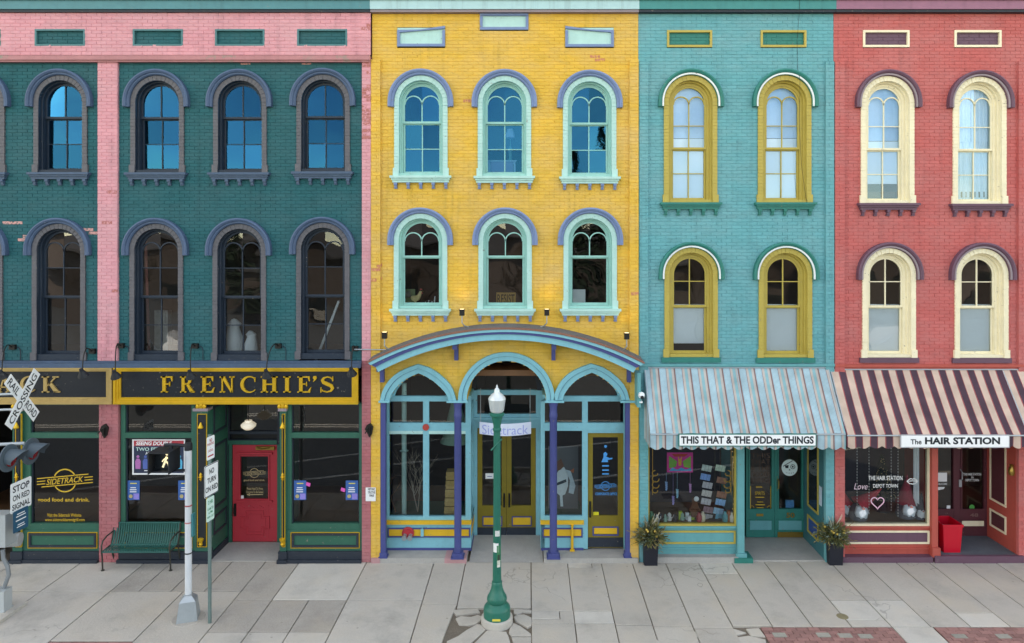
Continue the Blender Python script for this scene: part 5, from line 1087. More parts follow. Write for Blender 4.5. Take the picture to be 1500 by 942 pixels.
# ================================================================ street furniture
LX, LY = PX(728, -2.296), -2.296
lp = thing('street_lamp', 'dark green fluted street lamp with acorn globe, standing on sidewalk', 'street lamp', (LX, LY, 0))
GRN = mat('street lamp green', '#0f6a5a', .38, var=.10, scale=8, bump=.1)
def lat(name, prof, m_, n=24, flute=0, par=lp, c=(LX, LY)):
    q = MB(); q.lathe(prof, c[0], c[1], n)
    if flute:
        mm = len(prof)
        for i, v in enumerate(q.v):
            k = i // mm
            if k % 2: q.v[i] = (c[0] + (v[0]-c[0])*(1-flute), c[1] + (v[1]-c[1])*(1-flute), v[2])
    return part(name, q, m_, par, not flute)
lat('footing', [(0, .1), (.255, .1), (.275, .085), (.28, -.03)], CONC_M, 28)
lat('base', [(.235, .10), (.235, .24), (.225, .27), (.19, .31), (.165, .33), (.155, .345), (.165, .36), (.178, .40), (.168, .45), (.135, .50), (.105, .58), (.092, .66), (.09, .70), (.082, .71)], GRN, 32)
lat('shaft', [(.077, .70), (.066, 1.6), (.060, 3.30), (.060, 3.34)], GRN, 32, .07)
lat('collar', [(.06, 3.33), (.075, 3.36), (.075, 3.385), (.062, 3.40), (.066, 3.45), (.09, 3.56), (.10, 3.60), (.125, 3.615), (.128, 3.65), (.10, 3.67), (0, 3.67)], GRN)
OPAL = mat('prismatic acrylic globe', '#d5dcdd', .18, var=.05, scale=20, trans=.35, coat=.3)
lat('globe', [(.10, 3.672), (.122, 3.70), (.135, 3.78), (.149, 3.88), (.150, 3.90)], OPAL, 40, .025); lat('globe_cap', [(.152, 3.90), (.146, 3.93), (.115, 3.965), (.10, 3.985), (.062, 4.01), (.05, 4.03), (.052, 4.05), (.035, 4.085), (.015, 4.11), (.018, 4.125), (.006, 4.15), (0, 4.16)], mat('silver cap', '#d0d7d8', .3, .25, var=.06), 32)
q = MB(); q.tube([(LX-.10, LY-.07, 3.02), (LX+.085, LY-.04, 3.21)], .014); part('banner_bracket', q, GRN, lp)
for z0, z1, x0, x1, c in ((1.52, 1.62, -.03, .05, '#c9cdca'), (1.24, 1.40, -.06, .03, '#e6e8e6'), (1.02, 1.36, .0, .062, '#2d7a52'), (.98, 1.10, .005, .06, '#d8d6cc'), (1.1, 1.2, .01, .055, '#2c2c2c')):
    q = MB(); k = 5; vs = []
    for i in range(k+1): a = math.asin(max(-1, min(1, (x0 + (x1-x0)*i/k) / .078))); vs += [(LX + .0785*math.sin(a), LY - .0785*math.cos(a), z0), (LX + .0785*math.sin(a), LY - .0785*math.cos(a), z1)]
    q.add(vs, [(2*i, 2*i+2, 2*i+3, 2*i+1) for i in range(k)]); part('sticker', q, mat('sticker ' + c, c, .7, var=.2, scale=30), lp)
q = MB(); q.box(LX-.07, LX+.07, LY-.242, LY-.236, .13, .165); part('number_tag', q, mat('yellow tag', '#e0d05a', .5, var=.1, scale=50), lp)

# pedestrian signal
SX, SY = PX(276, -2.2), -2.2
ps = thing('pedestrian_signal', 'white pedestrian signal pole with black walk signal in front of green window', 'traffic signal', (SX, SY, 0))
q = MB(); q.lathe([(0, .012), (.27, .012), (.28, 0), (.28, -.03)], SX, SY, 24); part('footing', q, CONC_D, ps)
q = MB(); M_ = Matrix.Translation((SX, SY, 0)) @ Matrix.Rotation(R(18), 4, 'Z'); b0, b1, b2 = .17, .125, .06
rings = [(.17, .012), (.13, .34), (.06, .42), (.06, .44)]; vs = [(s1*r_, s2*r_, z) for r_, z in rings for s1, s2 in ((-1, -1), (1, -1), (1, 1), (-1, 1))]
q.add(vs, [(4*i+k, 4*i+(k+1) % 4, 4*i+4+(k+1) % 4, 4*i+4+k) for i in range(3) for k in range(4)] + [(12, 13, 14, 15)]); q.xform(M_); part('base', q, P['galv'], ps)
q = MB(); q.lathe([(.057, .43), (.057, 3.02), (0, 3.02)], SX, SY, 20); part('pole', q, mat('white pole paint', '#d3d9de', .45, .1, var=.08, scale=6), ps, True)
for z, c in ((1.16, '#20242a'), (2.0, '#b04a50'), (1.7, '#c07a7c')): q = MB(); q.lathe([(.0585, z-.012), (.0605, z-.01), (.0605, z+.01), (.0585, z+.012)], SX, SY, 20); part('band', q, mat('band ' + c, c, .6, var=0), ps)
q = MB(); q.lathe([(.066, 2.98), (.068, 3.06), (.06, 3.11), (0, 3.12)], SX, SY, 16); q.tube([(SX, SY, 3.05), (SX-.2, SY, 3.07), (SX-.42, SY, 3.07)], .03); q.tube([(SX, SY, 2.62), (SX-.25, SY, 2.62)], .025); q.tube([(SX-.3, SY, 3.06), (SX-.3, SY, 2.95)], .03); part('bracket', q, P['black'], ps, True)
hx0, hx1, hz0, hz1 = PX(228, SY), PX(259, SY), PZ(688, SY), PZ(657, SY)
q = MB(); q.box(hx0, hx1, SY-.05, SY+.12, hz0, hz1)
for a, b, c, d in ((hx0, hx1, hz1-.02, hz1), (hx0, hx0+.02, hz0, hz1-.021), (hx1-.02, hx1, hz0, hz1-.021)): q.box(a, b, SY-.26, SY-.051, c, d)
q.box(hx0, hx1, SY-.16, SY-.051, hz0, hz0+.02); part('signal_head', q, P['black'], ps)
q = MB(); q.box(hx0+.022, hx1-.022, SY-.056, SY-.052, hz0+.022, hz1-.022); part('lens', q, mat('dark lens', '#20262a', .2, var=0), ps)
q = MB(); cx_, cz_ = (hx0+hx1)/2 + .03, (hz0+hz1)/2; yy = SY-.06; q.strip([(cx_+.01, cz_+.06), (cx_-.02, cz_-.03), (cx_-.06, cz_-.13)], yy, yy+.003, .035); q.strip([(cx_, cz_-.02), (cx_+.04, cz_-.07), (cx_+.05, cz_-.13)], yy, yy+.003, .03); q.strip([(cx_+.01, cz_+.05), (cx_-.05, cz_+.0), (cx_-.07, cz_-.03)], yy, yy+.003, .022); q.strip([(cx_+.01, cz_+.05), (cx_+.05, cz_+.01), (cx_+.07, cz_-.02)], yy, yy+.003, .02); q.prism([(cx_+.015+.026*math.cos(R(a)), cz_+.105+.026*math.sin(R(a))) for a in range(0, 360, 30)], yy, yy+.003); part('walking_figure', q, mat('pale walk symbol', '#e9e2c2', .5, var=0, emit=.25), ps)
q = MB(); q.box(SX+.06, SX+.09, SY-.02, SY+.06, 1.45, 1.85); part('push_button', q, mat('teal button sign', '#2a8088', .5, var=.1), ps)

ANG = 80; RANG = 92
def turned_plate(par, name, cx, cy, cz, w, h, m_face, rows, m_text, ang=ANG, rad=.03, edge=None, depth=.004):
    """a flat road sign turned on its post; rows: (text, centre height fraction, width fraction, height fraction)"""
    M_ = Matrix.Translation((cx, cy, cz)) @ Matrix.Rotation(R(ang), 4, 'Z')
    out = []
    for sx, sz in ((1, 1), (-1, 1), (-1, -1), (1, -1)):
        for a in range(0, 91, 30):
            base = {(1, 1): 0, (-1, 1): 90, (-1, -1): 180, (1, -1): 270}[(sx, sz)]; out.append((sx*(w/2-rad) + rad*math.cos(R(base+a)), sz*(h/2-rad) + rad*math.sin(R(base+a))))
    q = MB(); q.prism(out, 0, depth); q.xform(M_); pl = part(name, q, m_face, par)
    if edge:
        q = MB(); k = .93; o2 = [(x*(1-.035*h/w), z*(1-.035)) for x, z in out]; q.strip(o2 + o2[:1], -.002, 0, .012); q.xform(M_); part('border', q, edge, pl)
    for tx, zc_, wf, hf in rows:
        q = MB(); v, fs = fit_text(tx, w*wf, h*hf, .02); q.add([(x, -.003, z + h*zc_) for x, z in v], fs); q.xform(M_); part('lettering', q, m_text, pl)
    return pl
WSIGN = mat('white sign sheet', '#eef2f3', .45, var=.04, scale=6)
QX, QY = PX(307.5, -2.34), -2.34
sp = thing('sign_post', 'steel post with three parking and turn signs beside the signal pole', 'sign post', (QX, QY, 0))
q = MB(); q.add([(QX + a, QY + b, z) for z in (0, 3.30) for a, b in ((-.03, 0), (-.022, -.03), (.022, -.03), (.03, 0), (.014, -.008), (-.014, -.008))], [(i, (i+1) % 6, 6+(i+1) % 6, 6+i) for i in range(6)] + [(0, 1, 2, 3, 4, 5), (6, 7, 8, 9, 10, 11)]); part('post', q, mat('grey green steel', '#6f8684', .5, .4, var=.1), sp)
RINK = mat('red sign ink', '#b5383e', .6, var=0); GINK = mat('green sign ink', '#15906a', .6, var=0)
ox, oy = .04, -.04
turned_plate(sp, 'turn_sign', PX(310, QY)+.02, QY-.045, 2.525, .385, .55, WSIGN, [('NO', .27, .34, .17), ('TURN', 0, .62, .17), ('ON RED', -.27, .86, .17)], INK, edge=INK)
n_ = turned_plate(sp, 'parking_sign', PX(310.5, QY)+.0, QY-.045, 3.075, .21, .40, WSIGN, [('NO', .33, .34, .15)], RINK, rad=.02); turned_plate(n_, 'ink', PX(310.5, QY), QY-.05, 3.075, .01, .01, RINK, [], RINK, rad=.002)
M_ = Matrix.Translation((PX(310.5, QY), QY-.049, 3.075)) @ Matrix.Rotation(R(ANG), 4, 'Z')
for tx, z, w in (('PARKING', .07, .19), ('|2', -.045, .16)): q = MB(); v, fs = fit_text(tx, w, .045, .02); q.add([(x, 0, zz_ + z) for x, zz_ in v], fs); q.xform(M_); part('lettering', q, RINK, n_)
q = MB(); q.box(-.08, .08, 0, .002, -.15, -.125); q.xform(M_); part('arrow', q, RINK, n_)
g_ = turned_plate(sp, 'time_limit_sign', PX(310, QY), QY-.045, 2.01, .21, .41, mat('pale mint sign', '#cfeee4', .45, var=.04), [('2 HR', .30, .6, .16), ('8 AM TO', .02, .75, .11), ('6 PM', -.14, .5, .11), ('MON - SAT', -.32, .8, .09)], GINK, rad=.02)

# railroad crossing mast, mostly beyond the left edge
CX_, CY_ = PX(-22, -1.98), -1.98
rx = thing('crossing_signal', 'railroad crossing mast with crossbuck and red flashers at left edge', 'rail signal', (CX_, CY_, 0))
GREYM = mat('signal mast aluminium', '#b9c0c2', .45, .4, var=.1)
q = MB(); q.lathe([(.065, .3), (.065, 4.6), (0, 4.62)], CX_, CY_, 18); part('mast', q, GREYM, rx, True)
q = MB(); q.lathe([(0, .3), (.12, .3), (.16, .22), (.2, .05), (.2, 0)], CX_, CY_, 14); part('mast_base', q, GREYM, rx, True)
q = MB(); q.box(CX_-.5, PX(12, -2.2), CY_-.5, CY_+.25, -.02, .06); part('footing', q, CONC_M, rx)
BX, BY, BZ = PX(33, -1.98), -1.98, PZ(583.5, -1.98)
M_ = Matrix.Translation((BX, BY, BZ)) @ Matrix.Rotation(R(RANG), 4, 'Z')
def blade(sgn, words, yo):
    q = MB(); L_, W_ = .56, .11; q.prism([(-L_, -W_), (L_, -W_), (L_, W_), (-L_, W_)], yo, yo+.004); Mr = Matrix.Rotation(R(49*sgn), 4, 'Y'); q.xform(M_ @ Mr); bl = part('crossbuck_blade', q, WSIGN, rx)
    for tx, xc, w in words: q = MB(); v, fs = fit_text(tx, w, .135, .01); q.add([(x+xc, yo-.003, z) for x, z in v], fs); q.xform(M_ @ Mr); part('lettering', q, INK, bl)
blade(-1, [('CROSSING', 0, .98)], -.012); blade(1, [('RAIL', -.33, .36), ('ROAD', .33, .38)], .0)
for z in (BZ+.06, BZ-.22): q = MB(); q.tube([(CX_, CY_, z), (PX(16, -1.9), -1.9, z), (BX-.03, BY+.03, z)], .022); part('bracket', q, GREYM, rx)
q = MB(); q.tube([(CX_, CY_, PZ(652, CY_)), (PX(34, -1.75), -1.72, PZ(650, -1.75))], .03); part('bracket', q, GREYM, rx)
FDK = mat('flasher hood grey', '#4b5a63', .55, var=.08); FRED = mat('red flasher lens', '#7a1219', .25, var=.1)
for px, py, Yf in ((14, 671, -2.19), (46, 661, -1.74)):
    c_ = Vector((PX(px, Yf), Yf, PZ(py, Yf))); M2 = Matrix.Translation(c_) @ Matrix.Rotation(R(RANG), 4, 'Z') @ Matrix.Rotation(R(90), 4, 'X')
    q = MB(); q.lathe([(0, -.02), (.24, -.02), (.24, .0), (.15, .004), (.15, .03), (0, .03)], n=28); q.xform(M2); hd = part('flasher_backplate', q, FDK, rx, True)
    q = MB(); n = 18; vs = []
    for i in range(n+1): a = R(-20 + 220*i/n); ln = .30*(.45 + .55*max(0, math.sin(a))); vs += [(.16*math.cos(a), .16*math.sin(a), .01), (.165*math.cos(a), .165*math.sin(a) - .03, ln)]
    q.add(vs, [(2*i, 2*i+1, 2*i+3, 2*i+2) for i in range(n)]); q.xform(M2); part('hood', q, FDK, hd, True)
    q = MB(); q.lathe([(.148, .034), (.12, .05), (.06, .065), (0, .07)], n=22); q.xform(M2); part('lens', q, FRED, hd, True)
turned_plate(rx, 'stop_sign_plate', PX(31, -2.0), -2.0, PZ(725, -2.0), 0.47, .535, WSIGN, [('STOP', .28, .80, .22), ('ON RED', -.02, .80, .19), ('SIGNAL', -.31, .86, .19)], INK, ang=87, rad=.03)
turned_plate(rx, 'notice_plate', PX(30.5, -2.04), -2.04, PZ(761, -2.04), .34, .38, mat('blue notice sheet', '#1d5570', .5, var=.05), [('|2', .26, .7, .22), ('|1', .02, .85, .13), ('|2', -.24, .6, .2)], WSIGN, ang=87, rad=.02)
q = MB(); q.box(CX_-.1, PX(17, -1.95), -2.1, -1.85, PZ(797, -1.95), PZ(750, -1.95)); part('relay_box', q, GREYM, rx)
q = MB(); q.tube([(CX_, -1.8, PZ(793, -1.8)), (PX(30, -1.7), -1.7, PZ(790, -1.7))], [.12, .12], 16); part('gate_motor', q, GREYM, rx, True)
q = MB(); q.tube([(PX(4, -2.0), -2.0, PZ(805, -2)), (PX(5, -2.0), -2.0, PZ(818, -2)), (PX(11, -2.0), -2.0, PZ(830, -2)), (PX(13, -2.0), -2.0, PZ(842, -2)), (PX(8, -2.0), -2.0, PZ(855, -2)), (PX(4, -2.0), -2.0, PZ(866, -2))], .035, 10); part('flex_conduit', q, mat('grey conduit', '#80868a', .5, .2, var=.1), rx, True)
q = MB(); q.box(PX(-6, -2.0), PX(13, -2.0), -2.12, -1.92, .02, PZ(862, -2.0)); q.box(PX(-7, -2.0), PX(14, -2.0), -2.14, -1.90, .02, .08); part('junction_box', q, GREYM, rx)

# bench
BG = mat('bench green enamel', '#0b5750', .5, var=.08, coat=.05); bx0, bx1 = -8.66, -7.28
bench = thing('park_bench', 'dark green slatted metal bench beside pink pier', 'bench', ((bx0+bx1)/2, -.25, 0))
prof_ = [(-.03, .82), (-.045, .80), (-.055, .72), (-.08, .60), (-.11, .50), (-.145, .435), (-.19, .405), (-.25, .40), (-.33, .415), (-.40, .425), (-.445, .415), (-.46, .385)]
sl = MB(); w = .0155; vs = [(x_, y, z) for y, z in prof_ for x_ in (-w, w)] + [(x_, y + .006, z - .006) for y, z in prof_ for x_ in (-w, w)]; k = len(prof_)
sl.add(vs, [(2*i, 2*i+1, 2*i+3, 2*i+2) for i in range(k-1)] + [(2*k+2*i, 2*k+2*i+2, 2*k+2*i+3, 2*k+2*i+1) for i in range(k-1)] + [(2*i, 2*i+2, 2*k+2*i+2, 2*k+2*i) for i in range(k-1)] + [(2*i+1, 2*k+2*i+1, 2*k+2*i+3, 2*i+3) for i in range(k-1)])
slm = sl.mesh('slat'); ns = 29
for i in range(ns): obj('slat', slm, BG, bench, (bx0 + .03 + (bx1-bx0-.06)*i/(ns-1), 0, 0))
q = MB(); q.tube([(bx0, -.03, .82), (bx1, -.03, .82)], .016); part('top_rail', q, BG, bench, True); q = MB(); q.tube([(bx0, -.455, .39), (bx1, -.455, .39)], .016); part('front_rail', q, BG, bench, True); q = MB(); q.tube([(bx0, -.15, .415), (bx1, -.15, .415)], .016); part('seat_rail', q, BG, bench, True)
BK = mat('bench leg brown', '#3b3a35', .45, .2, var=.1)
for x in (bx0, bx1):
    q = MB(); q.tube([(x, -.42, 0), (x, -.44, .3), (x, -.46, .40), (x, -.46, .52), (x, -.42, .60), (x, -.30, .645), (x, -.08, .66)], .016, 8); part('front_leg', q, BK, bench, True)
    q = MB(); q.tube([(x, -.02, 0), (x, -.09, .2), (x, -.13, .42), (x, -.06, .66), (x, -.03, .82)], .016, 8); part('rear_leg', q, BK, bench, True)
    q = MB(); q.tube([(x, -.13, .41), (x, -.455, .39)], .014, 8); part('side_rail', q, BK, bench, True)
    for y in (-.42, -.02): q = MB(); q.lathe([(0, .012), (.035, .012), (.035, .0)], x, y, 12); part('foot', q, BK, bench)

# planters with winter greens
def planter(px0, px1, ybase, label, seed):
    Yp = GY(ybase); r_ = random.Random(seed); cx_ = PX((px0+px1)/2, Yp); cy = Yp + .15; t = thing('planter', label, 'planter', (cx_, cy, 0), 'black planters by the shop doors')
    q = MB(); a, b, h = .135, .155, .60; vs = [(sx*r0, sy*r0, z) for r0, z in ((a, 0), (b, h), (b-.02, h), (b-.03, h-.06)) for sx, sy in ((-1, -1), (1, -1), (1, 1), (-1, 1))]
    q.add(vs, [(4*i+k, 4*i+(k+1) % 4, 4*i+4+(k+1) % 4, 4*i+4+k) for i in range(3) for k in range(4)] + [(12, 13, 14, 15)]); q.xform(Matrix.Translation((cx_, cy, 0))); part('pot', q, mat('black planter', '#1c1f2a', .45, var=.08), t)
    for kind, cnt, ln, wd, col, up in (('pine_sprays', 240, .34, .0, '#4a5230', .7), ('broad_leaves', 200, .29, .032, '#6b6a3c', .5), ('dry_sprigs', 70, .38, .02, '#8a7a50', .9), ('silver_leaves', 80, .27, .03, '#7f8f82', .5)):
        q = MB()
        for i in range(cnt):
            th = r_.uniform(0, 2*math.pi); el = R(r_.uniform(-30, 85)); L_ = ln*r_.uniform(.55, 1.15); d = Vector((math.cos(th)*math.cos(el), math.sin(th)*math.cos(el), math.sin(el)*up)).normalized()
            s0 = Vector((cx_ + r_.uniform(-.09, .09), cy + r_.uniform(-.09, .09), h - .02)); e0_ = s0 + d*L_ + Vector((0, 0, -.05*(1 - d.z)))
            if kind == 'pine_sprays':
                for j in range(12):
                    p = s0.lerp(e0_, .25 + .75*j/12); n1 = d.cross(Vector((r_.uniform(-1, 1), r_.uniform(-1, 1), r_.uniform(-1, 1)))).normalized()
                    for sg in (1, -1): tp = p + (n1*sg*.7 + d*.7)*.055; sd = d.cross(n1)*.0035; q.face([p - sd, p + sd, tp])
            else:
                for j in range(4):
                    p = s0.lerp(e0_, .35 + .65*j/4); n1 = d.cross(Vector((r_.uniform(-1, 1), r_.uniform(-1, 1), r_.uniform(-1, 1)))).normalized(); u = (d + n1*r_.uniform(-.9, .9)).normalized(); sd = u.cross(n1 + Vector((.1, .2, .3))).normalized()*wd/2; q.face([p, p + u*.05 + sd, p + u*.10, p + u*.05 - sd])
        part(kind, q, mat(kind + ' green', col, .65, var=.35, scale=25), t)
    q = MB()
    for i in range(6): th = r_.uniform(0, 6.28); s0 = Vector((cx_, cy, h)); q.tube([s0, s0 + Vector((math.cos(th)*.08, math.sin(th)*.05, .22)), s0 + Vector((math.cos(th)*.2, math.sin(th)*.12, r_.uniform(.32, .46)))], [.009, .007, .003], 6)
    part('birch_stems', q, mat('pale stem', '#c9c2ae', .8, var=.2, scale=30), t)
    for i in range(9): th = r_.uniform(3.3, 6.1); q = MB(); q.lathe([(0, 0), (.02, .008), (.03, .03), (.02, .052), (0, .06)], 0, 0, 8); obj('bauble', q, mat('dull gold bauble', '#b59a4e', .3, .5, var=.1), t, (cx_ + .2*math.cos(th), cy + .2*math.sin(th), h + r_.uniform(-.06, .14)), True)
planter(942.5, 965, 829.6, 'black planter of winter greens between yellow and turquoise shops', 3); planter(1211, 1240, 829, 'black planter of winter greens between turquoise and red shops', 5)
# red bin
RB = mat('red plastic', '#c8102a', .35, var=.04, coat=.2)
q = MB(); xa, xb = PX(1373.5, .25), PX(1401.5, .25); z0, z1 = .142, .74; ya, yb_ = .05, .52; e = .03
vs = [(xa+e, ya+e, z0), (xb-e, ya+e, z0), (xb-e, yb_-e, z0), (xa+e, yb_-e, z0), (xa, ya, z1), (xb, ya, z1), (xb, yb_, z1), (xa, yb_, z1), (xa+.012, ya+.012, z1), (xb-.012, ya+.012, z1), (xb-.012, yb_-.012, z1), (xa+.012, yb_-.012, z1), (xa+e+.01, ya+e+.01, z0+.03), (xb-e-.01, ya+e+.01, z0+.03), (xb-e-.01, yb_-e-.01, z0+.03), (xa+e+.01, yb_-e-.01, z0+.03)]
q.add(vs, [(0, 1, 2, 3)] + [(4*i+k, 4*i+(k+1) % 4, 4*i+4+(k+1) % 4, 4*i+4+k) for i in range(3) for k in range(4)] + [(12, 13, 14, 15)])
for a in (xa-.012,): q.box(xa-.014, xb+.014, ya-.014, ya-.001, z1-.05, z1+.002); q.box(xa-.014, xb+.014, yb_+.001, yb_+.014, z1-.05, z1+.002); q.box(xa-.014, xa-.001, ya-.001, yb_+.001, z1-.05, z1+.002); q.box(xb+.001, xb+.014, ya-.001, yb_+.001, z1-.05, z1+.002)
solo('waste_bin', q, RB, 'open red plastic bin standing in the hair salon doorway', 'bin')
q = MB(); q.tube([(PX(838, YS), YS-.03, .11), (PX(838, YS), YS-.05, .4), (PX(838, YS), YS-.05, .62)], [.03, .03, .02], 10); q.lathe([(0, .62), (.03, .62), (.035, .66), (0, .68)], PX(838, YS), YS-.05, 10); q.box(PX(838, YS)-.05, PX(838, YS)+.05, YS-.08, YS-.02, .1, .13); solo('standpipe', q, P['goldy'], 'short yellow standpipe against right stall riser of yellow shop', 'pipe', smooth=True)
t = thing('hose_connection', 'red and silver fire hose connection on left riser of yellow shop', 'valve', (PX(598, YS), YS - .05, PZ(787, YS))); q = MB(); q.lathe([(0, .0), (.13, 0), (.13, .02), (.09, .03), (.09, .05), (0, .05)], n=22); q.xform(Matrix.Translation((PX(598, YS), YS-.02, PZ(780, YS))) @ Matrix.Rotation(R(90), 4, 'X')); part('flange', q, mat('red cast flange', '#b4303a', .5, var=.1), t, True)
for dx in (-.06, .06): q = MB(); q.lathe([(0, .13), (.05, .13), (.055, .11), (.045, .09), (.04, .0)], n=14); q.xform(Matrix.Translation((PX(598, YS)+dx, YS-.05, PZ(782, YS))) @ Matrix.Rotation(R(105), 4, 'X')); part('outlet', q, P['galv'], t, True)
q = MB(); X = PX(619, YS); q.box(X-.03, X+.03, YS-.07, YS-.0, PZ(784, YS), PZ(774, YS)); q.tube([(X, YS-.03, PZ(774, YS)), (X, YS-.03, PZ(771, YS))], .012); solo('utility_box', q, P['sky'], 'small light blue utility box beside the fire hose connection', 'box')
q = MB(); q.lathe([(0, 0), (.07, 0), (.07, .02), (0, .025)], n=18); q.xform(Matrix.Translation((PX(624, YS), YS-.015, PZ(625.5, YS))) @ Matrix.Rotation(R(90), 4, 'X')); solo('alarm_bell', q, mat('red alarm', '#b5443c', .5, var=.1), 'small round red alarm on light blue transom bar', 'alarm', smooth=True)

# ================================================================ things seen behind the glass
def poster(name, label, x0, x1, y0, y1, Y, m_, cat='poster', rows=(), group=None, rm=WH):
    t = thing(name, label, cat, (PX((x0+x1)/2, Y), Y, PZ(y1, Y)), group); q = MB(); rect_px(q, x0, x1, y0, y1, Y, Y + .004); part('sheet', q, m_, t)
    for tx, a, b, c, d, mm in rows: part('print', text_px(tx, a, b, c, d, Y - .003, .01), mm or rm, t)
    return t
PB = mat('blue poster paper', '#2f62a3', .6, var=.18, scale=18)
for x, lb in ((186.5, 'blue poster at left of window behind the bench'), (261, 'blue poster at right of window, half hidden by the signal pole'), (430.5, 'blue poster with pink note at left of window right of red door'), (506.5, 'blue poster with pink note at right of window right of red door')):
    t = poster('window_poster', lb, x, x + 18, 704, 732.5, .045, PB, rows=[('|1', x+3, x+15, 706.5, 710, mat('poster gold', '#d8c860', .6, var=0)), ('|3', x+3, x+14, 713, 722, None)], group='blue posters in the windows')
    q = MB(); rect_px(q, x + 9, x + 17, 723, 731.5, .041, .045); part('print', q, mat('poster violet', '#8a80cc', .6, var=.2, scale=30), t); q = MB(); q.lathe([(0, 0), (.04, 0), (.04, .003)], n=12); q.xform(Matrix.Translation((PX(x+5, .04), .041, PZ(727, .04))) @ Matrix.Rotation(R(90), 4, 'X')); part('print', q, mat('poster tan', '#b9a878', .6, var=.2), t)
for x, y in ((449, 706), (500, 714)): q = MB(); q.prism(pts([(x, y), (x + 6, y + 2), (x + 5, y + 7), (x - 1, y + 5)], .04), .038, .041); solo('pink_note', q, mat('pink note paper', '#e05bb0', .6, var=.03), 'pink paper note beside %s poster right of red door' % ('left' if x < 480 else 'right'), 'note')
t = poster('film_poster', 'wide white bordered poster behind pedestrian signal, red heading', 193.7, 271, 643.7, 695.4, .045, WH)
q = MB(); rect_px(q, 196, 269, 653.5, 693, .040, .045); part('print', q, mat('poster night blue', '#27334c', .6, var=.5, scale=16), t); q = MB(); rect_px(q, 196, 269, 645.5, 653.3, .040, .045); part('print', q, mat('poster red', '#b23a44', .6, var=.1), t)
part('print', text_px('SEEING DOUBLE', 199, 252, 646.6, 652.4, .036, .03, .25), WH, t); part('print', text_px('TWO FER B', 199, 240, 655.5, 660.5, .036, .01), mat('poster mint', '#bfe3da', .6, var=0), t); part('print', text_px('AT T', 213, 226, 662, 666, .036, .01), WH, t); part('print', text_px('|1', 206, 258, 688, 691, .036, .005), WH, t)
for i, (x, c) in enumerate(((202, '#b06aa8'), (213, '#4a63a8'), (221, '#4f8a3a'), (232, '#8a5a35'), (243, '#a86a35'), (255, '#3a9acb'), (263, '#3ab0d6'))):
    q = MB(); q.prism(pts([(x-3.5, 687), (x+3.5, 687), (x+4, 676), (x+2, 672), (x-2, 672), (x-4, 676)], .037), .037, .04); q.prism([(PX(x, .037)+.03*math.cos(R(a)), PZ(669, .037)+.03*math.sin(R(a))) for a in range(0, 360, 30)], .0372, .04); part('print', q, mat('poster figure ' + c, c, .6, var=.2, scale=40), t)
poster('paper_sheet', 'blank white sheet propped in right second floor window, yellow building', 839, 857.5, 424, 446, .30, WH, 'paper')
t = poster('resist_placard', 'cardboard placard lettered RESIST in middle second floor window', 727, 755.5, 428.5, 446, .30, mat('cardboard', '#b08a4a', .8, var=.12, scale=12), 'placard', [('RESIST', 728.5, 754, 431, 444.5, mat('brown marker', '#3a2a18', .7, var=0))])
# rooster figure
def skin(name, verts, edges, radii, m_, par, loc, sub=2):
    me = bpy.data.meshes.new(name); me.from_pydata(verts, edges, []); o = bpy.data.objects.new(name, me); C.objects.link(o); me.materials.append(m_)
    md = o.modifiers.new('skin', 'SKIN'); sd = o.modifiers.new('sub', 'SUBSURF'); sd.levels = sub; sd.render_levels = sub
    for i, r_ in enumerate(radii): me.skin_vertices[0].data[i].radius = (r_, r_)
    me.skin_vertices[0].data[0].use_root = True; md.use_smooth_shade = True; WL[o] = Vector(loc); o.parent = par; o.location = Vector(loc) - wloc(par); return o
rX, rY, rZ = PX(609, .32), .32, PZ(446, .32)
t = thing('rooster_figure', 'cream rooster figure in left second floor window of yellow building', 'figurine', (rX, rY, rZ))
skin('body', [(0, 0, .12), (-.06, 0, .13), (-.11, 0, .17), (.05, 0, .14), (.085, 0, .20), (.10, 0, .26), (.115, 0, .29), (.0, .03, .07), (.0, -.03, .07), (0, .03, .01), (0, -.03, .01)], [(0, 1), (1, 2), (0, 3), (3, 4), (4, 5), (5, 6), (0, 7), (7, 9), (0, 8), (8, 10)], [.07, .06, .03, .065, .045, .03, .03, .02, .02, .012, .012], mat('cream feathers', '#d8c08a', .8, var=.25, scale=25), t, (rX, rY, rZ))
q = MB()
for i in range(9): a = R(95 + i*9); q.face([(rX-.09, rY, rZ+.16), (rX-.09+.15*math.cos(a)-.02, rY+.02*math.sin(i), rZ+.16+.15*math.sin(a)), (rX-.11+.19*math.cos(a), rY+.03*math.sin(i), rZ+.13+.15*math.sin(a)), (rX-.09+.12*math.cos(a), rY, rZ+.12+.1*math.sin(a))])
part('tail', q, mat('grey tail feathers', '#6d6a62', .8, var=.3, scale=30), t)
q = MB(); q.prism([(rX+.09, rZ+.31), (rX+.10, rZ+.345), (rX+.115, rZ+.325), (rX+.13, rZ+.345), (rX+.14, rZ+.31)], rY-.008, rY+.008); q.prism([(rX+.13, rZ+.27), (rX+.15, rZ+.24), (rX+.13, rZ+.22), (rX+.115, rZ+.26)], rY-.012, rY+.012); part('comb', q, mat('red comb', '#c84a48', .6, var=.1), t)
q = MB(); q.add([(rX+.138, rY-.012, rZ+.295), (rX+.138, rY+.012, rZ+.295), (rX+.138, rY, rZ+.275), (rX+.18, rY, rZ+.28)], [(0, 1, 3), (1, 2, 3), (2, 0, 3)]); part('beak', q, P['brass'], t)
q = MB(); rect_px(q, 593, 608, 423.5, 444, .42, .44); solo('framed_board', q, mat('sage board', '#7e8b66', .8, var=.1), 'sage green board behind the rooster figure', 'board')
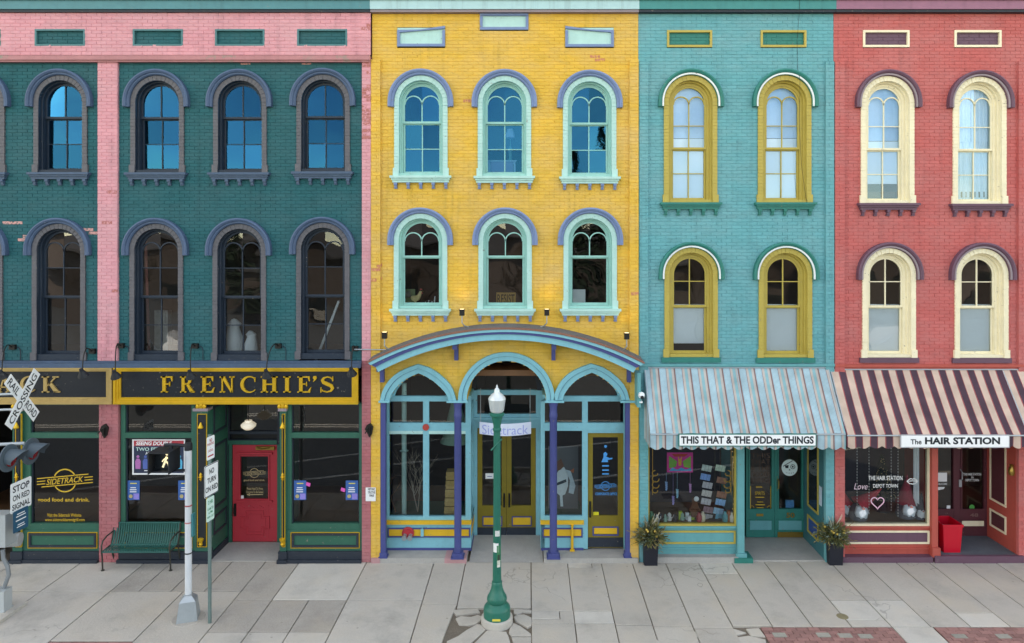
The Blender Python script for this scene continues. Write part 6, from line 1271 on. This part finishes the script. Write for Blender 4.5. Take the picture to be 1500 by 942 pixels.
for i, x in enumerate((622, 627, 632, 636)): q = MB(); q.tube([(PX(x, .3), .3, PZ(446, .3)), (PX(x+1.2, .3), .3, PZ(446-(4, 6, 5, 12)[i], .3))], [.018, .008], 8); tag(part('small_ornament', q, P['white'], None), ('shortest white ornament on sill nearest rooster figure', 'second white ornament on sill from rooster figure', 'third white ornament on sill from rooster figure', 'tallest white ornament on sill right of rooster figure')[i], 'ornament', 'white ornaments beside the rooster')
# lamp and table on the top floor
t = thing('table_lamp', 'white shaded table lamp in middle top floor window', 'lamp', (PX(747.5, .6), .6, PZ(236, .6))); q = MB(); q.lathe([(.105, PZ(202, .6)), (.10, PZ(197, .6)), (.06, PZ(189, .6)), (.058, PZ(189, .6))], PX(747.5, .6), .6, 20); part('shade', q, mat('lamp shade', '#e4ecf6', .8, var=.02), t, True)
q = MB(); q.lathe([(0, PZ(202, .6)), (.01, PZ(202, .6)), (.01, PZ(214, .6)), (.035, PZ(217, .6)), (.04, PZ(224, .6)), (.03, PZ(230, .6)), (.045, PZ(235.5, .6)), (0, PZ(235.6, .6))], PX(747.5, .6), .6, 14); part('base', q, mat('green glass base', '#79b8a0', .2, var=.2, scale=30), t, True)
t = thing('side_table', 'pale table under the lamp in middle top floor window', 'table', (PX(735, .6), .6, 7.75)); zt_ = PZ(236.2, .6); q = MB(); q.box(PX(714, .6), PX(757, .6), .42, .9, zt_-.03, zt_); part('table_top', q, P['white'], t)
q = MB(); q.box(PX(719, .6), PX(752, .6), .46, .48, 7.9, zt_-.031); part('front_panel', q, mat('mauve cloth', '#c9b6cf', .8, var=.05), t)
for x in (717, 754):
    for y in (.46, .86): q = MB(); X = PX(x, .6); q.box(X-.02, X+.02, y-.02, y+.02, 7.75, zt_-.031); part('leg', q, P['white'], t)
# painted board, tree branches and goods in the yellow shop
t = thing('painted_board', 'grey board painted with figure in white apron, right yellow shop window', 'painting', (PX(830, .7), .7, .75)); q = MB(); rect_px(q, 803, 847, 654, 745, .7, .72); part('board', q, mat('grey board', '#565c60', .8, var=.12), t)
for nm, c, pl in (('painted_dress', '#c7dbe2', [(812, 700), (818, 690), (826, 684), (832, 694), (832, 712), (828, 724), (824, 726), (825, 742), (821, 742), (820, 726), (811, 718)]), ('painted_sleeve', '#b9d2dc', [(828, 688), (836, 690), (843, 712), (840, 724), (833, 722), (835, 704)]), ('painted_face', '#6a4a3a', [(815, 690), (816, 676), (822, 672), (826, 682), (822, 688)]), ('painted_hand', '#b56a4a', [(835, 690), (841, 686), (840, 693)]), ('painted_sash', '#2f4350', [(814, 708), (829, 702), (830, 706), (814, 712)])):
    q = MB(); q.prism(pts(pl, .69), .692 - (.004 if 'sash' in nm or 'hand' in nm else 0), .6985); part(nm, q, mat(nm, c, .8, var=.15, scale=20), t)
def branches(label, x, y, z, h, n, seed, col='#8d7c68'):
    r_ = random.Random(seed); q = MB()
    def rec(p, d, L_, rad, k):
        e_ = p + d*L_; q.tube([p, p.lerp(e_, .5) + Vector((r_.uniform(-.02, .02), r_.uniform(-.02, .02), 0)), e_], [rad, rad*.8, rad*.6], 5, False)
        if k:
            for i in range(3): rec(p.lerp(e_, r_.uniform(.5, 1)), (d + Vector((r_.uniform(-.9, .9), r_.uniform(-.6, .6), r_.uniform(-.3, .6)))).normalized(), L_*r_.uniform(.5, .75), rad*.6, k-1)
    for i in range(n): rec(Vector((x, y, z)), Vector((r_.uniform(-.5, .5), r_.uniform(-.3, .3), 1)).normalized(), h*.42, .012, 3)
    solo('bare_branches', q, mat('twig ' + col, col, .8, var=.2), label, 'branches')
branches('bare twigs at far left of left yellow shop window', PX(580, .8), .8, .72, 1.4, 3, 4, '#7a5d4c'); branches('pale bare twigs left of mullion in left yellow shop window', PX(612, .8), .8, .72, 1.7, 3, 8, '#a39a8c')
q = MB(); q.lathe([(.055, .72), (.055, 3.6)], PX(592, .6), .6, 14); q.lathe([(.03, 2.1), (.10, 2.13), (.03, 2.16)], PX(592, .6), .6, 14); solo('white_pole', q, P['mint'], 'pale mint pole standing in left yellow shop window', 'pole', smooth=True)
q = MB(); q.lathe([(.36, 2.25), (.30, 2.35), (.06, 3.3), (.02, 3.35)], PX(668, .9), .9, 16); solo('cone_shade', q, mat('sheer green cloth', '#6c8f80', .8, var=.15), 'hanging green cone of cloth right of mullion in left yellow shop window', 'hanging', smooth=True)
for i in range(5): q = MB(); q.box(PX(652 + i*.7, .7), PX(672 - i*.4, .7), .55, .8, .75 + i*.19, .75 + i*.19 + .17); q.box(PX(651.5 + i*.7, .7), PX(672.5 - i*.4, .7), .54, .81, .75 + i*.19 + .05, .75 + i*.19 + .08); tag(part('basket', q, mat('straw basket', '#b59a62', .8, var=.3, scale=30), None), ('lowest straw basket of the pile by the violet column', 'second lowest straw basket of the pile by the violet column', 'middle straw basket of the pile by the violet column', 'second highest straw basket of the pile by the violet column', 'topmost straw basket of the pile by the violet column')[i], 'basket', 'straw baskets in the shop window')
for b_, x0, x1 in ((yellow, 566, 690), (yellow, 797, 854)): q = MB(); q.box(PX(x0, YS), PX(x1, YS), YS + .1, 1.45, .66, .72); part('display_deck', q, mat('green felt', '#2f5a48', .9, var=.1), b_)
# turquoise shop goods
t = thing('tapestry', 'bright pink and green printed cloth hanging in turquoise shop window', 'cloth', (PX(996, .3), .3, PZ(692, .3)))
q = MB(); rect_px(q, 977, 1015, 663, 692, .3, .306); part('cloth', q, mat('magenta cloth', '#d8358f', .8, var=.2, scale=14), t)
for c, pl in (('#6fae4a', [(980, 668), (992, 676), (990, 684), (980, 686)]), ('#7fb84a', [(1012, 668), (1000, 676), (1002, 684), (1012, 686)]), ('#e39a3a', [(993, 668), (996, 674), (999, 668), (998, 682), (994, 682)]), ('#2aa5d8', [(980, 690), (985, 685), (992, 688), (998, 685), (1005, 688), (1012, 685), (1013, 690)]), ('#c0392b', [(984, 665), (1008, 665), (1003, 669), (988, 669)])): q = MB(); q.prism(pts(pl, .297), .296, .2995); part('print', q, mat('cloth print ' + c, c, .8, var=.2, scale=20), t)
for i, (x, y) in enumerate(((976, 705), (986, 726), (992, 716), (1011, 708))):
    q = MB(); q.tube([(PX(x, .3), .3, PZ(692, .3)), (PX(x, .3), .3, PZ(y, .3))], .003, 5); X = PX(x, .3)
    for k in range(4): q.prism([(X-.03+.01*k, PZ(y + 3*k, .3)), (X+.03, PZ(y + 1 + 3*k, .3)), (X+.012, PZ(y + 5 + 3*k, .3)), (X-.022, PZ(y + 4 + 3*k, .3))], .29 + k*.004, .296 + k*.004)
    tag(part('hanging_charm', q, mat('charm cloth %d' % i, ('#7fa8d8', '#9a8fd0', '#86c0d8', '#c890c8')[i], .7, var=.3, scale=30), None), ('blue charm hanging at left edge of the printed cloth', 'violet charm hanging lowest under the printed cloth', 'pale blue charm hanging under middle of the printed cloth', 'pink charm hanging at right of the printed cloth')[i], 'charm')
rk = thing('card_rack', 'tall rack of greeting cards in turquoise shop window', 'card rack', (PX(1047, .5), .5, .75)); q = MB(); q.tube([(PX(1047, .4), .4, .75), (PX(1047, .4), .4, 2.7)], .02); q.lathe([(0, .78), (.2, .76), (.2, .75)], PX(1047, .4), .4, 14); part('stand', q, P['iron'], rk)
rr_ = random.Random(5)
for i, (x, y) in enumerate([(1036, 685), (1056, 685), (1034, 698), (1058, 703), (1037, 710), (1036, 722), (1058, 724), (1035, 734), (1056, 735), (1038, 746), (1053, 748), (1037, 757), (1056, 757)]):
    q = MB(); c_ = [(180, 200, 196), (196, 222, 200), (120, 170, 230), (170, 120, 100), (196, 196, 202), (210, 208, 204), (172, 116, 92), (200, 200, 206), (130, 190, 236), (160, 132, 140), (150, 204, 232), (174, 174, 180), (92, 176, 204)][i]
    for k in range(3): a = Matrix.Translation((PX(x - 5.5 + k*5.2, .3), .3 + .02*k, PZ(y + k*1.4, .3))) @ Matrix.Rotation(R(12), 4, 'Y'); m2 = MB(); m2.box(-.033, .033, 0, .008, -.065, .065); m2.xform(a); q.add(m2.v, m2.f)
    part('card', q, mat('card paper %d' % i, c_, .6, var=.4, scale=35), rk)
t = thing('plush_monkey', 'brown plush toy with white face beside the card rack', 'toy', (PX(1018, .3), .3, .75)); mX, mZ = PX(1017, .3), .78
skin('body', [(0, 0, .14), (0, 0, .26), (0, -.01, .36), (0, -.02, .46), (.07, -.03, .24), (.12, -.05, .16), (-.07, -.03, .24), (-.11, -.05, .17), (.06, -.06, .04), (-.06, -.06, .04)], [(0, 1), (1, 2), (2, 3), (1, 4), (4, 5), (1, 6), (6, 7), (0, 8), (0, 9)], [.09, .08, .05, .085, .035, .03, .035, .03, .04, .04], mat('brown plush', '#6b4630', .95, var=.2, scale=30), t, (mX, .3, mZ))
q = MB(); q.lathe([(0, .02), (.04, .015), (.055, 0)], n=14); q.xform(Matrix.Translation((mX+.02, .195, mZ+.45)) @ Matrix.Rotation(R(90), 4, 'X')); part('face', q, P['white'], t, True)
for i, (x, w, h, c, lb) in enumerate(((997, 5, 12, '#a8c23a', 'lime green box left of toy on turquoise shop display'), (1007, 5, 10, '#dfe6ea', 'white box left of toy on turquoise shop display'), (1014.5, 6, 9, '#9ab840', 'small green packet in front of the plush toy'), (1010, 5, 7, '#e6ecee', 'small white jar at front of turquoise shop display'))):
    q = MB(); y = .2 if i == 3 else .28; q.box(PX(x-w/2, y), PX(x+w/2, y), y, y+.06, .75, .75 + h/68); q.box(PX(x-w/2, y)+.008, PX(x+w/2, y)-.008, y-.003, y, .75 + h/68*.3, .75 + h/68*.7); solo('gift_box', q, mat('box ' + c, c, .5, var=.25, scale=40), lb, 'box')
rr_ = random.Random(9)
for i, x in enumerate((962, 968, 974, 981, 988, 1000)):
    q = MB(); X, y = PX(x, .25), .2 + .08*(i % 2); s_ = rr_.uniform(.7, 1.1); q.lathe([(0, .75), (.05*s_, .75), (.06*s_, .79), (.035*s_, .83), (.045*s_, .86), (.02*s_, .90), (0, .91)], X, y, 14); q.tube([(X+.05*s_, y, .80), (X+.085*s_, y, .82), (X+.08*s_, y, .86)], .01, 6)
    tag(part('small_ornament', q, mat('ornament %d' % (i % 3), ('#e4e6e4', '#3a3a40', '#8fb8a8')[i % 3], .4, var=.2, scale=25), None, True), ('leftmost white china ornament on turquoise shop display', 'dark china ornament nearest the left planter in turquoise shop display', 'pale green china ornament left of lime box', 'white china ornament third from right on turquoise shop display', 'dark china ornament under the hanging charms', 'pale green china ornament in front of lime green box')[i], 'ornament', 'china ornaments on the display')
q = MB(); rect_px(q, 1151, 1163, 733, 746, TY + .1, TY + .14); q.box(PX(1151, TY+.1), PX(1163, TY+.1), TY + .09, TY + .1, PZ(741, TY+.1), PZ(737, TY+.1)); solo('blue_packet', q, mat('blue packet', '#4a9ad0', .5, var=.3, scale=20), 'blue packet behind glass of numbered green door', 'packet')
# hair salon window
def gnome(x, Y, z, s, label, hat, tilt):
    t = thing('gnome_figure', label, 'gnome', (PX(x, Y), Y, z)); M_ = Matrix.Translation((PX(x, Y), Y, z)) @ Matrix.Scale(s, 4)
    q = MB(); q.lathe([(0, 0), (.15, 0), (.17, .06), (.15, .18), (.08, .27), (0, .3)], n=18); q.xform(M_); part('body', q, mat('grey felt', '#5a5f6a', .95, var=.2), t, True)
    q = MB(); q.lathe([(.0, .0), (.10, .05), (.13, .14), (.10, .23), (0, .27)], n=16); q.v = [(v[0], v[1]*.5 - .13, v[2]*1.0 + .03 + .02*math.sin(v[0]*60)) for v in q.v]; q.xform(M_); part('beard', q, mat('white fur', '#dfe6ec', .95, var=.15, scale=40, bump=.6), t, True)
    q = MB(); q.lathe([(0, 0), (.02, .005), (.026, .02), (0, .045)], n=10); q.xform(M_ @ Matrix.Translation((0, -.21, .24))); part('nose', q, mat('pink felt', '#c98a80', .9, var=.05), t, True)
    q = MB(); q.lathe([(.175, 0), (.165, .03), (.12, .14), (.07, .32), (.0, .55)], n=18); q.xform(M_ @ Matrix.Translation((0, 0, .25)) @ Matrix.Rotation(tilt, 4, 'Y')); part('hat', q, hat, t, True)
HATR = mat('red knit', '#c23a4a', .95, var=.35, scale=22)
gnome(1257, .33, .76, 1.15, 'large gnome with drooping red knit hat at left of salon window', HATR, R(55)); gnome(1238, .55, .76, .9, 'small gnome half hidden at left edge of salon window', HATR, R(-20)); gnome(1326, .33, .80, 1.15, 'tall gnome with upright plaid hat right of heart drawing', mat('dark red plaid', '#a03444', .95, var=.4, scale=30), R(4)); gnome(1346, .35, .76, .8, 'small white bearded gnome at right edge of salon window', mat('grey knit hat', '#4a4f58', .95, var=.2), R(15))
t = thing('christmas_tree', 'small trimmed christmas tree in middle of salon window', 'christmas tree', (PX(1292, .8), .8, .75)); q = MB(); r_ = random.Random(2); tx_, tz_ = PX(1292, .8), 1.05
for i in range(1500):
    h_ = r_.random()**1.4; rad = .30*(1-h_)*math.sqrt(r_.random()); th = r_.uniform(0, 6.28); p = Vector((tx_ + rad*math.cos(th), .8 + rad*math.sin(th), tz_ + h_*.95)); d = Vector((math.cos(th), math.sin(th), r_.uniform(-.5, .3)))*.06; sd = Vector((-math.sin(th), math.cos(th), 0))*.008; q.face([p - sd, p + sd, p + d])
part('needles', q, mat('tree green', '#40543c', .8, var=.4, scale=30), t); q = MB(); q.lathe([(.17, .75), (.14, 1.0), (.02, 1.05), (.02, 1.9)], tx_, .8, 12); part('pot', q, mat('dark cloth', '#25252d', .9, var=.2), t)
q = MB()
for i in range(70): h_ = r_.random()*.9; th = r_.uniform(3.2, 6.2); rad = .28*(1-h_); m2 = MB(); m2.lathe([(0, -.014), (.014, 0), (0, .014)], tx_ + rad*math.cos(th), .8 + rad*math.sin(th), 6); q.add([(v[0], v[1], v[2] + tz_ + h_*.95) for v in m2.v], m2.f)
part('baubles', q, mat('pale gold bauble', '#e6cf9a', .3, .3, var=.3, scale=20), t, True)
for i, (x, y1) in enumerate(((1255.5, 752), (1273, 754), (1305.5, 748), (1315.5, 756))):
    q = MB(); Yz = .16; z = 3.3
    q.tube([(PX(x, Yz), Yz, 3.3), (PX(x, Yz), Yz, PZ(y1, Yz))], .0015, 4)
    while z > PZ(y1, Yz): m2 = MB(); m2.lathe([(0, -.013), (.013, 0), (0, .013)], PX(x, Yz), Yz, 6); q.add([(v[0], v[1], v[2] + z) for v in m2.v], m2.f); z -= .062
    tag(part('bead_string', q, WH, None), ('leftmost string of white beads in salon window', 'second string of white beads in salon window', 'third string of white beads in salon window', 'rightmost string of white beads in salon window')[i], 'bead string')
t = curtain(redb, 1350, 1358, 560, 767, 3, .3, 'lace_curtain', 'lace')

# ================================================================ across the street: what the glass reflects
def bare_tree(x, y, h, seed, label, col='#4a4038'):
    r_ = random.Random(seed); t = thing('bare_tree', label, 'tree', (x, y, -.17), 'bare trees across the street'); tr = MB(); cr_ = MB()
    def rec(p, d, L_, rad, k):
        e_ = p + d*L_; (tr if k >= 4 else cr_).tube([p, p.lerp(e_, .5) + Vector((r_.uniform(-.1, .1), r_.uniform(-.1, .1), 0))*L_, e_], [rad, rad*.85, rad*.7], 5 if k > 2 else 3, False)
        if k:
            for i in range(3 if k > 1 else 4): rec(p.lerp(e_, r_.uniform(.55, 1)), (d + Vector((r_.uniform(-.8, .8), r_.uniform(-.8, .8), r_.uniform(-.1, .6)))).normalized(), L_*r_.uniform(.6, .8), max(.02, rad*.6), k-1)
    rec(Vector((x, y, -.17)), Vector((0, 0, 1)), h*.3, h*.02, 5); m_ = mat('bark ' + col, col, .9, var=.2); part('trunk', tr, m_, t); part('crown', cr_, m_, t)
TL = ['leafless tree across the street farthest to the left', 'leafless tree across the street left of the dark red car', 'tall leafless tree across the street behind dark red car', 'leafless tree across the street beside the tall pine', 'leafless tree across the street right of the tall pine', 'leafless tree across the street behind the silver car', 'leafless tree across the street farthest to the right']
for i, (x, y, h) in enumerate([(-34, -44, 8), (-21, -40, 7.4), (-9, -47, 8.2), (-1, -42, 7.4), (14, -45, 8), (24, -41, 7.6), (36, -46, 8)]): bare_tree(x, y, h, 20 + i, TL[i])
def conifer(x, y, h, seed, label):
    r_ = random.Random(seed); t = thing('pine_tree', label, 'tree', (x, y, -.17), 'pine trees across the street'); q = MB(); q.tube([(x, y, -.17), (x, y, h)], [.25, .03], 8); part('trunk', q, mat('pine bark', '#3f342b', .9, var=.2), t); q = MB()
    for i in range(2600): u = r_.random()**.8; rad = h*.24*(1-u)*(.5+.5*r_.random())*(1+.25*math.sin(u*40)); th = r_.uniform(0, 6.28); p = Vector((x + rad*math.cos(th), y + rad*math.sin(th), .8 + u*(h-.8))); d = Vector((math.cos(th), math.sin(th), -.4))*.5*(1.2-u); sd = Vector((-math.sin(th), math.cos(th), 0))*.14; q.face([p - sd - d*.4, p + sd - d*.4, p + d])
    part('crown', q, mat('pine needles', '#26382a', .85, var=.4, scale=3), t)
conifer(4.0, -36, 14.4, 1, 'tall dark pine across the street seen reflected in top floor window'); conifer(-28, -52, 12, 2, 'shorter dark pine across the street at the left'); conifer(30, -54, 12.5, 3, 'shorter dark pine across the street at the right')
dp = thing('brick_depot', 'long brown brick depot across the street seen reflected', 'building', (-4, -56, -.17)); q = MB(); q.box(-60, 55, -62, -56, -.17, 6.2); part('wall', q, mat('brown brick', '#5a5250', .9, var=.2, scale=2), dp); q = MB(); q.prism_z([(-61, -63), (56, -63), (56, -55), (-61, -55)], 6.2, 6.5); q.add([(-61, -55, 6.5), (56, -55, 6.5), (56, -63, 6.5), (-61, -63, 6.5), (-58, -59, 8.6), (53, -59, 8.6)], [(0, 1, 5, 4), (1, 2, 5), (2, 3, 4, 5), (3, 0, 4)]); part('roof', q, mat('slate roof', '#4a4a4e', .8, var=.2), dp)
for i in range(22): q = MB(); x = -56 + i*5; q.box(x, x+1.5, -55.98, -55.9, 1.4, 4.0); w_ = part('window', q, mat('depot glass', '#23292e', .15, var=0), dp); q = MB(); q.box(x-.12, x+1.62, -55.95, -55.8, 1.2, 1.38); part('sill', q, P['greystone'], w_)
def car(x, y, ang, col, label):
    t = thing('parked_car', label, 'car', (x, y, -.17), 'cars parked across the street'); M_ = Matrix.Translation((x, y, -.17)) @ Matrix.Rotation(R(ang), 4, 'Z')
    pr = [(-2.2, .35), (-2.25, .75), (-1.9, .95), (-1.2, 1.0), (-.7, 1.45), (.9, 1.48), (1.6, 1.02), (2.15, .92), (2.2, .4)]; q = MB(); q.prism(pr, -.85, .85); q.xform(M_); part('body', q, mat('car ' + col, col, .25, var=.02, coat=.6), t)
    q = MB(); q.prism([(-1.05, 1.02), (-.65, 1.40), (.85, 1.42), (1.35, 1.04)], -.87, .87); q.xform(M_); part('side_glass', q, mat('car glass', '#15191c', .08, var=0), t)
    for wx in (-1.35, 1.35):
        for wy in (-.8, .8): q = MB(); q.lathe([(0, -.1), (.2, -.1), (.33, -.08), (.33, .08), (.2, .1), (0, .1)], n=18); q.xform(M_ @ Matrix.Translation((wx, wy, .33)) @ Matrix.Rotation(R(90), 4, 'X')); part('wheel', q, mat('tyre', '#1b1b1c', .8, var=.1), t, True)
for i, (x, y, a, c, lb) in enumerate([(-20, -26, 92, '#dfe3e6', 'white car parked across the street toward left'), (-14.5, -26, 88, '#2a3038', 'dark grey car parked across the street'), (-7, -25.5, 91, '#7f1f22', 'dark red car parked across the street'), (6, -26, 90, '#e4e6e6', 'white car parked across the street toward right'), (13, -25.5, 89, '#39506e', 'blue car parked across the street'), (20, -26, 93, '#b9bcc0', 'silver car parked across the street')]): car(x, y, a, c, lb)

# stored things just inside the second floor windows of the green building, cables on the walls
q = MB(); n = 10
for k in range(2):
    pr = [(0, 0), (.16, 0), (.19, .25), (.17, .5), (.12, .72), (.14, .80), (.05, .9), (0, .92)]; q.lathe([(a*(1 - .2*k), b*(1 - .3*k)) for a, b in pr], .34*k, .1*k, 14)
q.v = [(v[0] + .02*math.sin(v[2]*17), v[1], v[2]) for v in q.v]; q.xform(Matrix.Translation((PX(341, .55), .6, 4.1))); solo('white_dust_sheet', q, P['blind'], 'white sheet over stored goods, third second floor window of green building', 'sheet', smooth=True)
q = MB(); q.tube([(PX(455, .6), .9, 4.0), (PX(500, .6), .42, PZ(440, .6))], .035, 4); solo('leaning_plank', q, P['white'], 'pale plank leaning in rightmost second floor window of green building', 'plank')
q = MB(); q.tube([(PX(219, .5), .5, 4.0), (PX(213, .5), .5, PZ(352, .5))], .03, 8); solo('leaning_pole', q, mat('faded red pole', '#b0706a', .7, var=.5, scale=6), 'faded red pole leaning in second floor window beside pink pilaster', 'pole')
q = MB(); q.box(PX(226, .6), PX(246, .6), .6, .75, 4.0, PZ(455, .6)); q.box(PX(229, .6), PX(243, .6), .585, .6, 4.9, PZ(458, .6)); solo('stacked_frames', q, mat('stacked frames', '#8e8f8a', .8, var=.5, scale=9), 'stack of pale frames in second floor window above the film poster', 'frames')
q = MB(); q.tube([(PX(1167), -.16, 11.9), (PX(1167), -.15, ZT - .02), (PX(1167), -.02, PZ(60)), (PX(1167.5), -.02, PZ(100)), (PX(1168), -.14, PZ(118)), (PX(1170), -.03, PZ(180)), (PX(1173), -.03, PZ(240)), (PX(1179), -.05, PZ(290)), (PX(1180), -.10, PZ(298))], .0035, 6); solo('hanging_cable', q, P['iron'], 'thin black cable hanging down turquoise wall across right top window', 'cable', smooth=True)
q = MB(); q.tube([(PX(521), -.09, PZ(511)), (PX(567), -.09, PZ(511.5))], .012, 8); solo('conduit_pipe', q, P['galv'], 'thin grey conduit running from green building to yellow building', 'pipe', smooth=True)

r_ = random.Random(31)
GOODS = [(1024, 'red', '#b0404a'), (1030, 'cream', '#e0d6bc'), (1062, 'teal', '#3fa0a8'), (1068, 'rust', '#b0603a'), (1072, 'ivory', '#e8e4d4'), (955, 'green', '#6fa88a')]
for i, (x, nm, c) in enumerate(GOODS):
    q = MB(); X, y = PX(x, .2), .2 + .03*(i % 2); h_ = .12 + .05*r_.random(); q.lathe([(0, .75), (.05, .75), (.06, .79), (.06, .75 + h_), (.03, .79 + h_), (.03, .82 + h_), (0, .83 + h_)], X, y, 14); solo('glass_jar', q, mat('jar ' + c, c, .3, var=.3, scale=30), nm + ' lidded jar on the front of turquoise shop display', 'jar', smooth=True)
q = MB(); z = 2.9
while z > .85:
    m2 = MB(); m2.lathe([(0, -.012), (.012, 0), (0, .012)], PX(1074.5, .16), .16 + .02*math.sin(z*9), 6); q.add([(v[0] + .02*math.sin(z*5), v[1], v[2] + z) for v in m2.v], m2.f); z -= .11
q.tube([(PX(1074.5, .16) + .02*math.sin(k), .17, .85 + k*.205) for k in range(11)], .003, 4); solo('light_string', q, mat('warm bulb', '#f0d9a8', .4, var=0, emit=.15), 'string of small warm bulbs at right edge of turquoise shop window', 'light string')
